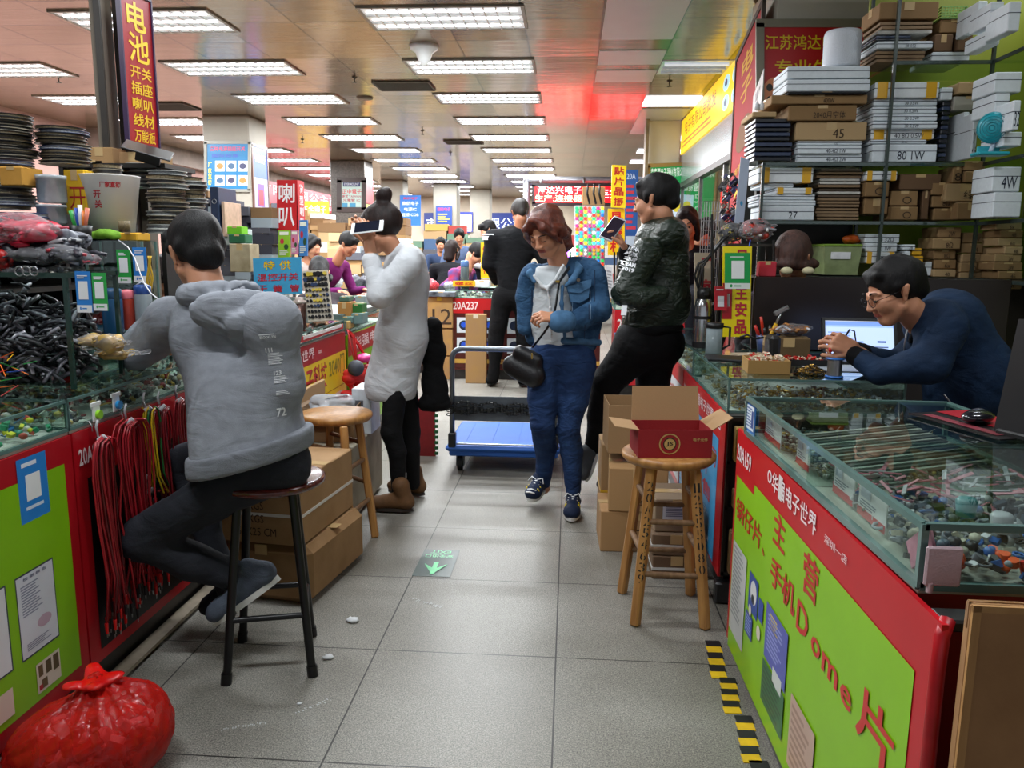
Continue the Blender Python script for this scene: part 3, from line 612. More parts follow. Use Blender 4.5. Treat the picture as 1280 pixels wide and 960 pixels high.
sign('white_panel', None, None, (.59, 4.93, .738), (.59, 4.11, .738), (.59, 4.93, .10), 'B3121F', [('r', .02, .14, .96, .8, 'C9CCCE'), ('t', .06, .2, .88, .17, 'A84A3C', '电子有限公司'), ('t', .06, .43, .6, .17, 'A84A3C', '厂家直销'), ('r', .6, .65, .3, .2, '8C9098')], thick=.01, parent=c160b)
mb = MB(); mb.box((.91, 2.985, .42), (.60, .006, .62), mat=0)
for z in (.12, .38, .56, .725): mb.box((.91, 2.975, z), (.62, .03, .012), mat=1)
for x in (.605, .76, 1.215): mb.box((x, 2.975, .42), (.012, .03, .62), mat=1)
mb.obj('end_shelves', [M('16130F', .6, kind='dark_wood'), M('2A2824', .4, .4, kind='shelf')], c160, world=True)
mb = MB(); mb.box((.66, 2.97, .045), (.16, .05, .085), b=.006); mb.obj('steel_foot', M('3E3E40', .3, .7, .1, 9, kind='dark_steel'), c160, world=True)
for i, (x, z, w, h, c) in enumerate([(.66, .13, .075, .17, '7A5C34'), (.72, .13, .04, .19, '6A4E2C'), (.665, .39, .08, .07, '8A6A3C'), (.72, .395, .05, .12, '5E4626'), (.665, .57, .09, .13, 'A8863C')]):
    carton('brown box on the dark end shelves of counter, '+['lower shelf, wider', 'lower shelf, narrower', 'middle shelf, flat one', 'middle shelf, upright one', 'upper shelf'][i], (x, 2.945, z), (w, .05, h), col=c, col2=c, group=None)
sc_('brass_pins', 'brass and silver connector pins spread inside the end of the glass case', 'components', .62, 1.22, 3.01, 3.40, .75, 1100, ['B8934A', 'C9B27A', '9A9C9E', 'D8DADC', '6E6C62', 'D2CFB8'], (.008, .022), 12, 'bpc', hz=.03, metal=.6, rough=.3)
sc_('small_parts', 'scattered pale connectors along glass case beside the aisle', 'components', .62, .88, 3.45, 4.9, .75, 320, ['C8C8BE', '9A9C98', 'B8A070', 'E4E6E4'], (.01, .028), 13, 'bpc', hz=.02)

# kiosk at the end of the aisle
cK = counter('glass case counter numbered with red header at end of aisle', [(-1.28, 8.20), (.32, 8.20), (.32, 8.8), (-1.28, 8.8)], .845, .925, 0, '6E2420', .1)
sign('printed_panel', None, None, (-1.22, 8.192, .84), (.32, 8.192, .84), (-1.22, 8.192, .12), '4A1512', [
    ('r', 0, 0, 1, .16, 'C41A20'), ('r', 0, .14, .22, .07, 'C41A20'), ('T', .015, .045, .17, .11, 'F4E8E4', '20A237')]+[('r', .04+.17*i, .27+.29*j, .14, .22, 'D6E4EC') for i in range(4) for j in range(2)]+[('e', .055+.17*i, .31+.29*j, .07, .14, '20304C') for i in range(4) for j in range(2)]+[('e', .068+.17*i, .335+.29*j, .035, .08, '2A5AD8') for i in range(2) for j in range(2)]+[('r', 0, .87, 1, .06, 'C9A24A'), ('t', .3, .875, .3, .05, '7A1A14', '有限公司')], thick=.01, parent=cK)
cL = counter('counter with red and blue numbered front behind the leaning man', [(.42, 7.45), (1.25, 7.45), (1.25, 8.1), (.42, 8.1)], .80, .88, 0, '8E1B1E', .1)
sign('printed_panel', None, None, (.42, 7.44, .80), (1.2, 7.44, .80), (.42, 7.44, .1), 'C8202A', [('r', 0, .3, 1, .12, '3C98DA'), ('r', 0, .42, 1, .5, 'D4D8DC'), ('T', .03, .12, .25, .14, 'F4E8E4', '20A2'), ('r', .2, .5, .3, .3, 'C8202A')], thick=.01, parent=cL)
sc_('small_parts', 'pale parts laid out in the glass case at the end of aisle', 'components', -1.2, .3, 8.25, 8.75, .85, 260, ['D4D6D4', '9A9C98', 'C8C0A8', '5E6468'], (.02, .05), 14, 'bc', hz=.02)
# ================================================================ right shelving
OL = M('8A9426', .5, 0, .15, 3, kind='olive_panel'); SHG = M('39443F', .25, .1, .1, 9, kind='shelf_glass_edge')
sh = thing('shelf_rack', 'tall glass shelf rack packed with white and brown boxes behind the vendor', 'shelf', (1.55, 4.45, 0))
YS = 4.35; ZS = [AY(1130, 347, YS)[2], AY(1130, 277.5, YS)[2], AY(1130, 204, YS)[2], AY(1130, 77, YS)[2]]
XR = 2.075
mb = MB(); mb.box((2.06, 4.78, 1.5), (.92, .02, 3.0)); mb.box((2.52, 3.8, 1.35), (.02, 1.9, 2.7)); mb.obj('back_panel', OL, sh, world=True)
mb = MB(); mb.box((1.29, 4.78, .9), (.62, .02, 1.8)); mb.obj('dark_back_panel', M('1C1A16', .5, kind='dark_board'), sh, world=True)
for i, z in enumerate(ZS):
    x0 = (.98, .98, .98, 1.60)[i]
    mb = MB(); mb.box(((x0+2.5)/2, 4.55, z-.006), (2.5-x0, .42, .012)); mb.box(((XR+2.5)/2, 3.75, z-.006), (2.5-XR, 1.2, .012)); mb.obj('shelf_board', GLT if i > 0 else M('2A211B', .4, kind='dark_board'), sh, world=True)
    mb = MB(); mb.box(((x0+XR)/2, YS-.004, z-.006), (XR-x0, .008, .018)); mb.box((XR, 3.75, z-.006), (.008, 1.2, .018)); mb.obj('shelf_edge', SHG, sh, world=True)
for i, (x, y, z0, z1) in enumerate([(.985, YS, .878, ZS[2]), (1.60, YS, 0, 3.0), (XR, YS, 0, 3.0), (1.60, 4.72, 0, 3.0), (XR, 3.72, 1.2, 3.0)]):
    mb = MB(); mb.box((x, y, (z0+z1)/2), (.014, .02, z1-z0)); mb.obj('upright', SHG, sh, world=True)
mb = MB(); mb.box((1.43, 4.5, .6), (.34, .42, 1.18)); mb.box((2.2, 4.5, .6), (.6, .42, 1.18)); mb.obj('lower_cabinet', M('1E1714', .5, kind='dark_board'), sh, world=True)
c4 = lambda r: (920+r[0]/3.428, r[1]/3.428, 920+r[2]/3.428, r[3]/3.428)
c5 = lambda r: (900+r[0]/3.368, 180+r[1]/3.368, 900+r[2]/3.368, 180+r[3]/3.368)
BR, BR2, BRD, BRL = '9A7A52', '8A6B45', '6A4F36', 'B89A70'; FW = 'DDE5EA'
def put(tab, conv, D, what, Y=YS, ang=False):
    n = 0
    for it in tab:
        x0, y0, x1, y1 = conv(it[:4]); typ = it[4]; txt = it[5] if len(it) > 5 else None; note = it[6] if len(it) > 6 else ''
        Yi = Y+rnd.uniform(.01, .05)
        if ang: Yi = min(YS+.0, XR*1000/(x0-713)+.05)
        (c, d) = rect(x0, y0, x1, y1, Yi, D)
        d = (d[0]-.003, d[1]-rnd.uniform(0, .03), d[2]-.0015)
        lab = note or (what+' '+(ORD[n] if n else 'first')); n += 1
        if typ == 'f': carton(lab, c, d, col=FW, name='foam_box', txt=txt, tc='2A3040', cat='foam box', group=None)
        elif typ == 'y': carton(lab, c, d, col='E4E8EA', name='foam_box', txt=txt, tc='2A3040', cat='foam box', ylw=((.12, .16), (.88, .16)))
        elif typ == 'Y': carton(lab, c, d, col='E0A81C', name='foam_box', txt=txt, tc='2A3040', cat='box')
        elif typ == 'p':                                                            # a sheaf of thin flat cartons
            k = max(2, int(d[2]/.016)); mbs = MB(); mt = [M('8C7256', .8, kind='card'), M('C9C6BE', .8, kind='card'), M('5A4A3C', .8, kind='card')]
            for i in range(k): mbs.box((rnd.uniform(-.02, .02)*d[0], rnd.uniform(-.01, .01), d[2]*(i+.5)/k), (d[0]*rnd.uniform(.86, 1), d[1]*.9, d[2]/k*.72), mat=rnd.choice((0, 0, 1, 2)), b=.001)
            mbs.obj('flat_packs', mt, loc=c, label=lab, cat='flat packs', kind='stuff')
        elif typ == 'k':                                                            # black trays in clear wrap
            k = max(2, int(d[2]/.022)); mbs = MB(); mt = [M('1C1F26', .3, 0, .2, 30, kind='tray'), M('34405A', .3, 0, .2, 30, kind='tray')]
            for i in range(k): mbs.box((0, 0, d[2]*(i+.5)/k), (d[0]*rnd.uniform(.93, 1), d[1]*.9, d[2]/k*.8), mat=i % 2, b=.003)
            mbs.obj('tray_stack', mt, loc=c, label=lab, cat='tray stack', kind='stuff')
        else: carton(lab, c, d, col=typ, col2=BR2 if typ == BR else typ, txt=txt, cat='box')
put([(75, 605, 250, 690, 'k', None, 'black component trays in clear wrap at left end of the middle shelf'), (80, 502, 245, 603, 'k', None, 'blue-black component trays stacked above the wrapped black trays'), (70, 476, 178, 500, BRL, None, 'small flat tan box on top of the wrapped trays'),
     (265, 658, 545, 694, 'f', '40-4Ω 2W', 'white foam box marked 40-4 2W on the middle shelf'), (265, 621, 545, 657, 'f', '40-4Ω 1W', 'white foam box marked 40-4 1W, second in its stack'), (265, 602, 548, 620, 'f', '12Ω', 'thin white foam box under the taped brown carton'),
     (255, 520, 567, 600, BRL, '45', 'taped tan carton marked 45 in middle of tall stack'), (222, 449, 522, 516, BR2, '2040月空体', 'brown carton marked 2040 above the taped tan carton'),
     (150, 404, 567, 446, BR, '400W', 'shallow brown carton marked 400W below the white foam boxes'), (215, 337, 580, 391, 'f', None, 'wide white foam box, lower of two under the bubble wrap roll'), (218, 280, 580, 335, 'f', None, 'wide white foam box, upper of two under the bubble wrap roll'),
     (222, 391, 560, 403, '16181C', None, 'black tray edge between foam box and brown carton')], c4, .30, '')
put([(580, 617, 866, 694, 'f', '80 1W', 'large white foam box marked 80 1W at shelf bottom'), (575, 597, 820, 615, 'f', '28 2Ω', 'thin white foam box marked 28 on the 80 1W box'), (580, 552, 857, 595, 'y', '40 8Ω 0.5W', 'yellow-taped foam box marked 40 8 0.5W'),
     (585, 519, 868, 550, 'f', '30 0.5W', 'white foam box marked 30 0.5W, bottom of four alike'), (588, 486, 868, 517, 'f', '30 0.5W', 'white foam box marked 30 0.5W, second of four alike'), (588, 453, 868, 484, 'f', '30 0.5W', 'white foam box marked 30 0.5W, third of four alike'), (590, 421, 868, 451, 'f', '30 0.5W', 'white foam box marked 30 0.5W, top of four alike'),
     (592, 350, 876, 419, 'y', None, 'tall yellow-taped white foam box topping the 30 0.5W stack'), (870, 430, 930, 692, 'k', None, 'narrow dark stack of trays between foam boxes'), (878, 372, 935, 427, 'f', None, 'small white foam box on the narrow dark stack')], c4, .28, '')
put([(600, 208, 826, 262, 'p', None, 'flat grey-white packs at bottom of the top shelf'), (605, 172, 850, 206, 'f', '28 0型', 'white foam box marked 28 on the top shelf'), (605, 142, 765, 170, 'k', None, 'black wrapped trays above the 28 foam box'), (610, 84, 862, 140, 'p', None, 'upper sheaf of flat white packs on the top shelf'),
     (615, 2, 878, 80, BR2, None, 'brown carton lying on flat white packs, top shelf'), (838, 220, 1005, 262, 'f', None, 'low white foam box beside the flat packs, top shelf'), (850, 142, 940, 217, BRD, None, 'dark brown carton above the low white foam box'), (875, 78, 1015, 138, BR2, None, 'wrapped brown carton under the green basket'),
     (945, 145, 1020, 215, BRD, None, 'dark wrapped carton near the top shelf corner')], c4, .28, '')
put([(1030, 0, 1085, 120, 'f', None, 'upright white foam slab at top right shelf'), (1090, 0, 1160, 100, 'f', '2W', 'upright white foam slab marked on top right shelf'), (1070, 125, 1140, 190, 'f', None, 'white foam slab below the upright ones, top right'), (1165, 0, 1234, 130, 'f', None, 'big white foam block in top right corner'),
     (950, 350, 1095, 400, BRL, None, 'tan wooden box above the white boxes by the fan'), (935, 408, 1085, 470, 'A9A59A', None, 'grey wrapped box under the tan wooden box'), (958, 478, 1005, 683, 'f', '28', 'upright white box marked 28 beside the fan'), (1008, 478, 1052, 675, 'f', '3Ω', 'upright white box close behind the blue fan'),
     (1105, 305, 1234, 395, 'f', None, 'large white foam box above the fan'), (1105, 397, 1180, 490, 'f', None, 'large white foam box right behind the fan'), (1185, 425, 1234, 555, 'f', '32', 'leaning white foam box with marks right of the fan'), (1145, 562, 1234, 625, 'f', None, 'low white foam box right of the fan stand'),
     (1098, 822, 1234, 930, 'f', None, 'lower big white foam block at right end of lower shelf'), (1098, 712, 1234, 820, 'f', '4W', 'upper big white foam block at right end of lower shelf')], c4, .22, '', ang=True)
put([(105, 882, 340, 943, 'f', '27', 'white foam box marked 27 at bottom left of lower shelf'), (95, 857, 345, 880, 'f', None, 'flat white foam lid on the box marked 27'), (92, 832, 342, 855, 'f', None, 'second flat white foam lid above the box marked 27'), (170, 804, 332, 830, 'y', None, 'thin foam box with two yellow tapes on white lids'),
     (105, 784, 250, 803, 'f', None, 'thin white foam lid under the yellow-edged box'), (95, 717, 337, 781, 'y', None, 'white foam box with yellow end tape topping the lower left stack'),
     (340, 718, 553, 943, 'p', None, 'tall sheaf of flat brown and white packs on lower shelf'), (548, 848, 658, 917, BR2, None, 'brown carton behind the lower dark shelf post'), (552, 778, 662, 842, BR2, '○', 'brown carton with round sticker under the yellow-taped foam'), (556, 732, 696, 772, 'y', '94', 'small yellow-taped foam box marked 94'),
     (660, 884, 786, 942, BR2, '○', 'brown carton with round sticker at shelf bottom'), (662, 817, 786, 880, BR, '○', 'brown carton with round sticker, upper of two'), (700, 745, 885, 812, BRD, None, 'dark half-open carton on the stickered cartons'), (790, 815, 835, 940, BRD, None, 'dark narrow carton in shadow on lower shelf'),
     (845, 892, 940, 943, BR, None, 'tan carton at bottom beside dark gap'), (838, 838, 946, 888, BR, '8Ω', 'tan carton marked 8, second in its pile'), (840, 780, 935, 834, BR, None, 'tan carton on top of the one marked 8')], c4, .26, '')
put([(948, 866, 1085, 940, BR, None, 'squat tan carton at base of lower right pile'), (897, 785, 1078, 862, BRL, '绿', 'wide wrapped tan carton with a green mark'), (930, 712, 978, 782, BR, '8', 'narrow tan carton standing on the wrapped wide one'), (980, 732, 1076, 780, BR, None, 'small tan carton, lower of two atop wrapped carton'), (980, 688, 1076, 730, BR, None, 'small tan carton, upper of two atop wrapped carton')], c4, .2, '', Y=4.30)
put([(612, 455, 742, 502, 'y', '81', 'foam box with yellow tape under the box marked 40 1W'), (610, 417, 750, 453, 'f', '40 1W', 'white foam box marked 40 1W above the head of vendor'), (608, 378, 760, 415, 'f', '80 32Ω', 'white foam box marked 80 32 above the 40 1W one'), (772, 422, 826, 446, 'f', '28', 'small white foam box marked 28 beside yellow boxes'),
     (810, 470, 862, 502, 'Y', None, 'lower yellow box behind the head of vendor'), (808, 437, 854, 468, 'Y', None, 'upper yellow box behind the head of vendor'), (775, 450, 805, 505, 'f', None, 'white foam block left of the yellow boxes'), (860, 495, 898, 555, 'f', None, 'wrinkled white foam block behind vendor hair')], c5, .2, '')
for nm, col_ in (('left pile', [(900, 528, 1000, 560), (900, 487, 1000, 525), (900, 445, 1000, 485), (895, 396, 1020, 442), (915, 350, 1020, 394)]), ('second pile', [(1010, 541, 1110, 570), (1010, 499, 1105, 539), (1020, 461, 1108, 497), (1020, 418, 1118, 459), (1025, 372, 1130, 416)]),
                 ('short middle pile', [(1100, 546, 1158, 570), (1100, 512, 1160, 545), (1108, 472, 1160, 510), (1120, 432, 1180, 470)])):
    for i, q in enumerate(col_): put([q+(rnd.choice((BR, BRL, 'A88A60')), rnd.choice(('6x', '8Ω', '2W', 'W4', '40')), 'tan parts carton in the '+nm+' behind the vendor, '+pos(i, len(col_)))], c5, .2, '')
cc = [(1165, 571, 1280, 610), (1170, 535, 1280, 569), (1150, 498, 1280, 532), (1160, 464, 1280, 496), (1195, 431, 1280, 463), (1172, 396, 1280, 429), (1176, 362, 1280, 394), (1165, 329, 1280, 360)]
for i, q in enumerate(cc): put([q+(rnd.choice((BR, BRL, 'A88A60')), rnd.choice(('6x', '48', '2W', '46')), 'tan parts carton in right-hand pile by the frame edge, '+pos(i, len(cc)))], c5, .18, '', Y=4.18)
# bubble wrap roll, basket, fan, tub, bottles
(c, d) = rect(*c4((395, 118, 560, 280)), 4.42, .16)
mb = MB(); mb.lathe([(.02, 0), (.085, 0), (.092, .01), (.094, d[2]-.02), (.088, d[2]), (.03, d[2]), (.03, .01)], n=28); mb.obj('bubble_wrap_roll', M('D8DEE6', .3, 0, .05, 9, bump=1, bscale=220, kind='bubble_wrap'), loc=c, label='standing roll of clear bubble wrap on white foam boxes', cat='bubble wrap')
t = thing('desk_fan', 'small turquoise clip fan on the glass shelf before white boxes', 'fan', AY(1237, 195, 3.95))
FC = M('2FA9B8', .35, 0, .06, 9, kind='turquoise_plastic')
mb = MB(); mb.box((0, 0, .008), (.14, .09, .016), b=.006); mb.box((0, .02, .03), (.10, .012, .03), b=.003); mb.obj('clip_base', FC, t)
mb = MB(); mb.tube([(0, 0, .01), (.015, .01, .05), (.02, .02, .09)], .011, 8); mb.obj('stem', M('B8C8D8', .3, kind='plastic'), t)
mb = MB(); mb.ell((0, .0, .125), (.065, .04, .07), rotm(.1, 0, -.5), 20, 12); mb.obj('shell', FC, t)
h_ = MB()
for k in range(5): h_.tube([rotm(.1, 0, -.5) @ np.array([r_*math.cos(a), -.042, r_*math.sin(a)])+np.array([0, 0, .125]) for a in np.linspace(0, 2*math.pi, 20, endpoint=False) for r_ in [.012+.012*k]], .0016, 5, closed=True)
h_.obj('grille', M('1D7F8C', .3, kind='turquoise_plastic'), t)
mb = MB(); mb.ell((.02, -.036, .115), (.016, .008, .03), rotm(0, .7, -.5), 10, 7); mb.obj('blade', M('C8CCE0', .3, kind='plastic'), t)
(c, d) = rect(*c4((880, 28, 992, 78)), 4.40, .2)
mb = MB(); w, l, h = d
for i in range(9): mb.box((-w/2+w*i/8, -l/2, h/2), (.004, .004, h))
for z in (0, .25, .5, .75, 1): mb.box((0, -l/2, h*z), (w, .005, .005)); mb.box((-w/2, 0, h*z), (.005, l, .005)); mb.box((w/2, 0, h*z), (.005, l, .005))
mb.box((0, 0, .003), (w, l, .005)); mb.obj('basket', M('8FB86A', .4, kind='plastic'), loc=c, label='pale green slotted plastic basket on the top shelf', cat='basket')
(c, d) = rect(*c5((428, 420, 604, 550)), 4.36, .25); w, l, h = d
t = thing('storage_tub', 'green plastic storage tub with lid behind the vendor', 'storage box', c)
mb = MB(); mb.prism([(-w*.42, -l/2, 0), (w*.42, -l/2, 0), (w*.42, l/2, 0), (-w*.42, l/2, 0)], (0, 0, .004)); mb.add([(-w*.42, -l*.46, 0), (w*.42, -l*.46, 0), (w*.42, l*.46, 0), (-w*.42, l*.46, 0), (-w*.48, -l/2, h*.9), (w*.48, -l/2, h*.9), (w*.48, l/2, h*.9), (-w*.48, l/2, h*.9)], [(0, 1, 5, 4), (1, 2, 6, 5), (2, 3, 7, 6), (3, 0, 4, 7)]); mb.obj('bin', M('B8C890', .25, alpha=.55, kind='clear_plastic'), t)
mb = MB(); mb.box((0, 0, h*.94), (w, l*1.02, h*.09), b=.006); mb.obj('lid', M('7C9A3A', .4, kind='plastic'), t)
mb = MB(); mb.box((0, 0, h*.22), (w*.8, l*.85, h*.4), b=.01); mb.obj('green_tray', M('A8B81E', .5, kind='plastic'), t)
mb = MB(); mb.box((-.01, -l*.5, h*.62), (w*.5, .004, h*.22)); mb.obj('label', M('E4E6E8', .5, kind='paper'), t)
s_ = SDF(.02); q = AY(1060, 302, 4.45)
for i in range(7): s_.ell(q+np.array([rnd.uniform(-.05, .05), rnd.uniform(-.04, .04), rnd.uniform(0, .02)]), (.03, .018, .014), rotm(0, 0, rnd.uniform(0, 3)))
s_.put('orange_bag', M('C2561E', .3, bump=.6, kind='plastic_bag'), h=.008, label='crumpled orange plastic bag on the green storage tub', cat='plastic bag')
for i, (x, c) in enumerate(((946, 'D8DCE0'), (952, 'E8EAEA'))):
    mb = MB(); mb.lathe([(.012, 0), (.013, .03), (.006, .036), (.006, .045), (0, .046)], n=12); mb.obj('small_bottle', M(c, .4, kind='plastic'), loc=AY(x, 138, 4.43), label=('taller' if i else 'shorter')+' tiny white bottle on the tan box left of cartons', cat='bottle')
# partition, pillar with the red board, banners
mb = MB(); a = AY(944, 346, 3.88); b = AY(1266, 356, 3.88); mb.box(((a[0]+b[0])/2, 3.90, (a[2]+.878)/2), (b[0]-a[0], .03, a[2]-.878), b=.004); mb.box(((1.245+b[0])/2, 3.90, .44), (b[0]-1.245, .03, .88)); mb.obj('partition_screen', M('211815', .35, 0, .1, 6, kind='dark_laminate'), label='dark brown partition panel behind the seated vendor', cat='partition')
mb = MB(); mb.box((2.0, 5.9, ZC/2), (1.46, .7, ZC), b=.02); mb.obj('pillar_right', M('D9D5C6', .6, 0, .06, 3, kind='painted_pillar'), kind='structure')
sign('signboard', 'red framed board with yellow characters on white pillar above the boxes', 'signboard', AY(950, 29, 5.5), AY(1085, 29, 5.5), AY(950, 150, 5.5), 'C4141C', [
    ('t', .05, .12, .78, .15, 'F2D21A', '江苏鸿达电子'), ('t', .14, .37, .7, .155, 'F2D21A', '专业生产'), ('e', .02, .55, .26, .35, 'E89060'), ('e', .06, .62, .06, .08, '26221E'), ('e', .14, .60, .06, .08, '26221E'), ('e', .06, .75, .06, .08, '26221E'), ('e', .17, .70, .09, .12, '3A342C'), ('e', .15, .58, .05, .05, '2A8A5A')], rim='8E8A78', rimw=.05)
sign('banner', 'tall red banner with gold characters beside the white pillar', 'banner', (1.235, 6.55, 2.78), (1.195, 5.55, 2.92), (1.235, 6.55, .9), 'A8131A', [
    ('T', .3, .06, .45, .08, 'D8A02A', '电'), ('T', .3, .16, .45, .08, 'D8A02A', '子'), ('e', .2, .30, .6, .12, '7A4A1E'), ('t', .2, .46, .6, .03, 'D8A02A', '有限公司'), ('T', .25, .55, .3, .10, 'E8B42A', '2'), ('T', .55, .55, .35, .1, 'D8C8C0', '楼'), ('t', .15, .72, .7, .05, 'E8B42A', '产品'), ('e', .2, .80, .6, .1, 'D88A2A')], rim='5A5048', rimw=.04, rough=.7)
sign('notice_board', 'narrow grey notice strip with black marks hanging beside the red banner', 'notice', (1.06, 5.05, 2.25), (1.035, 4.7, 2.33), (1.055, 5.05, 1.35), 'A9A9A6', [('r', .3, .04+.16*i, .25, .05, '303038') for i in range(6)]+[('r', .68, .06+.16*i, .12, .02, '303038') for i in range(6)], thick=.004)
# ================================================================ left stock: reels, racks, bags, cables
mb = MB(); mb.box((-2.2, 3.80, ZC/2+.5), (.05, .10, ZC-1), mat=0); mb.box((-2.14, 3.86, ZC/2+.5), (.05, .05, ZC-1), mat=1); mb.box((-2.10, 3.93, ZC/2+.5), (.04, .08, ZC-1), mat=0); mb.box((-2.185, 3.745, ZC/2+.5), (.03, .012, ZC-1), mat=1)
mb.obj('post', [M('6E6456', .6, 0, .2, 3, stretch=(1, 1, .05), kind='worn_post'), M('2E2822', .5, kind='dark_post')], label='tall narrow worn wooden post rising to the ceiling behind left stall', cat='post')
sign('hanging_sign', 'tall red hanging sign with yellow characters beside the wooden post', 'sign', (-2.03, 3.66, 2.475), (-1.995, 3.87, 2.475), (-2.03, 3.66, 1.80), '9C1420', [
    ('T', .2, .05, .6, .19, 'E8C41A', '电'), ('T', .2, .25, .65, .19, 'E8C41A', '池')]+[('t', .2, .465+.105*i, .68, .085, 'E0B81A', s_) for i, s_ in enumerate(('开关', '插座', '喇叭', '线材', '万能板'))], rim='3A2A4A', rimw=.008)
mb = MB()
for k in range(30): mb.tube([(-2.0+.012*math.cos(a)*(k % 2), 3.84+.012*math.cos(a)*((k+1) % 2), 2.48+.02*k+.014*math.sin(a)) for a in np.linspace(0, 6.28, 7, endpoint=False)], .002, 4, closed=True)
mb.obj('hanging_chain', M('8A8680', .4, .8, kind='chain'), label='thin steel chain holding the tall red sign from ceiling', cat='chain')
# tape reels
def reel(mat1, mat2, r=.088, name='component_reel'):
    t = thing(name, 'x', 'reel', (0, -6, 0)); n = 28
    mb = MB(); mb.lathe([(.006, 0), (r, 0), (r, .0018), (.03, .0018), (.03, .0102), (r, .0102), (r, .012), (.006, .012), (.006, 0)], n=n, sharp=True); mb.obj('flanges', mat1, t)
    mb = MB(); mb.lathe([(.03, .002), (r*.93, .002), (r*.93, .010), (.03, .010)], n=n, sharp=True); mb.obj('tape', mat2, t); return t
RK = [reel(M('17181C', .35, 0, .2, 30, kind='reel_black'), M('8E7F62', .5, 0, .4, 200, kind='tape')), reel(M('24365E', .35, 0, .2, 30, kind='reel_blue'), M('C8CCD0', .5, 0, .3, 200, kind='tape')), reel(M('B9BBB6', .35, 0, .1, 30, kind='reel_white'), M('6A6E70', .5, 0, .3, 200, kind='tape')), reel(M('8C8472', .5, 0, .2, 30, kind='reel_tan'), M('2A2A2C', .5, 0, .3, 200, kind='tape'))]
_first = set()
def reels(px, py0, py1, Y, n, kinds, where, s=1.0, jit=.012):
    a = AY(px, py0, Y); b = AY(px, py1, Y); dz = (b[2]-a[2])/n
    for i in range(n):
        k = kinds[rnd.randrange(len(kinds))]; loc = (a[0]+rnd.uniform(-jit, jit), Y+rnd.uniform(-jit, jit), a[2]+dz*i); lab = '%s reel in the stack %s, %s' % (('black', 'dark blue', 'pale', 'tan')[k], where, pos(i, n))
        z = dz/.012*.97
        if k in _first: dup(RK[k], loc, rnd.uniform(0, 6), lab, 'reels on the left shelf', (s, s, z))
        else: o = RK[k]; o.location = loc; o.scale = (s, s, z); o['label'] = lab; o['group'] = 'reels on the left shelf'; _first.add(k)
lsh = thing('back_shelf', 'dark shelf unit behind the left counters loaded with reels', 'shelf', (-2.45, 3.2, 0))
DK = M('1A1713', .5, 0, .2, 9, kind='dark_shelf')
for z in (.9, 1.18, 1.44): mb = MB(); mb.box((-2.42, 3.2, z-.01), (.72, 1.1, .02)); mb.obj('shelf_board', DK, lsh, world=True)
for y in (2.66, 3.2, 3.75): mb = MB(); mb.box((-2.42, y, .72), (.70, .02, 1.44)); mb.obj('side_panel', DK, lsh, world=True)
mb = MB(); mb.box((-2.79, 3.2, .8), (.02, 1.1, 1.6)); mb.obj('back_panel', DK, lsh, world=True)
reels(12, 262, 203, 2.95, 13, (0, 0, 1, 2, 3), 'at left frame edge, lower half', 1.05); reels(10, 200, 145, 2.97, 13, (0, 0, 0, 3), 'at left frame edge, upper half', 1.05)
reels(80, 206, 160, 3.05, 11, (0, 0, 1, 3), 'left of the post, above jars', 1.0)
reels(30, 300, 266, 2.80, 6, (1, 1, 2), 'above the red bags', .95)
for i, (x, y0, y1, n, Y, s_, w) in enumerate([(212, 292, 214, 14, 3.35, 1.0, 'left of the dark binder'), (238, 285, 222, 12, 3.5, .95, 'behind the head of seated person'), (178, 235, 205, 6, 3.7, .8, 'behind the white bin')]): reels(x, y0, y1, Y, n, (2, 0, 2, 3), w, s_*.9)
# jars, bin and boxes between them
mb = MB(); c = AY(140, 290, 3.1)
mb.lathe([(.085, 0), (.115, .21), (.118, .215), (.112, .216), (.10, .205), (.08, .004)], n=32)
o = mb.obj('white_bin', M('D4D0CC', .45, 0, .05, 8, kind='white_metal'), loc=c, label='white round bin with red characters holding tape reels', cat='bin')
def ontube(name, parent, R, a0, s_, w, h, z, mat, bold=.03):
    v, F = glyphs(s_, bold); lo = v.min(0); hi = v.max(0); q = np.zeros_like(v); x = (v[:, 0]-lo[0])/(hi[0]-lo[0])*w-w/2; zz = (v[:, 1]-lo[1])/(hi[1]-lo[1])*h+z; Rz = R(zz) if callable(R) else R
    a = a0+x/np.mean(Rz); q[:, 0] = Rz*np.cos(a); q[:, 1] = Rz*np.sin(a); q[:, 2] = zz; mb = MB(); mb.add(q, F, 0, False); return mb.obj(name, mat, parent)
Rb = lambda z: .0865+.030*z/.21
RT = M('A8242C', .5, kind='red_print'); ontube('lettering', o, Rb, -1.45, '开', .028, .030, .125, RT); ontube('lettering', o, Rb, -1.45, '关', .028, .030, .088, RT); ontube('lettering', o, Rb, -1.0, '厂家直销', .075, .022, .165, RT)
for i in range(3): dup(RK[(2, 3, 0)[i]], c+[0, 0, .20+.02*i], 0, 'reel lying in the mouth of the white bin, '+pos(i, 3), 'reels in the white bin', (.62, .62, 1.6))
for (x, y, r, h, cc, lab) in ((66, 254, .05, .10, 'B9C0C4', 'clear stacked round tub under the reels, left of yellow box'), (66, 280, .05, .07, 'A8B0B6', 'clear round tub at the base of stacked tubs')):
    mb = MB(); mb.lathe([(r*.9, 0), (r, .005), (r, h*.85), (r*1.04, h*.86), (r*1.04, h), (0, h)], n=24); mb.obj('plastic_tub', M(cc, .2, alpha=.7, kind='clear_plastic'), loc=AY(x, y, 2.92), label=lab, cat='tub')
(c, d) = rect(83, 212, 105, 268, 3.0, .08); carton('yellow printed box with red mark between clear tubs and white bin', c, d, col='D8A81C', col2='E8BC28', txt='开', tc='A82020')
(c, d) = rect(0, 208, 27, 232, 2.85, .12); carton('amber box lying among the reels at left edge', c, d, col='B07E2C', col2='C8923A')
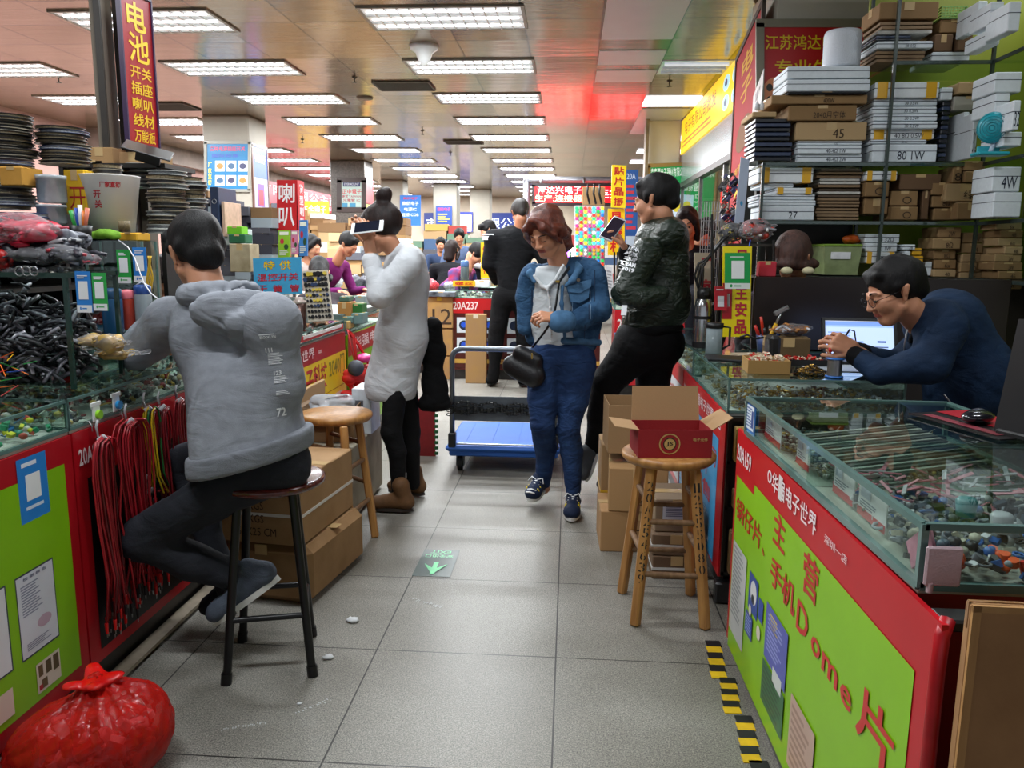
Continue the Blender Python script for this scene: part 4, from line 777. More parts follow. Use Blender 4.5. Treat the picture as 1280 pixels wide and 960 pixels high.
for i, (q, cc) in enumerate([((108, 184, 140, 208), 'A88458'), ((150, 190, 182, 214), 'B08A60'), ((180, 193, 200, 212), '9A7A50'), ((184, 212, 210, 226), 'B08A60'), ((104, 200, 128, 214), 'E4E6E8')]):
    (c, d) = rect(*q, 3.72, .12); c = (c[0], c[1], c[2]); carton(['tan carton left of the wooden post, high shelf', 'tan carton right of the wooden post base', 'small tan carton beside the black tray', 'flat tan carton lower right of the post', 'small white box in front of the tan carton'][i], c, d, col=cc, col2=cc)
mb = MB(); c = AY(185, 188, 3.5); R = rotm(.35, .25, .4); mb.box(c, (.20, .14, .008), R, b=.002); mb.box(c-[0, 0, .03], (.10, .06, .04), R, b=.004); mb.obj('black_tray', M('0C0C0E', .3, kind='black_plastic'), label='tilted flat black tray on top of the stock right of post', cat='tray')
mb = MB(); mb.box((-2.08, 3.74, 1.70), (.5, .3, .02)); mb.box((-2.32, 3.74, 1.57), (.02, .3, .26)); mb.box((-1.86, 3.74, .85), (.02, .3, 1.7)); mb.obj('top_shelf', DK, lsh, world=True)
# hooks of pens and pliers on a green clip
t = thing('tool_cup', 'black cup of pens and coloured pliers in front of white bin', 'tool holder', AY(103, 300, 2.75))
mb = MB(); mb.lathe([(.028, 0), (.036, .05), (.032, .05), (.025, .004)], n=18); mb.obj('cup', BLK, t)
for i, (dx, cc) in enumerate(((-.02, '2EA040'), (-.005, '2A50B0'), (.005, 'D8D8DC'), (.016, 'E0782A'), (.024, 'D87A60'))): mb = MB(); mb.tube([(dx*.5, 0, .01), (dx, -.01, .06), (dx*1.4, -.01, .10+.01*(i % 3))], [.005, .006, .008], 8); mb.obj('handle', M(cc, .35, kind='plastic'), t)
s_ = SDF(.015); q = AY(130, 294, 2.95)
for dx, dz, r in ((-.03, 0, .014), (0, .006, .018), (.03, .003, .014), (.045, -.004, .010)): s_.cap(q+[dx-.012, 0, dz], q+[dx+.012, .02, dz], r, r)
s_.put('cleaning_cloth', M('6FA024', .8, bump=.4, kind='cloth'), h=.005, label='crumpled lime green cloth on top of the glass box', cat='cloth')
(c, d) = rect(148, 291, 171, 301, 2.96, .10); carton('yellow flat case lying beside the lime green cloth', c, d, col='D8A020', col2='E0AA2A', name='flat_case', cat='case')
# bags of red and dark leads on the rack top
rk = thing('glass_rack', 'open glass rack on left counter filled with packed black cables', 'glass rack', (-1.75, 2.45, .92))
for z in (.925, 1.255): mb = MB(); mb.box((-1.82, 2.375, z), (.72, .27, .008)); mb.obj('glass_shelf', GLT, rk, world=True)
mb = MB()
for (x, y) in ((-1.465, 2.245), (-1.465, 2.505), (-2.175, 2.245), (-2.175, 2.505)): mb.box((x, y, 1.09), (.012, .012, .34))
for y in (2.243, 2.507): mb.box((-1.82, y, 1.255), (.73, .010, .014))
mb.box((-1.463, 2.375, 1.255), (.010, .27, .014)); mb.obj('edge_frame', M('1E3A32', .2, kind='glass_edge'), rk, world=True)
def bagged(lab, c, r, inner, seed, R=None, name='parts_bag', n=26, cat='bag of parts', fa=.32, fk='pct', size=(.012, .03)):
    """clear bag crumpled round its load: the load is one inner mesh"""
    c = np.array(c, float); t = thing(name, lab, cat, c-[0, 0, r[2]]); B = np.eye(3) if R is None else R; rr = random.Random(seed); mb = MB(); mats = [M(k, .4, 0, .2, 50, kind='parts') for k in inner]
    for i in range(n):
        q = np.array([rr.gauss(0, .4), rr.gauss(0, .4), rr.gauss(0, .3)]); q = q/max(1, np.linalg.norm(q)/.8); p = c+B @ (q*np.array(r)); s = rr.uniform(*size); m_ = rr.randrange(len(inner)); a = rr.uniform(0, 6.3); d = np.array([math.cos(a), math.sin(a), rr.uniform(-.2, .2)])
        if 'p' in fk: mb.tube([p-d*s*1.6, p+[0, 0, s*.3], p+d*s*1.6], s*.22, 5, m_)
        else: mb.box(p, (s, s*.8, s*.6), rotm(rr.random(), rr.random(), a), mat=m_)
    core = SDF(.01); core.ell(c, np.array(r)*.72, B); w0 = wob(seed+3, .02, 60); core.fn = w0; V, F = core.mesh(.008); mb.add(V, F, 0, True); mb.obj('contents', mats, t, world=True)
    S = SDF(.02); S.ell(c, np.array(r)*.96, B); S.cap(c+B @ (np.array([.8, .1, .2])*r), c+B @ (np.array([1.15, .1, .35])*r), min(r)*.35, min(r)*.2)
    w = fold(seed, .010, 26); w2 = wob(seed, .008, 30); S.fn = lambda X, Y, Z: w(X, Y, Z)+w2(X, Y, Z); S.put('clear_bag', film('E8E8EC', fa*.4), t, h=.006); return t
bagged('clear bag packed with crimson leads, larger one on top of the rack', AY(38, 287, 2.36), (.115, .13, .045), ['C01C3A', 'A01430', 'D84A60'], 1, rotm(0, .18, .2))
bagged('clear bag of crimson leads below the larger crimson one', AY(18, 298, 2.34), (.10, .10, .032), ['C01C3A', 'B02040'], 2)
bagged('bag of bright red leads at left frame edge', AY(4, 323, 2.30), (.05, .09, .035), ['C8201C', '9A1414'], 3)
bagged('bag of dark and silver leads beneath crimson bags', AY(45, 318, 2.34), (.10, .11, .035), ['1A1A22', '3A3A44', '8A8A90'], 4)
bagged('bag of red and black clips beside the crimson bags', AY(84, 318, 2.36), (.10, .08, .034), ['2A2A34', 'B83040', '9A9AA8'], 5, rotm(0, .15, 0))
bagged('bag of clear and silver pieces right of crimson bag', AY(88, 302, 2.40), (.05, .06, .030), ['8A8E98', 'C8CACC', '3A3C44'], 6)
bagged('low bag of white nylon pieces at the rack edge', AY(76, 340, 2.38), (.07, .06, .020), ['C8C4BA', 'A8A8A0'], 7)
bagged('low dark bag with metal rings on rack top', AY(34, 340, 2.33), (.09, .07, .022), ['14141C', '24242E'], 8)
for i in range(3): mb = MB(); q = AY(24+9*i, 339, 2.22); mb.tube([q+[.013*math.cos(a), 0, .013*math.sin(a)] for a in np.linspace(0, 6.28, 12, endpoint=False)], .002, 5, closed=True); mb.obj('metal_ring', STEEL, label='small steel ring at the front of dark bag, '+('left one', 'middle one', 'right one')[i], cat='ring', group='steel rings')
# packed black cables inside the rack
r_ = random.Random(4); mb = MB(); mm = [M('202024', .4, 0, .3, 60, kind='cable_pack'), M('55555C', .3, 0, .3, 60, kind='cable_pack'), M('9A9AA2', .2, 0, .3, 60, kind='wrap')]  # greys paint in the sheen on the cables, and bits of plastic bag
for i in range(900):
    p = np.array([r_.uniform(-2.12, -1.52), r_.uniform(2.27, 2.48), 0]); p[2] = .94+r_.random()*(.12+.18*(p[1]-2.25)/.23)*(1.0 if p[0] < -1.7 else .8); a = r_.uniform(0, 3.14); d = np.array([math.cos(a), math.sin(a)*.6, r_.uniform(-.6, .6)])*r_.uniform(.02, .05)
    mb.tube([p-d, p+[0, 0, .008], p+d], r_.uniform(.003, .008), 5, r_.choice((0, 0, 0, 1, 1, 2)))
mb.obj('cable_heap', mm, label='heap of black packed cables filling the glass rack', cat='cables', kind='stuff')
# coloured clips and odds on the left counter
scatter('test_clips', 'loose red, green, yellow and blue test clips at left edge of counter', 'test clips', -1.72, -1.48, 1.90, 2.12, .93, 95, ['B8201C', '1E8A3C', 'D8A81C', '1E3E8A', '141414', 'D86A1C'], (.012, .02), 21, 'p', hz=.11, rough=.3)
s_ = SDF(.02); s_.cap((-1.60, 1.98, .94), (-1.60, 2.0, 1.02), .035, .03); s_.cap((-1.58, 1.93, .93), (-1.66, 1.93, .95), .03, .03); s_.fn = fold(3, .012, 30); s_.put('red_bag_small', M('B81410', .3, bump=.4, kind='plastic_bag'), h=.006, label='small crumpled bright red plastic bag on the counter corner', cat='plastic bag')
mb = MB(); q = AZ(58, 480, .915); d = nrm((.9, .25, 0)); q[2] = .93; mb.cyl(q-d*.09, q+d*.02, .010, .011, 14, 1); mb.cyl(q+d*.02, q+d*.075, .0125, .012, 14, 0); mb.obj('marker_pen', [M('B41818', .3, kind='red_cap'), BLK], label='thick marker pen with red cap lying on left glass counter', cat='marker pen')
mb = MB(); q = AZ(54, 476, .915); mb.lathe([(.017, 0), (.018, .002), (.018, .05), (.015, .055), (0, .055)], n=20); mb.obj('white_cap_tube', M('D8DADC', .35, alpha=.85, kind='plastic'), loc=q, label='short translucent white cylinder standing on the glass counter', cat='container')
for i, (x, y, c_, lab) in enumerate(((120, 515, '8CC82A', 'green'), (145, 503, '2A8AC8', 'blue'))):
    t = thing('switch_button', 'white switch plate with %s button taped inside case front' % lab, 'switch', AX(x, y, -1.385)); mb = MB(); mb.box((0, 0, 0), (.004, .036, .055), b=.001); mb.box((0, 0, .024), (.005, .05, .012), b=.001); mb.obj('plate', WHT, t); mb = MB(); mb.cyl((.002, .004, -.008), (.012, .004, -.008), .013, n=16); mb.obj('button', M(c_, .3, kind='button'), t)
for k, (x0, x1, y0, y1, n, cols, lab) in enumerate([(-1.9, -1.42, 1.2, 2.09, 700, ['1E7A5A', '2A9A6A', 'C8C82A', 'D8D8D0', '1E5A8A', '9A9A90', 'C85A4A'], 'green, yellow and white terminal blocks inside the lit left case'), (-1.9, -1.42, 2.13, 3.04, 900, ['8A8A84', '24262A', 'B8B8B0', '5A5E5C', 'B89A4A', '7A1E24'], 'metal switches and jacks inside the case above the wire bundles'), (-1.9, -1.43, 3.1, 3.9, 200, ['8A8A84', 'B8B8B0', '3A3A3C'], 'grey parts in the case behind the hooded person')]):
    scatter('case_parts', lab, 'components', x0, x1, y0, y1, .832, n, cols, (.012, .028), 30+k, 'bcpd', hz=.035)
bagged('flat clear bag of gold pins lying on the left glass counter', AZ(126, 436, 1.025)+np.array([0, 0, .02]), (.11, .06, .022), ['C8A458', 'D8BC78', 'B08A40'], 11, rotm(0, 0, -.3), n=60, size=(.006, .014))
bagged('second clear bag of gold strips nearer the elbow', AZ(148, 446, .99)+np.array([.0, 0, .01]), (.08, .045, .016), ['C8A458', 'D8BC78'], 12, rotm(0, 0, .3), n=40, size=(.006, .014))
t = thing('raised_case', 'low raised glass case at the back of left counter carrying the bottles', 'glass case', (-1.72, 2.86, .916))
mb = MB(); mb.box((-1.76, 2.66, .965), (.40, .66, .095)); mb.obj('glass_body', GLT, t, world=True); mb = MB()
for x in (-1.96, -1.56):
    for y in (2.33, 2.99): mb.box((x, y, .965), (.008, .008, .10))
for z in (.919, 1.012):
    for y in (2.33, 2.99): mb.box((-1.76, y, z), (.4, .008, .006))
    for x in (-1.96, -1.56): mb.box((x, 2.66, z), (.008, .66, .006))
mb.obj('edge_frame', EDGE, t, world=True)
# payment cards without codes, glass box, bottles
def paycard(lab, px, py, w, h, Y, col, ang=0, foot='F0F2F4'):
    a = AY(px, py, Y); r = np.array([math.cos(ang), math.sin(ang), 0])*w; return sign('payment_card', lab, 'card', a, a+r, a-np.array([0, 0, h]), col, [('r', .18, .24, .64, .44, 'F2F4F6'), ('r', 0, .82, 1, .18, foot), ('l', .15, .08, .7, .1, 'F2F4F6', 2), ('e', .2, .86, .1, .08, col), ('l', .36, .87, .45, .06, col, 1)], thick=.003)
paycard('blue payment card with white header on the rack corner', 93, 339, .045, .118, 2.22, '2C84D8'); paycard('green payment card next to the blue one on rack corner', 114, 341, .042, .108, 2.225, '2CA84A')
paycard('green payment card on the front of the glass box', 145, 312, .052, .125, 2.93, '2CA84A'); paycard('blue payment card on the front of glass box', 165, 309, .052, .130, 2.93, '2C84D8')
t = thing('glass_box', 'small standing glass box behind the payment cards', 'glass box', AY(147, 372, 2.96)); o_ = AY(112, 372, 2.96); w = AY(182, 372, 2.96)[0]-o_[0]; hh = AY(112, 301, 2.96)[2]-.915
cx = (o_[0]+AY(182, 372, 2.96)[0])/2; FR[t.name] = (np.array([cx, 3.01, .915]), 0); t.location = (cx, 3.01, .915)
for s in (-1, 1): mb = MB(); mb.box((s*w/2, 0, hh/2), (.005, .10, hh)); mb.obj('glass_panel', GL, t); mb = MB(); mb.box((0, s*.05, hh/2), (w, .005, hh)); mb.obj('glass_panel', GL, t)
mb = MB(); mb.box((0, 0, hh), (w, .1, .006)); mb.obj('glass_top', GLT, t)
mb = MB()
for sx in (-1, 1):
    for sy in (-1, 1): mb.box((sx*w/2, sy*.05, hh/2), (.008, .008, hh))
mb.obj('edge_frame', EDGE, t)
def bottle(lab, px, py, Y, r, h, col, cap, alpha=1, strap=False, z=None):
    
    a = AY(px, py, Y); z = a[2] if z is None else z; t = thing('water_bottle', lab, 'bottle', (a[0], Y, z)); mb = MB(); mb.lathe([(r*.9, 0), (r, .006), (r, h*.72), (r*.93, h*.78), (r*.9, h*.79)], n=26); mb.obj('bottle_body', M(col, .25, 0, .06, 9, alpha=alpha, kind='bottle'), t)
    mb = MB(); mb.lathe([(r*.94, h*.77), (r*.98, h*.79), (r*.98, h*.94), (r*.8, h*.985), (0, h)], n=26); mb.obj('cap', M(cap, .3, kind='cap'), t)
    if strap: mb = MB(); mb.tube([(-r*.7, 0, h*.98), (0, 0, h*1.06), (r*.7, 0, h*.98)], .003, 6); mb.obj('carry_loop', M('E8EAEC', .4, kind='cord'), t)
    return t
bottle('dark teal vacuum flask standing on the left glass counter', 143, 417, 2.78, .035, .165, '1E4A6E', '1A4060'); bottle('pink-lidded bottle of reddish tea beside the teal flask', 161, 412, 2.84, .027, .148, 'A83A2A', 'D8707A', .75); bottle('clear water bottle with blue lid beside pink-lidded bottle', 181, 408, 2.86, .031, .155, 'C8D4DA', '2A4A8A', .45, True)
mb = MB(); mb.tube([AY(148, 300, 2.9), AY(160, 309, 2.89), AY(168, 322, 2.88), AY(174, 338, 2.86), AY(180, 354, 2.84), AY(188, 366, 2.8), AY(198, 374, 2.75)], .0022, 6); mb.obj('hanging_cable', M('E4E4E8', .4, kind='cord'), label='thin white cord hanging over the payment cards', cat='cord')
mb = MB()
for k in range(5): mb.tube([AY(185+2*math.sin(q+k), 320+45*q/6.3, 2.9)+np.array([.003*k, 0, 0]) for q in np.linspace(0, 6.3, 12)], .003, 5)
mb.obj('cable_coil', M('C8A01E', .5, kind='cord'), label='bundle of yellow cord hanging beside blue payment card', cat='cord')
mb = MB(); q = AY(147, 312, 2.44); mb.lathe([(.02, 0), (.021, .04), (.0, .04)], (0, 0, 0), n=18); mb.obj('seed_jar', M('6A5A3A', .6, 0, .5, 300, kind='seeds'), loc=AY(156, 290, 2.9), label='small clear jar of brown grains in front of white bin', cat='jar')
# wire bundles hung on hooks from the case
def bundle(lab, x, y, ztop, L, cols, n, w, group=None, tips=True, spread=1.0, seed=1):
    r = random.Random(seed); t = thing('wire_bundle', lab, 'wire bundle', (x, y, ztop), 0, group); mats = [M(c, .35, 0, .1, 40, kind='wire') for c in cols]; mb = MB(); tp = MB()
    for i in range(n):
        u = (i/(n-1)-.5)*2; k = r.randrange(len(cols)); dx = r.uniform(-.012, .035); a = .5*w*u
        l = L*r.uniform(.88, 1.0); P = [(dx, 0, .004-.03*(1-abs(u))), (dx, a*.7, -.008-.02*(1-abs(u))), (dx, a*1.05, -.045), (dx, a*1.15+r.uniform(-.004, .004), -L*.2), (dx+r.uniform(-.006, .006), a*r.uniform(.75, 1.0), -L*.45), (dx+r.uniform(0, .02), a*.8*spread+r.uniform(-.012, .012), -L*.75), (dx+r.uniform(0, .03), a*1.1*spread+r.uniform(-.02, .02), -l)]
        mb.tube(P, .0033, 5, k)
        if tips:
            e = np.array(P[-1]); c_ = r.choice((0, 1)); tp.cyl(e, e-[0, 0, .032], .0055, .004, 7, c_); tp.cyl(e-[0, 0, .032], e-[0, 0, .045], .002, .0015, 5, 2)
    mb.obj('leads', mats, t)
    if tips: tp.obj('clips', [M('C81818', .3, kind='clip'), M('141416', .3, kind='clip'), STEEL], t)
    mb = MB(); mb.cyl((.005, -.004, -.012), (.02, .004, .002), .011, .009, 10); mb.tube([(.0, 0, .0), (-.004, 0, .03), (0, .004, .05)], .0035, 6); mb.obj('tie', M('C8C8CC', .4, alpha=.8, kind='tie'), t); return t
bundle('long bundle of red test leads with clips, hung nearest the counter join', -1.365, 2.185, .79, .56, ['A81C26', '8E1420', '5A1018'], 30, .105, seed=1)
bundle('long wide bundle of red test leads, second along the hooks', -1.36, 2.33, .81, .56, ['B01C28', '8E1420', 'A8202C'], 34, .14, seed=2)
bundle('short bundle of green, yellow and blue leads behind the red ones', -1.38, 2.475, .82, .30, ['1E6A34', 'D8B41C', '1E2E6A', '141416'], 14, .06, seed=3, tips=False)
bundle('dark red lead bundle near hooded person, third long one', -1.37, 2.55, .81, .46, ['7A1420', '5A1018', '8A1A24'], 18, .09, seed=4)
bundle('dark red lead bundle tight against the case, next to the knee', -1.375, 2.68, .81, .42, ['8A1A24', '6A1018'], 16, .08, seed=5)
bundle('bundle of multi-coloured thin wires with yellow plugs by the hoodie', -1.36, 2.84, .79, .24, ['D8C8A8', '2A6A3A', 'C8A820', '1A1A1C', 'B82A2A', 'D8D8D8'], 20, .09, seed=6)
bundle('low bundle of red clip leads behind the knee', -1.375, 2.45, .55, .24, ['A81C26', '141416', '8E1420'], 26, .22, seed=7)
mb = MB()
for y in (2.17, 2.33, 2.47, 2.56, 2.68, 2.84): mb.tube([(-1.395, y, .835), (-1.38, y, .84), (-1.372, y, .825), (-1.372, y, .81)], .002, 5)
mb.obj('hook_row', STEEL, cB, world=True)
t = thing('red_plastic_bag', 'big knotted red plastic bag of goods on the floor by lime counter', 'plastic bag', (-1.165, 1.77, 0))
S = SDF(.06); c = np.array([-1.165, 1.77, .105]); S.ell(c, (.16, .14, .11)); S.ell(c+[.05, .03, .03], (.11, .12, .10)); S.ell(c+[-.09, -.04, -.02], (.12, .12, .11)); S.cap(c+[-.01, .02, .08], c+[-.02, .03, .135], .05, .02); 
pt = c+np.array([-.02, .03, .14])
def fr(X, Y, Z):
    a = np.arctan2(Y-pt[1], X-pt[0]); d = np.sqrt((X-pt[0])**2+(Y-pt[1])**2+(Z-pt[2])**2); return .006*np.clip(1-d/.22, 0, 1)*np.sin(a*15)+.0035*np.sin(a*31+d*25)*np.clip(1-d/.4, 0, 1)
w1 = fold(77, .005, 22); S.fn = lambda X, Y, Z: fr(X, Y, Z)+w1(X, Y, Z); S.put('bag_film', M('E42A22', .14, 0, .12, 20, bump=1, bscale=70, alpha=.42, kind='red_film', stretch=(1, 1, .5)), t, h=.006)
S = SDF(.015); 
for a, l in ((.3, .055), (2.2, .06), (4.0, .05), (5.3, .045)): S.cap(c+[-.02, .03, .135], c+[-.02+l*math.cos(a), .03+l*math.sin(a), .155], .012, .020, sc=((0, 0, 1), .35))
S.fn = wob(5, .006, 60); S.put('knot', M('D41612', .16, 0, .12, 20, bump=.5, bscale=60, alpha=.85, kind='red_film'), t, h=.005)
r_ = random.Random(5); mb = MB()
for i in range(170):
    q = np.array([r_.gauss(0, .5), r_.gauss(0, .5), r_.gauss(0, .5)]); q /= max(1, np.linalg.norm(q)/.75); mb.box(c+q*[.16, .14, .09], (.05, .035, .025), rotm(r_.random()*3, r_.random()*3, r_.random()*3), b=.004, mat=r_.randrange(3))
mb.obj('goods', [M('C83028', .4, kind='parts'), M('9A2420', .4, kind='parts'), M('E09AA0', .4, kind='parts')], t, world=True)
# ================================================================ far part of the hall
PIL = M('9C968A', .6, 0, .08, 3, kind='painted_pillar'); STN = M('5A544E', .35, 0, .35, 30, kind='stone_pillar')
def pillar(i, x0, x1, y0, col=PIL, d=.65): mb = MB(); mb.box(((x0+x1)/2, y0+d/2, ZC/2), (x1-x0, d, ZC), b=.015); mb.box(((x0+x1)/2, y0+d/2, .06), (x1-x0+.02, d+.02, .12)); mb.obj('pillar_%d' % i, col, kind='structure')
PX = -4.36
pillar(1, -5.0, PX, 10.9); pillar(2, -4.9, PX+.18, 16.4, STN); pillar(3, -4.95, PX, 21.0); pillar(4, -3.75, -3.1, 22.0); pillar(5, -3.0, -2.4, 24.0); pillar(6, 1.02, 1.46, 11.4, M('D8D4C8', .6, 0, .05, 3, kind='painted_pillar'))
sign('poster', 'bright blue poster with small product pictures on the near pillar', 'poster', AY(257, 178, 10.88), AY(312, 178, 10.88), AY(257, 238, 10.88), '126C9C', [('t', .1, .08, .8, .10, 'C83A5A', '各种电源插座开关'), ('t', .15, .24, .6, .07, '3A4AA8', '国际标准'), ('v', .06, .4, .08, .5, 'E8E048', '厂家直销')]+[('r', .22+.26*i, .38+.3*j, .22, .22, 'E6EAEE') for i in range(3) for j in range(2)]+[('e', .25+.26*i, .43+.3*j, .16, .12, ('C87A3A', '3A5A7A', '3A3A5A')[(i+j) % 3]) for i in range(3) for j in range(2)], rim='8A887E', rimw=.04)
sign('poster', 'purple and white poster on the side of the near pillar', 'poster', (PX+.016, 10.95, 2.72), (PX+.016, 11.5, 2.72), (PX+.016, 10.95, 1.7), 'A8A0B4', [('r', 0, 0, 1, .42, '3A5AB0'), ('t', .15, .1, .7, .12, 'E8ECF4', '有限电子'), ('r', .25, .5, .45, .3, '6A3A8A'), ('r', .33, .58, .3, .2, 'C8283A')], rim='6A4A40', rimw=.04)
sign('signboard', 'pale green framed board with red traditional characters on stone pillar', 'signboard', AY(424, 225, 16.38), AY(455, 225, 16.38), AY(424, 262, 16.38), 'B8D0C8', [('r', .15, .06, .7, .16, '1E2A5A'), ('t', .2, .1, .6, .08, 'C8D0E0', 'EVERMOUNT'), ('t', .12, .3, .78, .17, 'C8303A', '正中電子'), ('t', .12, .5, .76, .1, 'A83040', '専営 TAIWAN'), ('t', .15, .63, .7, .1, 'A83040', '光電管 IC'), ('r', .12, .78, .22, .18, '3A90B8'), ('r', .42, .78, .25, .18, '3A90B8')], rim='3A2A26', rimw=.10)
mb = MB(); mb.box((PX+.187, 16.72, 2.5), (.01, .6, .5), mat=0); mb.box((PX+.187, 16.72, 1.9), (.01, .6, .65), mat=1); mb.obj('pillar_poster', [M('C8383C', .4, kind='print'), M('C8B84A', .4, kind='print')], label='red and olive boards on the side of the stone pillar', cat='poster')
for i, (x0, x1, y0, y1, Y, bg, items, lab) in enumerate([
    (500, 526, 244, 282, 20.96, '2A6AB8', [('t', .15, .06, .7, .08, 'C83048', '集航电子'), ('t', .1, .2, .8, .13, 'D8E0EC', '集航电子'), ('t', .2, .4, .6, .12, 'D8E0EC', '电源IC'), ('t', .1, .58, .8, .12, 'D8E0EC', '连接 COB')], 'mid blue board with white characters behind the woman in white'),
    (545, 565, 257, 281, 21.96, '2A4A9A', [('t', .1, .1, .8, .18, 'C83A5A', '国际电子'), ('l', .1, .38, .8, .5, 'C8B84A', 4)], 'dark blue board with pink heading on far pillar'),
    (573, 591, 265, 290, 23.96, '2E3A8A', [('r', .08, .14, .84, .84, 'C8B8B8'), ('l', .15, .2, .7, .7, '9A7A88', 9)], 'violet-framed pale list board on furthest pillar')]):
    sign('signboard', lab, 'signboard', AY(x0, y0, Y), AY(x1, y0, Y), AY(x0, y1, Y), bg, items)

# fascia rows along the far left wall and back wall
sign('company_fascia', 'long red company fascia with white characters on far left wall', 'fascia sign', (-7.0, 17.5, 2.86), (-7.0, 27.0, 2.86), (-7.0, 17.5, 2.36), 'B8283A', [('t', .04, .12, .9, .55, 'F0D8DC', '有限公司公主商(华强)'), ('t', .3, .72, .6, .2, 'E0A8B0', '0755-83682')], emit=.3, thick=.15)
sign('yellow_fascia', 'short lit yellow fascia beyond the red company fascia', 'fascia sign', (-6.4, 18.9, 2.42), (-5.7, 18.9, 2.42), (-6.4, 18.9, 2.0), 'D8B42A', [('t', .1, .2, .8, .5, 'F8F0D8', '五金电子')], emit=.7)
sign('company_fascia', 'dark blue fascia with white characters on the back wall', 'fascia sign', AY(530, 266, 27.8), AY(668, 266, 27.8), AY(530, 291, 27.8), '1A2F78', [('t', .02, .25, .10, .55, 'D8E4F4', '市'), ('t', .48, .25, .42, .55, 'D8E4F4', '有限公司')], emit=.15, thick=.15)
sign('pale_fascia', 'pale yellow strip below the dark blue fascia', 'fascia sign', AY(590, 292, 27.7), AY(668, 292, 27.7), AY(590, 306, 27.7), 'C8B86A', [('t', .1, .2, .8, .6, '8A6A2A', '电子元件')], thick=.25)
mb = MB(); mb.box((-7.25, 20, 2.95), (.3, 16, .3)); mb.obj('trim_1', M('8A7A70', .6, .1, .3, 4, kind='fascia'), kind='structure')
# stalls of the next rows: counters with heaps of cartons and bags
def stall(i, x0, x1, y, col, top, label):
    c = counter(label, [(x0, y), (x1, y), (x1, y+.55), (x0, y+.55)], .80, .88, 0, col, .08)
    sign('printed_panel', None, None, (x0, y-.01, .79), (x1, y-.01, .79), (x0, y-.01, .1), col, [('r', 0, 0, 1, .2, 'B81C24'), ('t', .06, .04, .4, .13, 'F2DADA', top), ('r', .1, .35, .3, .4, 'D8D4CC'), ('r', .55, .35, .3, .4, '3A6AA8')], thick=.01, parent=c); return c
stall(0, -3.9, -2.35, 7.3, 'A8222A', '20A23', 'red fronted glass counter in front of the purple shirt man')
stall(1, -2.3, -1.5, 6.9, 'C83038', '电子世界', 'small red and white fronted glass counter left of the white dress')
stall(2, -2.9, -1.6, 10.6, '8A5A3A', '五金', 'brown fronted counter behind the woman in white')
stall(3, -1.45, -.4, 11.2, 'A83A2A', '端子', 'counter behind the seated customers near the kiosk')
stall(4, -5.6, -4.2, 9.2, '9A2A24', '连接器', 'counter packed with bags left of near pillar')
cols_ = ['B59468', 'A78558', 'C8A87C', '8A6A48', 'D8D8D4', 'A8B4BC', 'B89A70', 'B04A44', '4A6488', 'C8AA5A', '6A8A74', '5A5A62']
names_ = {'B59468': 'tan', 'A78558': 'brown', 'C8A87C': 'light tan', '8A6A48': 'dark brown', 'D8D8D4': 'white', 'A8B4BC': 'grey-blue', 'B89A70': 'sandy', 'B04A44': 'red', '4A6488': 'blue', 'C8AA5A': 'yellow', '6A8A74': 'green', '5A5A62': 'dark grey'}
protos = {}
def pile(x0, x1, y, z0, zf, n, where, sizes=(.12, .26), cset=cols_[:7], d=.3, hmin=.04, hmax=.12, seed=1):
    """cartons set side by side in short stacks along a stall"""
    r = random.Random(seed); x = x0; k = 0; row = 0
    while x < x1-.05 and k < n:
        w = min(r.uniform(*sizes), x1-x); z = z0; lev = 0
        while z < zf(x) and k < n:
            h = r.uniform(hmin, hmax); c = r.choice(cset)
            if c not in protos:
                protos[c] = carton('x', (0, -9, 0), (1, 1, 1), col=c, col2=c, name='stock_box', bev=0); o = protos[c]
            else: o = protos[c].copy(); COL.objects.link(o)
            o.location = (x+w/2+r.uniform(-.01, .01), y+d/2+r.uniform(0, .05), z); o.scale = (w*.95, d, h); o.rotation_euler = (0, 0, r.uniform(-.08, .08))
            o['label'] = '%s box %s, %s stack, %s' % (names_[c], where, ORD[row] or 'first', 'base' if lev == 0 else ORD[lev]+' up'); o['category'] = 'box'; o['group'] = 'stock boxes '+where
            z += h+.001; k += 1; lev += 1
        x += w; row += 1
pile(-4.35, -3.2, 9.35, .885, lambda x: 1.55+.25*math.sin(x*5), 45, 'on stall before stone pillar', seed=2, cset=cols_)
pile(-5.05, -4.0, 13.0, .3, lambda x: 2.02-.06*(x+6.8), 60, 'in store under red fascia', (.3, .6), cols_[:5], .6, .07, .15, 3)
pile(-4.0, -2.6, 12.6, .3, lambda x: 1.72, 34, 'below the stone pillar', (.4, .7), cols_[:5], .6, .09, .18, 4)
pile(-3.3, -1.9, 10.8, .885, lambda x: 1.40+.12*math.sin(x*7), 30, 'behind the woman in white', (.15, .3), cols_, .3, .05, .13, 5)
pile(-3.4, -1.2, 16.0, .2, lambda x: 1.6+.15*math.sin(x*4), 46, 'at the far stalls', (.32, .5), cols_, .5, .10, .26, 6)
pile(-.6, 1.0, 14.5, .2, lambda x: 1.5, 34, 'beyond the kiosk', (.3, .45), cols_, .5, .10, .24, 7)
pile(-2.78, -2.05, 5.45, .885, lambda x: 1.76-.35*(x+2.78), 96, 'in dark stacks by the red box sign', (.11, .17), ['5A5A62', '3A3A44', '3A3A44', 'A8B4BC', '5A5A62', '8A6A48'] if names_.setdefault('3A3A44', 'charcoal') else 0, .2, .035, .075, 18)
stall(5, -4.2, -2.04, 5.4, '7A1A1E', '20A24', 'dark glass counter carrying the racks behind hooded person')
bgb = [(-3.2, 9.6, 'B83A44', 'E8D8DC'), (-2.9, 9.3, '3A5A8A', 'C8C8D0'), (-3.6, 9.4, '4A7A5A', 'C8A848')]
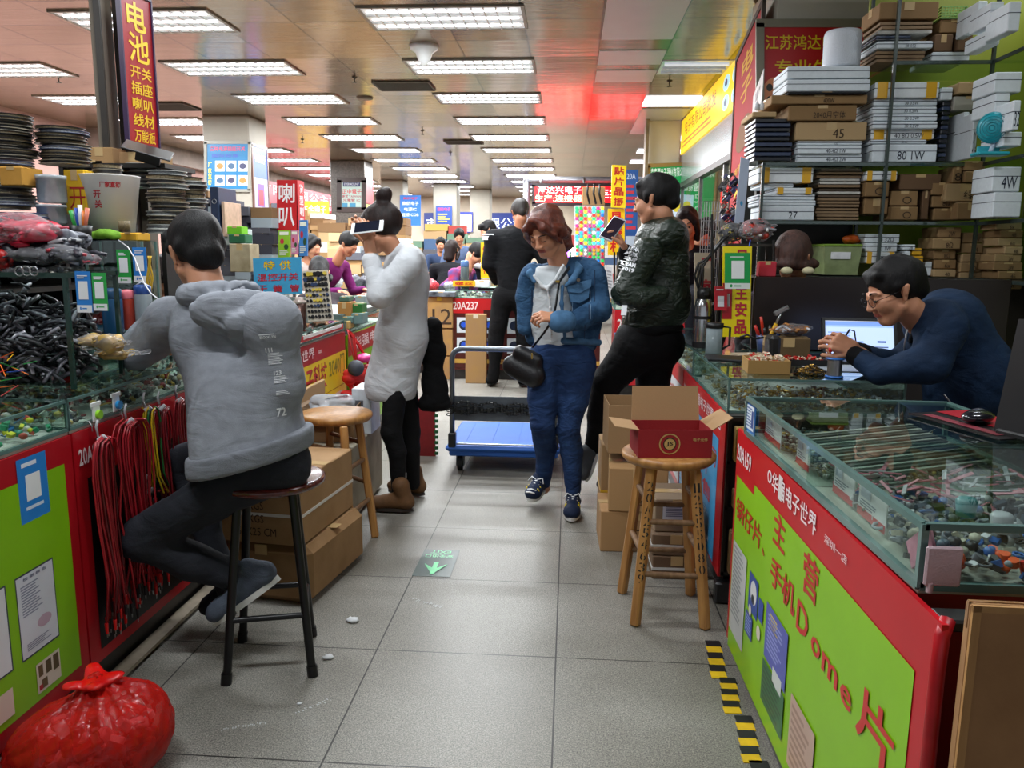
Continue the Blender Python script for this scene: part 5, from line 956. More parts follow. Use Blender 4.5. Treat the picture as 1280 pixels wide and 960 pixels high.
for i in range(26):
    r_ = random.Random(90+i); x = -4.6+.13*i+r_.uniform(-.05, .05); y = 8.7+r_.uniform(-.1, .4); s_ = SDF(.02); z = .885 if True else 0
    rr = r_.uniform(.06, .11); cc = r_.choice(['C8C8CC', '8A8E94', 'D8B83A', 'B83A44', '3A7A6A', 'A8A8B0', '4A4A52', 'D8D0C8', 'C87A8A'])
    mb = MB(); ph = r_.uniform(0, 6); mb.ell((0, 0, rr*.7), (rr, rr*.8, rr*.75), n=14, m_=10, fn=lambda q: 1+.12*math.sin(9*q[0]+ph)*math.sin(8*q[2]+ph)+.06*math.sin(17*q[1]))
    mb.obj('goods_bag', M(cc, .25, 0, .4, 60, bump=.8, bscale=60, kind='bag'), loc=(x, y, .88+r_.uniform(0, .02)), label='%s bag in the row before stone pillar, %s along' % ({'C8C8CC': 'clear', '8A8E94': 'grey', 'D8B83A': 'yellow', 'B83A44': 'crimson', '3A7A6A': 'teal', 'A8A8B0': 'silver', '4A4A52': 'charcoal', 'D8D0C8': 'cream', 'C87A8A': 'pink'}[cc], ORD[i] or 'first'), cat='bag', group='bags on the stall before the stone pillar')
counter('low display table carrying the row of bags', [(-4.8, 8.55), (-1.35, 8.55), (-1.35, 9.1), (-4.8, 9.1)], .80, .88, 0, '7A5A3A', .08)
# things around the near left stalls
c = AY(269, 232, 5.2); t = thing('ring_binder', 'dark blue ring binder standing on the dark racks', 'binder', AY(282, 300, 5.2)); w = .22
mb = MB(); mb.box((0, 0, .17), (.055, .28, .32), b=.004); mb.obj('cover', M('1E2E4A', .5, kind='binder'), t); mb = MB(); mb.tube([(-.0+.014*math.cos(a), -.142, .24+.014*math.sin(a)) for a in np.linspace(0, 6.28, 12, endpoint=False)], .002, 5, closed=True); mb.obj('finger_ring', STEEL, t)
mb = MB(); mb.box((.05, 0, .13), (.02, .26, .22), b=.002); mb.obj('divider_sheets', M('C8A890', .6, kind='paper'), t)
(c, d) = rect(262, 286, 300, 306, 5.1, .2); carton('pale translucent parts box on the rack right of the hooded head', c, d, col='C8D4D0', col2='B8C4C0')
(c, d) = rect(284, 283, 302, 293, 5.0, .1); carton('bright green small box over the rack behind hooded head', c, d, col='7AC828', col2='6AB81E')
(c, d) = rect(286, 293, 306, 304, 4.98, .12); carton('dark green small box below the bright green box', c, d, col='2A6A4A', col2='1E5A3A')
(c, d) = rect(288, 305, 312, 340, 4.8, .15); carton('beige multi-drawer box beside the hooded head', c, d, col='B8A888', col2='8A7A5A')
t = thing('speaker_sign', 'red square box sign with two white characters on a pole', 'sign', AY(358, 340, 5.6)); a_, b_ = AY(346, 225, 5.6), AY(371, 225, 5.6); c_ = AY(346, 288, 5.6)
sign('sign_face', None, None, a_, b_, c_, 'C0141C', [('t', .1, .07, .8, .38, 'F2ECEC', '喇'), ('t', .1, .54, .8, .38, 'F2ECEC', '叭')], thick=.14, parent=t)
sign('sign_side', None, None, b_+[.003, 0, 0], b_+[.003, .14, 0], [b_[0]+.003, b_[1], c_[2]], 'C8343C', [('v', .2, .05, .6, .9, 'F0D8D8', '微型喇叭')], thick=.004, parent=t)
mb = MB(); mb.box(((a_[0]+b_[0])/2, 5.67, (c_[2]+.9)/2), (.02, .02, c_[2]-.9)); mb.box(((a_[0]+b_[0])/2, 5.67, .905), (.14, .10, .01)); mb.obj('pole', STEEL, t, world=True)
for i, (x0, x1, y0, y1, cc, lab) in enumerate([(348, 362, 288, 322, '8AB82A', 'lime green blister pack hanging below the red box sign'), (364, 372, 288, 318, 'C87A9A', 'pink patterned pack hanging right of lime pack'), (374, 384, 275, 320, '3A78B8', 'blue and red strip pack hanging beside pink pack')]):
    Y = 5.5; sign('hanging_pack', lab, 'blister pack', AY(x0, y0, Y), AY(x1, y0, Y), AY(x0, y1, Y), cc, [('r', .1, .05, .8, .12, 'E8E8D8'), ('e', .15, .3, .35, .2, 'B8283A'), ('e', .5, .5, .4, .2, '2A4A2A'), ('l', .1, .72, .8, .2, 'E0E0D0', 4)], thick=.02)
t = thing('counter_sign', 'light blue standing sign with yellow and red characters on counter', 'sign', (AY(347, 368, 4.35)[0], 4.35, .905)); a_, b_, c_ = AY(316, 323, 4.35), AY(376, 321, 4.35), AY(318, 369, 4.35)
sign('face', None, None, a_, b_, c_, '4AA8D8', [('T', .22, .08, .24, .26, 'C8281E', '特'), ('t', .225, .09, .23, .24, 'F0D020', '特'), ('T', .55, .08, .24, .26, 'C8281E', '供'), ('t', .555, .09, .23, .24, 'F0D020', '供'), ('t', .08, .42, .86, .21, 'C82A3A', '温控开关'), ('t', .08, .74, .2, .2, 'C82A3A', '干'), ('t', .4, .74, .2, .2, 'C82A3A', '簧'), ('t', .75, .74, .2, .2, 'C82A3A', '管')], parent=t)
mb = MB(); mb.box((AY(347, 0, 4.35)[0], 4.45, .99), (.16, .01, .18), rotm(.6, 0, 0)); mb.obj('stand_leg', STEEL, t, world=True)
t = thing('tumbler', 'dark brown metallic tumbler with clear lid on the counter', 'tumbler', (AY(375, 400, 4.25)[0], 4.25, .901)); mb = MB(); mb.lathe([(.028, 0), (.031, .01), (.036, .145), (0, .145)], n=24); mb.obj('tumbler_body', M('4A332C', .3, .6, kind='metal'), t); mb = MB(); mb.lathe([(.036, .143), (.037, .155), (.022, .162), (.022, .175), (0, .175)], n=24); mb.obj('lid', M('B8A8A0', .2, kind='plastic'), t)
T_ = thing('sample_board', 'leaning board covered with rows of black switches and knobs', 'sample board', (AY(397, 395, 4.3)[0], 4.3, .901)); a_, b_, c_ = AY(378, 339, 4.36), AY(409, 337, 4.36), AY(385, 402, 4.25)
T, w, h = frame3(a_, b_, c_); mb = MB(); mb.T = T; mb.box((w/2, h/2, -.006), (w, h, .012)); mb.obj('board', M('B8B0A0', .5, 0, .1, 30, kind='panel'), T_, world=True); mb = MB(); mb.T = T; r_ = random.Random(8)
for j in range(9):
    for i in range(7): x, y = w*(.1+.8*i/6), h*(.08+.84*j/8); s_ = r_.uniform(.006, .010)*(1.5 if j > 5 else 1); mb.cyl((x, y, 0), (x, y, .012), s_, n=8, mat=r_.choice((0, 0, 0, 1, 2)) if j > 1 else 0)
mb.obj('switch_samples', [M('141518', .3, kind='switch'), M('2A3A5A', .3, kind='switch'), M('C8B040', .3, kind='switch')], T_, world=True)
scatter('case_parts', 'small pale parts in the case of the yellow fronted counter', 'components', -1.95, -1.43, 3.98, 4.85, .842, 300, ['B8B8B0', '3A3A3C', 'C83A30', 'E8E8E4'], (.012, .026), 51, 'bc', hz=.02)
for i, (x0, y0, x1, y1, Y, cc, lab) in enumerate([(422, 378, 438, 396, 5.1, 'B07A3C', 'open orange-brown tray box on the low green counter'), (423, 396, 440, 404, 5.05, '5A7A72', 'grey-green flat box under the orange-brown tray box'), (438, 380, 452, 392, 5.15, '2A6A2A', 'dark green small box on low green counter'), (439, 392, 453, 405, 5.1, '6A8A86', 'grey translucent box below the dark green box'), (418, 402, 436, 411, 5.0, 'B89A58', 'gold flat box at the front of low green counter'), (424, 371, 436, 377, 5.12, '4A6A5A', 'small teal box on the orange-brown tray box'), (444, 370, 456, 382, 5.4, '9AA8A8', 'pale grey parts box at back of low green counter')]):
    (c, d) = rect(x0, y0, x1, y1, Y, .14); carton(lab, c, d, col=cc, col2=cc, name='parts_box')
mb = MB(); mb.box((-1.7, 5.5, .90), (.5, .9, .04), b=.004); mb.obj('sorting_tray', M('5A6A66', .4, kind='tray'), label='wide flat sorting tray under the small boxes on green counter', cat='tray')
# kiosk at the end: LED board, sign, boxes, bottle, yellow signs
sign('price_sign', 'yellow board with red characters standing on the kiosk counter', 'sign', AY(601, 303, 8.35), AY(616, 303, 8.35), AY(601, 348, 8.35), 'F0C818', [('t', .15, .08, .7, .35, 'C81E1E', '铜'), ('t', .15, .52, .7, .35, 'C81E1E', '柱')], thick=.02)
sign('price_sign', 'short yellow board with red characters beside black trousers', 'sign', AY(617, 323, 8.4), AY(630, 328, 8.4), AY(617, 348, 8.4), 'F0C818', [('t', .1, .2, .5, .6, 'C81E1E', '外')], thick=.02)
sign('price_sign', 'low yellow board by the bottle on the kiosk counter', 'sign', AY(566, 351, 8.3), AY(594, 351, 8.3), AY(566, 358, 8.3), 'E8B818', [('t', .1, .2, .8, .6, 'C81E1E', '螺丝')], thick=.02)
t = bottle('blue-grey tea bottle standing on the kiosk counter', 581, 350, 8.4, .045, .30, '5A6A70', '4A6A9A', .8, z=.926)
(c, d) = rect(592, 351, 612, 359, 8.35, .2); carton('white flat box on the kiosk counter beside yellow board', c, d, col='D8DCE0', col2='E0E4E8')
t = thing('led_sign', 'red glowing LED display sign with scrolling white characters', 'LED sign', AY(714, 242, 14.6)); 
T_, w, h = frame3(AY(667, 231, 14.6), AY(728, 231, 14.6), AY(667, 255, 14.6))
sign('display', None, None, AY(667, 231, 14.6), AY(806, 231, 14.6), AY(667, 255, 14.6), 'D00006', [('t', .035, .06, .40, .40, 'FFE8E8', '海达兴电子', .16), ('t', .01, .52, .46, .36, 'FFF0C8', '生产:连接器、', .16), ('t', .55, .2, .4, .5, 'FFE8E8', '连接器', .16)], thick=.1, rim='2A0A10', rimw=.06, emit=10, parent=t)
mb = MB(); a, b = AY(655, 222, 14.8), AY(812, 222, 14.8)
for (p, q) in (((a[0], 14.8, a[2]-.04), (b[0], 14.8, a[2]-.04)), ((a[0]+.05, 14.8, 0), (a[0]+.05, 14.8, a[2])), ((b[0], 14.8, 0), (b[0], 14.8, a[2]))): mb.tube([p, q], .06, 4)
mb.obj('frame', M('9A9AA0', .4, .4, kind='frame_metal'), t, world=True)
for x in (676, 730): mb = MB(); mb.tube([AY(x, 231, 14.65), AY(x, 222, 14.75)], .02, 6); mb.obj('bracket', STEEL, t, world=True)
t = thing('light_button_board', 'white upright board full of coloured glowing push buttons', 'display board', (AY(737, 300, 8.35)[0], 8.42, .926)); a_, b_, c_ = AY(718, 257, 8.35), AY(756, 257, 8.35), AY(718, 398, 8.35); c_[2] = .926; T, w, h = frame3(a_, b_, c_); mb = MB(); mb.T = T; mb.box((w/2, h/2, -.03), (w, h, .06), b=.004); mb.obj('panel', M('B8B8BC', .4, kind='panel'), t, world=True)
bc = ['28D860', 'E82A2A', '2A8AF0', 'F0F0F0', 'F0B82A', '3AD8D8', 'B82A6A', 'F04A2A']; mm = [M(c, .3, 0, 0, 5, emit=2.2, kind='lit_button') for c in bc]+[M(c, .3, 0, 0, 5, emit=.12, kind='button') for c in bc]; mb = MB(); mb.T = T; r_ = random.Random(3)
for j in range(24):
    for i in range(7): x, y = w*(.08+.84*i/6), h*(.03+.94*j/23); mb.cyl((x, y, 0), (x, y, .012), w*.052, n=10, mat=r_.randrange(8)+(0 if j > 11 and r_.random() < .8 else 8))
mb.ell((w*.85, h*.80, .03), (.03, .03, .02), n=10, m_=6, mat=2); mb.obj('push_buttons', mm, t, world=True)
for i, (x, y, c_) in enumerate(((716, 315, 'FFF0D0'), (710, 318, 'A860FF'))): 
    mb = MB(); mb.ell((0, 0, .02), (.022, .022, .022), n=10, m_=8); mb.cyl((0, 0, -.4), (0, 0, .0), .012, n=8); mb.obj('indicator_lamp', M(c_, .3, 0, 0, 5, emit=12 if i == 0 else 6, kind='lit_lamp'), loc=AY(x, y, 8.3), label=('warm white' if i == 0 else 'violet')+' glowing indicator lamp on a rod beside button board', cat='lamp')
(c, d) = rect(728, 231, 757, 254, 8.45, .2); c = (c[0], c[1], AY(728, 256, 8.45)[2]); carton('brown box with black straps on top of the button board', c, (d[0], .1, d[2]), col='A8845A')
mb = MB()
for x in (735, 743, 750): mb.tube([AY(x, 230, 8.40), AY(x-1, 242, 8.39), AY(x+2, 255, 8.40)], .012, 6)
mb.obj('black_cables', BLK, label='black cables hanging down over the brown box front', cat='cable')
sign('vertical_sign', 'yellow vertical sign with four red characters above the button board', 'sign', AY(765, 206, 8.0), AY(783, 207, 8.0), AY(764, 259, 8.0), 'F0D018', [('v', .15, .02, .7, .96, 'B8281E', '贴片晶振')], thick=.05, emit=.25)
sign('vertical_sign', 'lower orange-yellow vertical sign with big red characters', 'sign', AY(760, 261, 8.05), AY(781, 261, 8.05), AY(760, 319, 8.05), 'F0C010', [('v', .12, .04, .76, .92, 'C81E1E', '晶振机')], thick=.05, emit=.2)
sign('notice_board', 'blue board with lines of small print behind the yellow signs', 'notice', AY(782, 212, 9.4), AY(798, 212, 9.4), AY(780, 330, 9.4), '2A5AA0', [('t', .1, .04, .7, .06, 'C8D8F0', '20A'), ('l', .1, .14, .8, .5, 'C83A4A', 8), ('r', .1, .7, .8, .12, 'C8D8E8')], thick=.05)
for (x, lab) in ((768, 'black rod standing left of the lower yellow sign'), (772, 'second black rod below the phone of the leaning man')): mb = MB(); mb.cyl(AY(x, 372, 8.0)*[1, 1, 0]+[0, 0, .881], AY(x, 315, 8.0), .010, n=8); mb.obj('display_rod', BLK, label=lab, cat='rod')
sign('leaflet', 'white leaflet leaning on the counter beside denim sleeve', 'leaflet', AY(757, 332, 7.9), AY(765, 334, 7.9), AY(760, 372, 7.9), 'D8D8DC', [('l', .1, .1, .8, .6, '9A9AA0', 6)], thick=.01)
for i, (y0, y1, cc) in enumerate([(446, 478, 'B0864A'), (412, 444, 'B8904E'), (371, 410, 'B8904E')]):
    (c, d) = rect(541, y0, 562, y1, 8.15, .45); carton('printed brown carton in the stack left of kiosk, '+pos(i, 3), (c[0]-.02, c[1], c[2] if i else 0), (d[0]+.1, d[1], d[2]+(0 if i else c[2])), col=cc, txt=['45', 'QTY'] if i < 2 else '12', ylw=(), tape='D8B83A')
(c, d) = rect(542, 365, 565, 371, 8.1, .4); carton('glossy dark tray of parts topping the carton stack', (c[0]-.02, c[1], c[2]), (d[0]+.1, .4, d[2]), col='2A2E34', col2='8A929A', name='parts_tray', cat='tray')
(c, d) = rect(581, 400, 607, 486, 7.9, .1); carton('tall flattened brown carton leaning on the kiosk front', (c[0], 8.0, 0), (d[0], .10, d[2]), col='A8834E', tape='D8CDB8')
# right side beyond: lit yellow fascia, steel panel, glass front, green boards
sign('lit_fascia', 'long lit yellow fascia with brown characters and blue product pictures', 'fascia sign', (1.45, 11.3, 3.05), (1.45, 6.75, 3.05), (1.45, 11.3, 2.62), 'F0C81A', [('t', .08, .14, .50, .40, '8A6A1A', '电子有限公司批发'), ('l', .04, .62, .52, .25, 'A87A2A', 2)]+[('e', .66+.1*i, .12+.42*j, .075, .34, '9ACFE0') for i in range(3) for j in range(2)]+[('e', .68+.1*i, .2+.42*j, .03, .16, '1E3A5A') for i in range(3) for j in range(2)], thick=.06, emit=.8)
mb = MB(); mb.box((1.50, 9.0, 2.43), (.06, 4.7, .38)); mb.box((1.50, 9.0, 2.21), (.10, 4.7, .06), mat=1); mb.obj('steel_fascia', [M('B8C0C4', .25, .7, .06, 4, kind='steel_panel'), M('2A2826', .4, .3, kind='dark_frame')], label='brushed steel panel below the lit yellow fascia', cat='fascia panel')
mb = MB(); mb.box((1.5, 9.0, 1.1), (.01, 4.6, 2.18)); mb.obj('window_1', glassmat((.9, .93, .93)), kind='structure')
for y in (6.75, 8.2, 9.7, 11.3): mb = MB(); mb.box((1.5, y, 1.1), (.05, .05, 2.2)); mb.obj('window_1_frame', M('8A8A88', .3, .8, kind='aluminium'), kind='structure')
sign('shop_wall_sign', 'pink sign with white neon characters seen through the glass front', 'sign', (3.0, 12.5, 2.2), (3.0, 8.5, 2.2), (3.0, 12.5, 1.4), 'D88A94', [('r', 0, 0, 1, .2, 'C8A8A8'), ('t', .2, .35, .6, .4, 'FFF0F4', '华强通讯')], emit=.9)
mb = MB(); mb.box((3.1, 10, ZC/2), (.1, 8, ZC)); mb.obj('wall_shop', pink, kind='structure')
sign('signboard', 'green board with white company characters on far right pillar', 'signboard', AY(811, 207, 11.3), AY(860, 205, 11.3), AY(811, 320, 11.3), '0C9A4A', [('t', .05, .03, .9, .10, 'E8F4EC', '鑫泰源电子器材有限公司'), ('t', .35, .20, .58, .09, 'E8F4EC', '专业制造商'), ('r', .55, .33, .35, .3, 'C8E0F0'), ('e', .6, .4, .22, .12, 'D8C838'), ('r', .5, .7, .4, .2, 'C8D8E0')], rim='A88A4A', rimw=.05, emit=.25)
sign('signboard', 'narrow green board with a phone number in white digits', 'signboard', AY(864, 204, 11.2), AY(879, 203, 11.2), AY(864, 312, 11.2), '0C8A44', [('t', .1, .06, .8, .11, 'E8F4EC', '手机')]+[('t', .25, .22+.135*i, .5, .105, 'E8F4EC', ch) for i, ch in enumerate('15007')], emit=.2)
mb = MB(); mb.box((1.0, 11.3, 1.6), (.04, .06, 3.0)); mb.obj('trim_2', M('8A7A5A', .5, 0, .4, 5, kind='rusty_frame'), kind='structure')
# ceiling fittings
for i, (x, y, w, d) in enumerate(((-1.84, 9.0, .60, .45), (-1.8, 13.6, .6, .45), (-5.2, 10.2, .8, .5))):
    t = thing('ceiling_vent', 'dark slatted air vent in the ceiling, '+('left of the aisle lamps', 'further along beside the aisle lamps', 'in front of the near pillar')[i], 'air vent', (x, y, ZC)); mb = MB(); mb.box((0, 0, -.004), (w, d, .006)); mb.obj('duct_shade_plate', M('1A1816', .7, kind='dark'), t)  # near-black plate paints the shade inside the duct behind the slats
    mb = MB()
    for k in range(9): mb.box((0, -d/2+d*(k+.5)/9, -.012), (w, .012, .012), rotm(.6, 0, 0))
    for s in (-1, 1): mb.box((s*w/2, 0, -.01), (.02, d, .016)); mb.box((0, s*d/2, -.01), (w, .02, .016))
    mb.obj('slats', M('4A443C', .5, .3, kind='vent'), t)
for i, (px, py) in enumerate(((443, 96), (837, 101), (528, 163), (73, 96), (563, 190), (378, 174))):
    q = AZ(px, py, ZC); t = thing('sprinkler', 'small ceiling sprinkler head '+('left of second aisle lamp', 'by the lit right panel', 'beside the fourth aisle lamp', 'near the left frame edge', 'beside distant aisle lamps', 'near the pillar tops')[i], 'sprinkler', (q[0], q[1], ZC)); mb = MB(); mb.lathe([(.03, 0), (.03, -.008), (.008, -.012), (.006, -.05), (.025, -.055), (.025, -.06), (0, -.06)][::-1], n=12); mb.obj('head', M('3A342C', .4, .6, kind='brass'), t)
q = AZ(530, 57, ZC); mb = MB(); mb.lathe([(0, -.17), (.02, -.165), (.05, -.13), (.075, -.06), (.12, -.03), (.13, 0)], n=28); mb.obj('ceiling_dome', WHT, loc=(q[0], q[1], ZC), label='white bell-shaped dome hanging from ceiling between the aisle lamps', cat='ceiling dome')
q = AZ(456, 122, ZC); mb = MB(); mb.lathe([(0, -.02), (.09, -.018), (.10, 0)], n=20); mb.obj('smoke_detector', M('6A6050', .5, kind='plastic'), loc=(q[0], q[1], ZC), label='flat round brown smoke detector left of aisle lamps', cat='smoke detector')
mb = MB(); mb.box((1.15, 10.0, ZC-.006), (.64, .60, .012)); mb.obj('panel_lamp', M('F0F4FF', .4, emit=2.2, kind='lit_panel'), label='plain bright square ceiling panel light right of the aisle', cat='panel light')
t = thing('open_troffer', 'unlit ceiling fitting with bare mirrored tray right of aisle', 'ceiling lamp', (1.15, 8.22, ZC)); mb = MB(); mb.box((0, 0, -.004), (.66, .58, .006)); mb.obj('back_tray', M('C8CCD0', .15, .8, .1, 6, emit=.12, kind='mirror_tray'), t)  # fitting is unlit; tray and tubes get a faint glow in their material
for k in (-1, 0, 1): mb = MB(); mb.cyl((-.3, k*.17, -.015), (.3, k*.17, -.015), .011, n=8); mb.obj('tube', M('D8DCE4', .3, emit=.6 if k == -1 else .1, kind='tube'), t)
mb = MB(); mb.box((1.15, 11.6, ZC-.004), (.6, 2.2, .008)); mb.obj('ceiling_patch', M('C8CCD0', .3, 0, .03, 4, kind='white_panel'), label='plain white ceiling panel patch beyond the square panel light', cat='ceiling panel')
for i, (x, y) in enumerate(((.515, 6.6), (.515, 7.8), (.515, 8.6))): mb = MB(); mb.box((x, y, ZC-.003), (.59, 1.1 if i == 0 else .55, .005)); mb.obj('ceiling_patch', M('C4C8CC', .3, 0, .03, 4, kind='white_panel'), label='pale grey replacement ceiling panel over the aisle, '+ORD[i+1] if i else 'large pale grey replacement ceiling panel over the aisle', cat='ceiling panel')
for i, y in enumerate((13.2, 14.9, 16.6)): mb = MB(); mb.box((1.55, y, ZC-.006), (.8, .5, .012)); mb.obj('panel_lamp', M('E8F0FF', .4, emit=2, kind='lit_panel'), label='far white ceiling light above the yellow vertical sign, '+('nearest of three', 'middle of three', 'furthest of three')[i], cat='panel light')
# ================================================================ people
SKIN = M('C68C6C', .5, 0, .07, 14, bump=.1, bscale=160, kind='skin', sss=.12); SKIN2 = M('B87B5C', .5, 0, .07, 14, bump=.1, bscale=160, kind='skin', sss=.1); LIP = M('A05048', .4, 0, .05, 20, kind='lips')
HAIR = M('0C0A0B', .62, 0, .5, 60, bump=.5, bscale=260, stretch=(1, 1, .12), kind='hair', spec=.3); HAIRB = M('1E1210', .58, 0, .5, 60, bump=.5, bscale=260, stretch=(1, 1, .12), kind='hair', spec=.3); HAIRR = M('4A2018', .38, 0, .6, 40, col2='7A3A26', bump=1, bscale=200, stretch=(1, 1, .3), kind='hair')
def cloth(c, v=.12, b=.35, bs=300, c2=None, rough=.85, sc=10): return M(c, rough, 0, v, sc, bump=b, bscale=bs, col2=c2, kind='cloth', spec=.2)
def basis(fwd, up=(0, 0, 1)):
    y = nrm(fwd); z = np.array(up, float); z = nrm(z-y*(z@y)); return np.stack([np.cross(y, z), y, z], 1)
def headparts(c, B, s=1.0, fem=False):
    """skull, jaw, nose, lips, ears as one skin; c is the head's middle"""
    P = lambda x, y, z: c+B @ (np.array([x, y, z])*s); S = SDF(.02*s)
    S.ell(P(0, -.018, .032), np.array([.072, .092, .083])*s, B); S.ell(P(0, .022, -.03), np.array([.058, .062, .075])*s, B); S.ell(P(0, .05, -.078), np.array([.03, .03, .026])*s, B)
    for x in (-1, 1):
        S.ell(P(.034*x, .055, -.02), np.array([.026, .03, .03])*s, B, k=.02*s); S.cap(P(.052*x, .01, -.05), P(.02*x, .055, -.088), .016*s, .016*s)
        S.ell(P(.031*x, .098, .008), np.array([.019, .016, .011])*s, B, k=.012*s, sub=True)
        S.ell(P(.030*x, .074, .006), np.array([.014, .013, .010])*s, B, k=.006*s)
        S.cap(P(.014*x, .082, .024), P(.044*x, .070, .024), .008*s, .006*s, k=.012*s)
        S.cap(P(.075*x, -.012, .014), P(.071*x, 0, -.026), .013*s, .008*s, k=.006*s, sc=(B[:, 0], .55)); S.cap(P(.082*x, -.018, .018), P(.080*x, -.006, -.008), .010*s, .006*s, k=.004*s, sc=(B[:, 0], .5))
        S.ell(P(.011*x, .094, -.026), np.array([.009, .009, .007])*s, B, k=.006*s)
    S.cap(P(0, .082, .018), P(0, .101, -.022), .007*s, .010*s, k=.012*s)
    S.cap(P(-.017, .080, -.047), P(.017, .080, -.047), .0055*s, k=.008*s); S.cap(P(-.014, .080, -.056), P(.014, .080, -.056), .0065*s, k=.006*s); S.ell(P(0, .094, -.0515), np.array([.026, .008, .0022])*s, B, k=.004*s, sub=True)
    return S, P
def hand(W, d, n, side=1, curl=(.5, .55, .6, .65), s=1.0, thumb=(.5, .6), h=.0028, spread=.05):
    d = nrm(d); n = np.array(n, float); n = nrm(n-d*(d@n)); t = np.cross(d, n)*side; S = SDF(.012*s); W = np.array(W, float)
    S.cap(W-d*.03, W+d*.02, .021*s, .022*s, sc=(n, .75))
    for i, (o, L, r) in enumerate([(.030, .070, .0085), (.010, .078, .0088), (-.010, .073, .0083), (-.029, .058, .0074)]):
        K = W+d*(.088-.006*abs(i-1))*s+t*o*s; S.cap(W+d*.015*s+t*o*.6*s, K, .0145*s, .0105*s, k=.012*s)
        a = curl[i]*.7; p = K
        for f, rr in ((.46, 1), (.30, .92), (.24, .82)):
            q = p+(d*math.cos(a)+n*math.sin(a)+t*spread*(1.5-i)*.6)*L*f*s; S.cap(p, q, r*rr*s, r*rr*.93*s, k=.0035*s); p = q; a += curl[i]
    b = W+d*.022*s+t*.026*s; S.cap(W+d*.01*s+t*.012*s, b, .015*s, .0135*s)
    d1 = nrm(d*.72+t*(.75)*thumb[0]*1.4+n*.3); m1 = b+d1*.040*s; d2 = nrm(d*.85+t*.1+n*thumb[1]); m2 = m1+d2*.030*s; m3 = m2+nrm(d2+n*.3*thumb[1])*.024*s
    S.chain([b, m1, m2, m3], [.0135*s, .0105*s, .0095*s, .008*s], k=.004*s)
    return S.mesh(h*s)
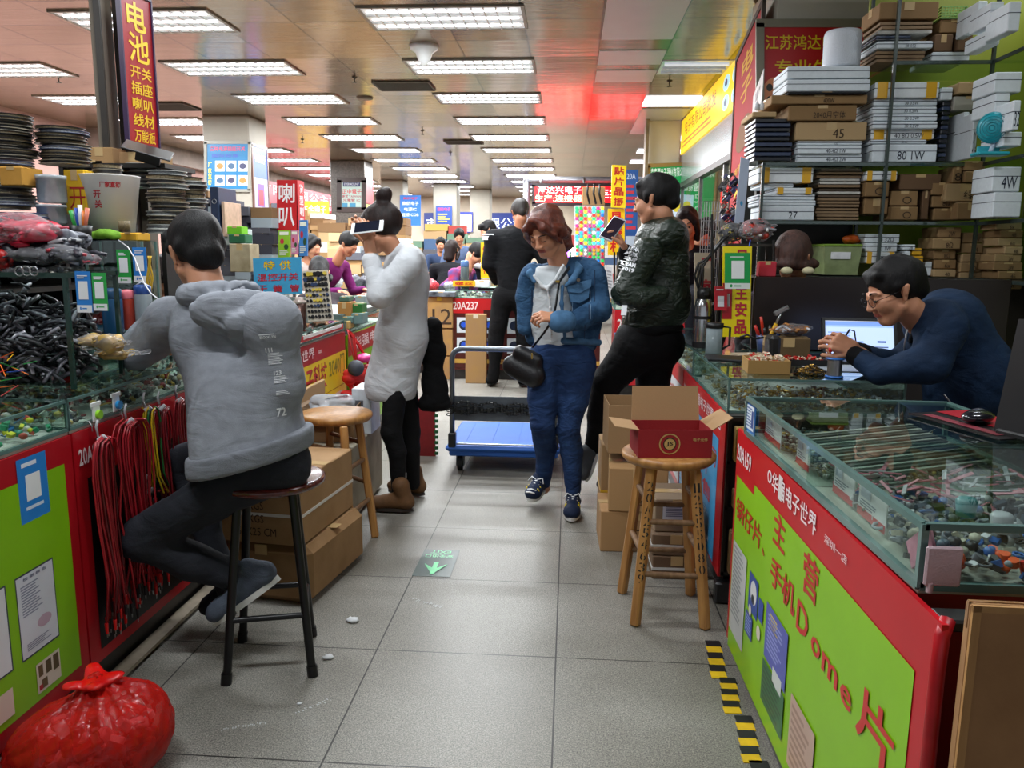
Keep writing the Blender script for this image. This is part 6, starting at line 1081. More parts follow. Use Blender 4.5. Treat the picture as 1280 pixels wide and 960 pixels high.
class Fig:
    def __init__(f, label, base, cat='person', group=None):
        f.t = thing('person', label, cat, base, 0, group); f.body = MB(); f.nm = 0
    def skin(f, S, h, pick=None):
        V, F = S.mesh(h) if isinstance(S, SDF) else S; k = f.body.n; f.body.add(V, F, 0, True)
        if pick is not None: C = V[F].mean(1); f.body.mi[-len(F):] = [int(q) for q in pick(C)]
    def head(f, c, fwd, up=(0, 0, 1), s=1.0, neck=None, fem=False, h=.004, brow='1A1210', eyes=True, closed=False, nr=.052):
        B = basis(fwd, up); S, P = headparts(np.array(c, float), B, s, fem); f.B = B; f.P = P; f.hs = s
        if neck is not None: S.cap(P(0, -.03, -.07), neck, nr*s, nr*1.1*s, k=.02*s)
        lipf = lambda C: ((np.abs((C-c) @ B[:, 2]+.052*s) < .0085*s) & ((C-c) @ B[:, 1] > .076*s) & (np.abs((C-c) @ B[:, 0]) < .022*s)).astype(int)
        f.skin(S, h, lipf)
        if eyes:
            e = MB()
            for x in (-1, 1): e.tube([P(.016*x, .090, .029), P(.030*x, .089, .034), (P(.047*x, .076, .030))], [.0028*s, .0036*s, .002*s], 6)
            e.obj('eyebrows', M(brow, .8, kind='hair'), f.t, world=True)
            e = MB()
            for x in (-1, 1): e.tube([P(.018*x, .0865, .003), P(.030*x, .0895, .0015 if closed else .006), P(.043*x, .082, .003)], [.0012*s, .0022*s, .001*s], 6)
            e.obj('eyelashes', M('14100F', .6, kind='hair'), f.t, world=True)
            if not closed:
                e = MB()
                for x in (-1, 1): e.ell(P(.030*x, .0835, .002), (.0065*s,)*3, n=8, m_=6)
                e.obj('eyes', M('201612', .15, kind='eye'), f.t, world=True)
        return f
    def hair(f, mat, kind='short', h=.005, amp=.004):
        P, B, s = f.P, f.B, f.hs; S = SDF(.02*s)
        S.ell(P(0, -.024, .040), np.array([.083, .104, .093])*s, B)
        if kind in ('short', 'crop'):
            S.cap(P(-.042, .046, .088), P(.042, .046, .088), .018*s, .018*s); S.cap(P(0, -.085, -.02), P(0, -.08, .04), .045*s, .055*s)
            for x in (-1, 1): S.cap(P(.070*x, .012, .03), P(.072*x, .018, .0), .012*s, .006*s)
        elif kind == 'mop':
            S.cap(P(-.05, .06, .085), P(.05, .06, .085), .03*s, .03*s); S.cap(P(0, -.08, -.03), P(0, -.07, .05), .055*s, .062*s); S.cap(P(-.04, .08, .06), P(.045, .08, .06), .018*s, .018*s)
            for x in (-1, 1): S.cap(P(.072*x, .01, .03), P(.074*x, .012, -.01), .016*s, .009*s); S.cap(P(.05*x, -.06, .0), P(.03*x, -.085, -.055), .03*s, .018*s)
        elif kind == 'bun':
            S.ell(P(0, -.05, .02), np.array([.078, .085, .08])*s, B); S.cap(P(0, -.06, .11), P(0, -.08, .135), .03*s, .03*s); S.ell(P(0, -.085, .155), np.array([.042, .042, .034])*s, B)
            for x in (-1, 1): S.cap(P(.06*x, .045, .06), P(.074*x, .01, .0), .02*s, .012*s)
        elif kind == 'pony':
            for x in (-1, 1):
                S.chain([P(.01*x, .07, .105), P(.05*x, .078, .07), P(.074*x, .052, .02), P(.079*x, .035, -.025), P(.08*x, .02, -.05)], [.016*s, .018*s, .016*s, .010*s, .005*s])
            for x in (-1, 1): S.chain([P(.07*x, .02, .03), P(.078*x, -.012, -.005), P(.07*x, -.045, -.04)], [.022*s, .026*s, .024*s])
            S.ell(P(0, -.115, -.03), np.array([.04, .045, .055])*s, B); S.ell(P(.01, -.135, -.08), np.array([.045, .045, .05])*s, B); S.ell(P(-.01, -.11, -.12), np.array([.036, .04, .045])*s, B); S.cap(P(0, -.10, -.13), P(.01, -.08, -.18), .03*s, .012*s)
        elif kind == 'bob':
            for x in (-1, 1): S.chain([P(.02*x, .06, .10), P(.07*x, .04, .03), P(.082*x, 0, -.05), P(.078*x, -.02, -.11)], [.02*s, .02*s, .024*s, .02*s])
            S.cap(P(0, -.07, .02), P(0, -.07, -.1), .075*s, .06*s)
        S.ell(P(0, .115, -.012 if kind != 'mop' else -.03), np.array([.060 if kind in ('pony', 'bob') else .066, .075, .085 if kind != 'crop' else .095])*s, B, k=.012*s, sub=True)
        if kind in ('short', 'crop', 'mop'):
            for x in (-1, 1): S.ell(P(.082*x, .0, -.018), np.array([.02, .03, .036])*s, B, k=.008*s, sub=True)
        w1 = wob(5, amp*.7, 45); w2 = wob(9, amp*(.9 if kind == 'pony' else .5), 110); zf = 1 if kind == 'pony' else .27
        if kind == 'pony': w2 = wob(9, amp*.8, 75)
        S.fn = lambda X, Y, Z: w1(X, Y, Z*zf)+w2(X, Y, Z*zf)
        S.put('hair', mat, f.t, h=h); return f
    def done(f, skin=SKIN):
        if f.body.n: f.body.obj('body', [skin, LIP], f.t, world=True)
        return f.t
    def wear(f, name, S, mat, h=.009, seed=1, amp=.012, fr=11, pick=None, rs=.95):
        w = fold(seed, amp*.17, fr*1.2); w2 = wob(seed+50, amp*.34, fr*1.3); c_ = S.k*.10-.002; S.fn = lambda X, Y, Z: w(X, Y, Z)+w2(X, Y, Z)+c_
        S.p = [q if q[7] or q[0] == 'e' else q[:3]+(q[3]*rs, q[4]*rs)+q[5:] for q in S.p]
        return S.put(name, mat, f.t, h=h, pick=pick)
def shoe(f, heel, toe, upm, solem, s=1.0, laces=None, up=(0, 0, 1), ankle=None, boot=False, stripe=None):
    heel = np.array(heel, float); toe = np.array(toe, float); B = basis(toe-heel, up); P = lambda x, y, z: heel+B @ np.array([x, y, z]); L = np.linalg.norm(toe-heel)
    S = SDF(.02); S.cap(P(0, .01, .045), P(0, L-.045, .034), .036, .033, sc=(B[:, 0], 1.0)); S.ell(P(0, L-.055, .034), (.043, .055, .03), B); S.cap(P(0, .02, .05), P(0, .045, .088 if not boot else .13), .036, .035 if not boot else .045)
    S.cap(P(0, .08, .06), P(0, .12, .05), .03, .03)
    S.cap(P(0, -.05, -.03), P(0, L+.05, -.03), .04, .04, k=.005, sub=True) if False else None
    o = S.put('shoe', upm, f.t, h=.006)
    mb = MB(); pr = []
    for i in range(24):
        a = 2*math.pi*i/24; y = L/2-.012+(L/2+.008)*math.sin(a); w = .040+.006*math.sin(a)-.006*math.exp(-((y/L-.42)/.15)**2); pr.append((w*math.cos(a), y))
    mb.prism([P(x, y, -.001) for x, y in pr], B[:, 2]*(.018 if not boot else .014)); mb.obj('sole', solem, o, world=True)
    if laces:
        mb = MB()
        for i in range(5): y = .085+i*.022; mb.tube([P(-.024, y, .079-i*.007), P(0, y+.008, .089-i*.0075), P(.024, y, .079-i*.007)], .0042, 6)
        mb.tube([P(0, .085, .09), P(.03, .075, .10), P(.045, .09, .078)], .0035, 6); mb.tube([P(0, .085, .09), P(-.03, .075, .10), P(-.042, .095, .078)], .0035, 6); mb.obj('laces', laces, o, world=True)
    if stripe:
        mb = MB()
        for x in (-1, 1):
            for k in (0, 1): mb.tube([P(.036*x, .09+.03*k, .02), P(.037*x, .105+.03*k, .045), P(.030*x, .115+.03*k, .068)], .0035, 6)
        mb.obj('stripe', stripe, o, world=True)
    return o

# ---- 1: young man in a grey hoodie on the red stool, back to the aisle
A = AY
f = Fig('person in grey hoodie and dark trousers sitting on the red-topped stool, back turned', (-.93, 2.42, 0))
hc = A(246, 318, 2.48); f.head(hc, (-.62, .72, -.42), (-.35, .35, .85), .98, neck=A(262, 372, 2.42), h=.005); f.hair(HAIR, 'mop')
fwd = nrm((-.58, .81, 0)); LS, RS = A(214, 402, 2.54), A(338, 402, 2.32); HIP = np.array([-.93, 2.40, .70]); HL = HIP+np.array([-.07, .09, 0]); HR = HIP+np.array([.06, -.07, 0])
core = SDF(.05); core.cap(HIP, (LS+RS)/2-[0, 0, .08], .06, .07); f.skin(core, .02)
G = cloth('8E929A', .1, .3, 420, rough=.9, sc=30)
S = SDF(.06)
S.cap(A(314, 572, 2.32), A(306, 500, 2.36), .188, .170, sc=(fwd, .9)); S.ell(A(310, 588, 2.4)-[0, 0, .9], (3, 3, .9), k=.008, sub=False) if False else None; S.cap(A(305, 490, 2.42), (LS+RS)/2+[0, 0, -.05], .150, .155, sc=(fwd, .72)); S.cap(LS, RS, .075, .078); S.cap(RS+[0, 0, -.03], A(352, 480, 2.33), .075, .075)
S.cap(A(268, 392, 2.44), (LS+RS)/2, .085, .10)
EL = A(172, 458, 2.58); EL[2] = max(EL[2], .985); S.chain([LS, A(188, 425, 2.58), EL+[0, 0, .01]], [.082, .075, .066], k=.04); WL_ = np.array([-1.52, 2.80, .965]); S.chain([EL, WL_], [.062, .048], k=.03)
ER = np.array([-1.10, 2.62, 1.0]); WR_ = np.array([-1.40, 2.82, .99]); S.chain([RS, ER, WR_], [.060, .056, .046], k=.08)
TB = np.array([[.97, 0, -.24], [0, 1, 0], [.24, 0, .97]]); cut = lambda p, sg: (p+sg*TB[:, 2]*.9, (3, 3, .9), TB)
S.ell(*cut(A(310, 577, 2.3), -1), k=.01, sub=True); f.wear('hoodie', S, G, .009, 3, .014, 9, rs=1.0)
hd = SDF(.035); sd = nrm(RS-LS)
hd.ell(A(304, 392, 2.33), (.150, .075, .075), basis(fwd, (-.1, .3, .9)) ); hd.ell(A(318, 408, 2.30), (.085, .06, .05), basis(fwd))
nc = A(274, 366, 2.41); nb = basis(fwd, (-.35, .5, .8))
hd.chain([nc+nb @ np.array([.098*math.cos(a), .085*math.sin(a), -.005-.012*math.sin(a)]) for a in np.linspace(2.6, 7.0, 12)], [.020]+[.030]*10+[.020], k=.02)
hd.ell(A(296, 372, 2.37), (.080, .05, .035), nb, k=.02, sub=True)
hw = fold(8, .005, 14); hd.fn = lambda X, Y, Z: hw(X, Y, Z)+.0045*np.sin(105*np.sqrt((X-nc[0])**2+(Y-nc[1])**2+(Z-nc[2])**2))
hd.put('hood', G, f.t, h=.007)
wb = SDF(.02); wb.cap(A(314, 580, 2.32), A(314, 545, 2.32), .189, .187, sc=(fwd, .9)); wb.ell(*cut(A(310, 579, 2.3), -1), k=.01, sub=True); wb.ell(*cut(A(310, 552, 2.3), 1), k=.01, sub=True); f.wear('waistband', wb, cloth('83878F', .1, .6, 500, rough=.9), .008, 4, .004, rs=1.01)
# small print on the back
def decal(f, name, pts, items, mat, off=None, parent=None):
    T, w, h = frame3(*pts); mb = MB(); mb.T = T
    for it in items:
        if it[0] == 't': mb.text(it[5], it[1]*w, (1-it[2]-it[4])*h, it[3]*w, it[4]*h, 0, .0, bold=.03)
        else: mb.poly([(it[1]*w, (1-it[2]-it[4])*h, 0), ((it[1]+it[3])*w, (1-it[2]-it[4])*h, 0), ((it[1]+it[3])*w, (1-it[2])*h, 0), (it[1]*w, (1-it[2])*h, 0)])
    return mb.obj(name, mat, parent or f.t, world=True)
WP = M('E6E8EC', .6, 0, .02, 9, kind='white_print')
def project_onto(o_root_objs, P0, P1, P2, items, name, f, res=None, bold=.03, mat=None):
    """print laid on the garment: letter points follow the cloth surface"""
    from mathutils.bvhtree import BVHTree
    T, w, h = frame3(P0, P1, P2); mb = MB(); mb.T = T
    for it in items:
        if it[0] == 't': mb.text(it[5], it[1]*w, (1-it[2]-it[4])*h, it[3]*w, it[4]*h, 0, .0, bold=bold)
        else:
            n = 4
            for i in range(n):
                x0 = (it[1]+it[3]*i/n)*w; x1 = (it[1]+it[3]*(i+1)/n)*w; y0 = (1-it[2]-it[4])*h; y1 = (1-it[2])*h; mb.poly([(x0, y0, 0), (x1, y0, 0), (x1, y1, 0), (x0, y1, 0)])
    V = np.vstack(mb.v); nz = T[:3, 2]; o = o_root_objs; fr = FR[o.name]; vs = [Vector((np.array(v.co) @ rotm(0, 0, fr[1]).T+fr[0]).tolist()) for v in o.data.vertices]
    bv = BVHTree.FromPolygons(vs, [tuple(p.vertices) for p in o.data.polygons])
    for i in range(len(V)):
        p = V[i]+nz*.4; hit = bv.ray_cast(Vector(p.tolist()), Vector((-nz).tolist()), 1.0)
        if hit[0] is not None: V[i] = np.array(hit[0])+nz*.0025
    m2 = MB(); m2.v = [V]; m2.f = mb.f; m2.mi = mb.mi; m2.sm = mb.sm; m2.n = len(V)
    return m2.obj(name, mat or WP, f.t, world=True)
hood_o = [c for c in f.t.children if c.name.startswith('hoodie')][0]
ln = lambda x, y, w, n: [('r', x, y+.016*i, w*(.8+.2*((i*7) % 3)/2), .008) for i in range(n)]
project_onto(hood_o, A(322, 415, 2.25), A(372, 412, 2.25), A(326, 530, 2.25), [('r', .10, .02, .36, .012), ('t', .12, .04, .36, .03, 'BROOKLYN'), ('t', .20, .175, .16, .05, '111')]+ln(.24, .235, .32, 8)+[('t', .36, .43, .17, .05, '123')]+ln(.36, .49, .3, 5)+ln(.42, .65, .28, 3)+[('t', .40, .84, .17, .10, '72')], 'back_print', f)
TR = cloth('2A2C33', .15, .3, 260, rough=.8, sc=12)
S = SDF(.05); KR = A(178, 672, 2.28); AR = A(300, 722, 2.36); S.cap(HL, HR+[-.02, .02, 0], .085, .085); S.chain([HR+[0, 0, -.01], (HR+KR)/2+[0, 0, .005], KR], [.092, .086, .072]); S.chain([KR, (KR+AR)/2+[0, 0, -.01], AR], [.070, .068, .050], k=.03)
KL = np.array([-1.33, 2.62, .60]); AL = A(285, 738, 2.50); S.chain([HL, KL], [.10, .066]); S.chain([KL, (KL+AL)/2, AL], [.062, .06, .044], k=.03)
f.wear('trousers', S, TR, .009, 6, .022, 13)
an = SDF(.01); an.cap(AR, A(318, 722, 2.36), .034, .032); f.skin(an, .006)
SHO = cloth('545C6A', .2, .5, 300, rough=.7); SOL = M('D8D8D2', .5, 0, .06, 20, kind='rubber')
h1 = A(345, 728, 2.36); t1 = A(268, 783, 2.33); shoe(f, h1, t1, SHO, SOL, up=(-.45, 0, .75))
h2 = A(318, 742, 2.52); t2 = A(258, 772, 2.54); shoe(f, h2, t2, cloth('1C1E24', .2), SOL, up=(-.35, 0, .8))
f.skin(hand(WL_, (.2, .95, 0), (0, 0, -1), 1, (.35,)*4, h=.004), 0); f.skin(hand(WR_, (-.5, .85, 0), (0, 0, -1), -1, (.35,)*4, h=.004), 0)
f.done()

# ---- 2: woman in a long white sweatshirt dress looking at a phone
f = Fig('woman in long white sweatshirt dress and black leggings, phone held at face', (-.84, 4.02, 0))
Y0 = 4.0
hc = A(474, 287, Y0-.02); fw = nrm((-.93, .22, -.35)); f.head(hc, fw, (-.3, .1, .9), .98, neck=A(503, 330, Y0+.02), h=.0055, nr=.046); f.hair(HAIRB, 'bun')
S = SDF(.05); side = np.array([.2, .98, 0]); CH = A(507, 350, Y0+.02); WT = A(502, 420, Y0+.02); HM = A(489, 482, Y0+.02)
S.cap(A(505, 332, Y0+.02), CH, .105, .125, sc=((1, 0, 0), .95)); S.cap(CH, WT, .125, .135); S.cap(WT, HM, .138, .150); S.cap(A(512, 322, Y0-.10), A(510, 322, Y0+.14), .062, .062); S.cap(A(500, 318, Y0), A(512, 330, Y0), .06, .08)
SHn = A(508, 334, Y0-.14); ELn = A(475, 370, Y0-.20); WRn = A(463, 322, Y0-.14); S.chain([SHn, (SHn+ELn)/2, ELn], [.078, .074, .066], k=.03); S.chain([ELn, A(467, 340, Y0-.16)], [.062, .052], k=.02)
SHf = A(512, 330, Y0+.16); ELf = A(480, 362, Y0+.22); WRf = A(466, 322, Y0+.14); S.chain([SHf, ELf, A(470, 340, Y0+.17)], [.07, .06, .048], k=.03)
bot = A(489, 499, Y0+.02); S.ell(bot-[0, 0, .9], (3, 3, .9), k=.008, sub=True); sl = A(478, 470, Y0-.14); S.cap(sl+[0, 0, .06], sl-[0, 0, .12], .003, .008, k=.004, sub=True)
f.wear('sweatshirt_dress', S, cloth('C9CCD0', .05, .25, 400, rough=.9), .009, 12, .016, 9)
cu = SDF(.01); cu.cap(A(467, 336, Y0-.155), A(464, 326, Y0-.145), .046, .046); cu.put('cuff', cloth('D2D4D8', .05, .5, 400), f.t, h=.007)
co_ = SDF(.01); nk = A(505, 322, Y0+.02)
Bn = basis((-.5, .2, .8))
co_.chain([nk+Bn @ np.array([.075*math.cos(a), .0, .0])+Bn[:, 0]*0+np.array([.07*math.sin(a)*.6, 0, .07*math.sin(a)*.8])*np.array([1, 1, .5]) for a in np.linspace(0, 6.28, 14)], [.012]*14); co_.put('collar', cloth('D2D4D8', .05, .5, 400), f.t, h=.006)
fa = SDF(.015); fa.cap(A(466, 338, Y0-.15), WRn+[-.005, 0, .09], .034, .024); fa.cap(A(470, 340, Y0+.17), A(458, 300, Y0+.05), .033, .024); f.skin(fa, .006)
f.skin(hand(WRn+[-.005, 0, .085], (-.25, .10, .95), (-.6, .6, .1), 1, (.9, 1.0, 1.0, 1.0), .95, (.5, .3), h=.0035), 0)
f.skin(hand(A(458, 300, Y0+.05), (-.3, -.1, .9), (.2, -.8, .1), -1, (.5, .6, .8, .9), .95, h=.0035), 0)
S = SDF(.04); S.chain([A(494, 488, Y0-.05), A(489, 540, Y0-.07), A(497, 565, Y0-.06), A(498, 622, Y0-.05)], [.066, .060, .052, .037]); S.chain([A(507, 485, Y0+.09), A(512, 540, Y0+.10), A(514, 560, Y0+.1), A(517, 605, Y0+.13)], [.066, .062, .052, .038])
f.wear('leggings', S, cloth('0E0E10', .2, .2, 300, rough=.8), .009, 2, .006)
BT = M('5E3E1E', .75, 0, .2, 30, bump=.25, bscale=200, kind='suede'); BS = M('2A211B', .7, kind='rubber')
e = fl_ = None
h1 = AZ(512, 641, 0); shoe(f, h1+[-.0, 0, .012], h1+np.array([-.215, .02, .012]), BT, BS, boot=True)
h1 = AZ(527, 621, 0); shoe(f, h1+[0, 0, .012], h1+np.array([-.20, .06, .012]), BT, BS, boot=True)
S = SDF(.04); S.cap(A(541, 408, Y0+.05), A(542, 440, Y0+.1), .055, .07); S.cap(A(541, 440, Y0+.08), A(543, 492, Y0+.08), .05, .085, sc=((0, 1, 0), .6)); S.cap(A(530, 505, Y0+.08), A(556, 505, Y0+.08), .035, .03)
f.wear('black_bag', S, cloth('0B0B0D', .3, .3), .009, 22, .02, 14)
f.done()
pq = A(459, 284, Y0-.19); t = thing('smartphone', 'white smartphone held level at the face of woman in white', 'phone', pq)
Bp = basis((-.35, .55, .30), (-.25, -.2, .9)); mb = MB(); R = np.stack([nrm((.93, -.22, .10)), nrm(np.cross((.25, -.25, .93), (.93, -.22, .10))), nrm((.25, -.25, .93))], 1); R[:, 1] = nrm(np.cross(R[:, 2], R[:, 0])); R[:, 2] = np.cross(R[:, 0], R[:, 1])
Rt = rotm(.75, -.12, 0); mb.box((0, 0, 0), (.158, .078, .009), Rt, b=.004); mb.obj('case', WHT, t)
mb = MB(); mb.box(Rt @ np.array([0, 0, .0048]), (.12, .068, .0012), Rt); mb.obj('screen', M('1A1E2C', .08, kind='screen'), t)

# ---- 3: man in black with his back turned at the end counter
f = Fig('man in black shirt and trousers seen from behind at the end counter', (-.60, 7.75, 0))
Y0 = 7.75; hc = A(650, 266, Y0); f.head(hc, (-.3, .9, -.35), s=1.0, neck=A(648, 290, Y0), h=.009, eyes=False); f.hair(M('26201E', .6, bump=.5, kind='hair'), 'crop', h=.009)
S = SDF(.07); S.cap(A(618, 298, Y0), A(672, 298, Y0), .085, .085); S.cap(A(645, 305, Y0), A(640, 365, Y0), .20, .17, sc=((0, 1, 0), .62)); S.chain([A(615, 300, Y0), A(610, 330, Y0), A(620, 352, Y0+.2)], [.085, .07, .05]); S.chain([A(676, 300, Y0), A(684, 340, Y0), A(676, 360, Y0+.2)], [.085, .07, .05])
f.wear('shirt', S, cloth('101114', .2), .014, 5, .02)
mb = MB(); mb.T = None
for i in range(3): mb.box(A(610, 293+3*i, Y0-.085), (.11, .004, .014))
mb.obj('shoulder_print', WP, f.t, world=True)
S = SDF(.05); S.cap(A(630, 370, Y0), A(652, 370, Y0), .12, .12); S.chain([A(627, 380, Y0), A(620, 425, Y0), A(617, 474, Y0)], [.115, .085, .06]); S.chain([A(655, 380, Y0), A(655, 425, Y0), A(655, 474, Y0)], [.115, .085, .06]); f.wear('trousers', S, cloth('0A0A0C', .2), .014, 6, .02)
for x in (612, 652): h1 = A(x, 480, Y0); h1[2] = .015; shoe(f, h1, h1+[.02, .26, 0], cloth('0C0C0E'), BLK)
f.done(SKIN2)

# ---- 4: woman in a denim jacket walking towards the camera
f = Fig('woman in blue denim jacket and jeans walking, looking down at the floor', (-.05, 4.05, 0))
Y0 = 4.0; hc = A(683, 291, Y0-.06); fw = nrm((-.42, -.72, -.52)); f.head(hc, fw, (-.25, -.35, .85), 1.0, neck=A(700, 335, Y0+.02), h=.0045, closed=True, nr=.048, brow='3A241C'); f.hair(HAIRR, 'pony', h=.0055, amp=.005)
LSh, RSh = A(737, 345, Y0+.02), A(665, 345, Y0-.02); CHs = A(699, 372, Y0); core = SDF(.05); core.cap(CHs, A(697, 425, Y0), .07, .07); f.skin(core, .02)
S = SDF(.04); S.cap(A(692, 362, Y0-.02), A(690, 400, Y0-.01), .105, .112, sc=((0, 1, 0), .85)); S.cap(A(692, 405, Y0-.01), A(697, 430, Y0), .118, .130, sc=((0, 1, 0), .85)); S.cap(A(674, 345, Y0-.03), A(715, 340, Y0+.02), .05, .05)
S.ell(A(700, 442, Y0)-[0, 0, .165], (.35, .3, .15), k=.01, sub=True)
f.wear('shirt', S, cloth('C9CFD2', .05, .25, 350, rough=.8), .008, 14, .016, 15)
S = SDF(.015)
for x0, y0, x1, y1 in ((668, 345, 678, 358), (676, 358, 684, 360), (704, 332, 694, 350), (694, 350, 684, 360)): S.cap(A(x0, y0, Y0-.095), A(x1, y1, Y0-.112), .009, .008)
S.chain([A(684, 360, Y0-.125), A(688, 385, Y0-.125), A(690, 425, Y0-.125)], [.005, .005, .005]); S.put('placket', cloth('D6DADC', .05, .25, 350), f.t, h=.006)
mb = MB()
for y in (372, 388, 404, 418): mb.cyl(A(687+(y-372)/16, y, Y0-.136), A(687+(y-372)/16, y, Y0-.142), .005, n=10)
mb.obj('shirt_buttons', M('B8B8B0', .3, kind='button'), f.t, world=True)
DN = M('3E6286', .85, 0, .2, 16, col2='22405F', bump=.4, bscale=420, kind='denim', spec=.2); DN2 = M('4A7094', .85, 0, .2, 30, bump=.4, bscale=420, kind='denim_edge', spec=.2); JN = M('1C2E52', .85, 0, .2, 9, col2='2C4672', bump=.35, bscale=420, kind='jeans', spec=.2)
S = SDF(.045); S.cap(A(716, 350, Y0+.04), A(724, 392, Y0+.04), .115, .118, sc=((0, 1, 0), .85)); S.cap(A(724, 400, Y0+.03), A(722, 422, Y0+.02), .112, .115, sc=((0, 1, 0), .9)); S.cap(A(670, 352, Y0+.03), A(668, 420, Y0+.02), .075, .055); S.cap(A(668, 345, Y0+.03), A(730, 338, Y0+.04), .062, .066)
S.chain([LSh+[.01, 0, 0], A(746, 372, Y0), A(750, 388, Y0-.03)], [.075, .068, .066]); S.chain([A(750, 386, Y0-.04), A(728, 398, Y0-.14), A(708, 402, Y0-.19)], [.066, .058, .05], k=.03)
S.chain([RSh, A(656, 372, Y0+.0), A(657, 410, Y0-.02)], [.06, .052, .045])
S.ell(A(688, 372, Y0-.15), (.062, .11, .17), basis((0, 1, 0)), k=.02, sub=True); S.ell(A(694, 425, Y0-.13), (.078, .10, .16), basis((0, 1, 0)), k=.02, sub=True)
dj = f.wear('denim_jacket', S, DN, .0075, 17, .014, 17)
VL = lambda x, y, h, w=.012: [('r', x, y+h*i/6, w, h/6.1) for i in range(6)]
project_onto(dj, A(645, 325, Y0-.3), A(770, 325, Y0-.3), A(645, 440, Y0-.3), [('r', .47, .34, .13, .012), ('r', .60, .335, .16, .012), ('r', .55, .93, .10, .010), ('r', .65, .925, .12, .010)]+VL(.55, .40, .5)+VL(.74, .36, .3)+VL(.70, .72, .2)+VL(.13, .35, .55)+VL(.80, .12, .35), 'seams', f, mat=M('1C3450', .9, kind='seam'))
project_onto(dj, A(645, 325, Y0-.3), A(770, 325, Y0-.3), A(645, 440, Y0-.3), VL(.57, .40, .5, .005)+VL(.76, .36, .3, .005)+VL(.15, .35, .55, .005)+[('r', .47, .36, .13, .005), ('r', .60, .355, .16, .005)], 'stitching', f, mat=M('8AA8C4', .9, kind='stitch'))
S = SDF(.012)
S.chain([A(718, 324, Y0+.03), A(724, 336, Y0-.05), A(716, 350, Y0-.115), A(707, 357, Y0-.125)], [.014, .018, .016, .008]); S.chain([A(668, 330, Y0+.01), A(662, 342, Y0-.07), A(668, 352, Y0-.10)], [.014, .016, .010]); S.put('jacket_collar', DN2, f.t, h=.006)
S = SDF(.008); S.chain([A(703, 358, Y0-.13), A(702, 380, Y0-.135), A(706, 420, Y0-.13)], [.009, .009, .009]); S.chain([A(707, 402, Y0-.2), A(699, 402, Y0-.21)], [.053, .053]); S.chain([A(705, 426, Y0-.12), A(748, 428, Y0-.02)], [.018, .018]); S.put('jacket_trim', DN2, f.t, h=.006)
mb = MB(); a, b, c = A(707, 343, Y0-.105), A(738, 336, Y0-.07), A(709, 378, Y0-.12); T, w, h = frame3(a, b, c); mb.T = T
mb.prism([(0, h*.62, -.01), (w, h*.62, -.01), (w*.95, h*.35, -.01), (w*.5, h*.22, -.01), (w*.05, h*.35, -.01)], (0, 0, .022)); mb.prism([(w*.06, h*.42, -.012), (w*.94, h*.42, -.012), (w*.85, -h*.02, -.012), (w*.5, -h*.12, -.012), (w*.15, -h*.02, -.012)], (0, 0, .018)); mb.obj('breast_pocket', DN2, f.t, world=True)
mb = MB(); mb.cyl(A(723, 350, Y0-.115), A(723, 350, Y0-.128), .009, n=12); mb.obj('pocket_button', M('6A6258', .3, .8, kind='metal_button'), f.t, world=True)
Wh = A(697, 398, Y0-.20); f.skin(hand(Wh, (-.85, -.25, .12), (.1, .5, -.75), -1, (.75, .85, .9, .9), .95, (.4, .7), h=.003), 0)
S = SDF(.04); S.cap(A(690, 440, Y0), A(712, 440, Y0), .115, .115); KRi = A(678, 530, Y0-.06); S.chain([A(683, 458, Y0-.01), A(679, 498, Y0-.03), KRi, A(682, 560, Y0+.05), A(679, 606, Y0+.15)], [.105, .085, .066, .062, .044]); KLe = A(711, 535, Y0-.02); S.chain([A(720, 458, Y0), A(717, 500, Y0-.01), KLe, A(714, 565, Y0), A(717, 612, Y0-.01)], [.11, .085, .065, .062, .044]); f.wear('jeans', S, JN, .008, 24, .013, 17)
sk = SDF(.01); sk.cap(A(679, 604, Y0+.14), A(680, 610, Y0+.15), .033); sk.cap(A(717, 612, Y0), A(716, 622, Y0-.01), .032); f.skin(sk, .006)
NV = cloth('1B2740', .2, .4, 260, rough=.7); LC = M('E8E8EA', .6, kind='lace'); YL = M('D8C020', .5, kind='yellow_stripe'); SO = M('DADAD6', .5, kind='rubber')
t_ = A(714, 645, 3.86); t_[2] = .012; shoe(f, t_+[.012, .17, 0], t_+[0, -.05, 0], NV, SO, laces=LC, stripe=YL)
shoe(f, A(677, 612, 4.16), A(662, 628, 3.99), NV, SO, laces=LC, stripe=YL, up=(-.1, -.45, .8))
# sling bag and strap
f.done()
t = thing('sling_bag', 'black leather sling bag hanging at the hip of the denim jacket woman', 'bag', A(655, 460, 3.9))
S = SDF(.025); c_ = A(656, 457, 3.90); Bb = basis((-.2, -1, 0), (.45, 0, 1)); S.cap(c_+Bb @ np.array([-.06, 0, -.03]), c_+Bb @ np.array([.06, 0, -.03]), .055, .05, sc=(Bb[:, 1], .7)); S.cap(c_+Bb @ np.array([-.04, 0, .05]), c_+Bb @ np.array([.05, 0, .05]), .03, .03)
w = wob(31, .008, 20); S.fn = w; S.put('bag_body', M('111013', .4, 0, .2, 30, bump=.3, bscale=120, kind='leather'), t, h=.007)
mb = MB(); mb.tube([A(666, 434, 3.86), A(680, 416, 3.82), A(691, 400, 3.78), A(695, 380, 3.82), A(699, 352, 3.86), A(712, 334, 3.90)], .010, 6, flat=.4); mb.obj('strap', M('131215', .4, kind='leather'), t, world=True)
mb = MB(); mb.box(A(697, 352, 3.85), (.02, .01, .012), b=.002); mb.box(A(665, 445, 3.83), (.008, .006, .03), b=.002); mb.obj('buckle', M('B89A50', .3, .9, kind='brass'), t, world=True)

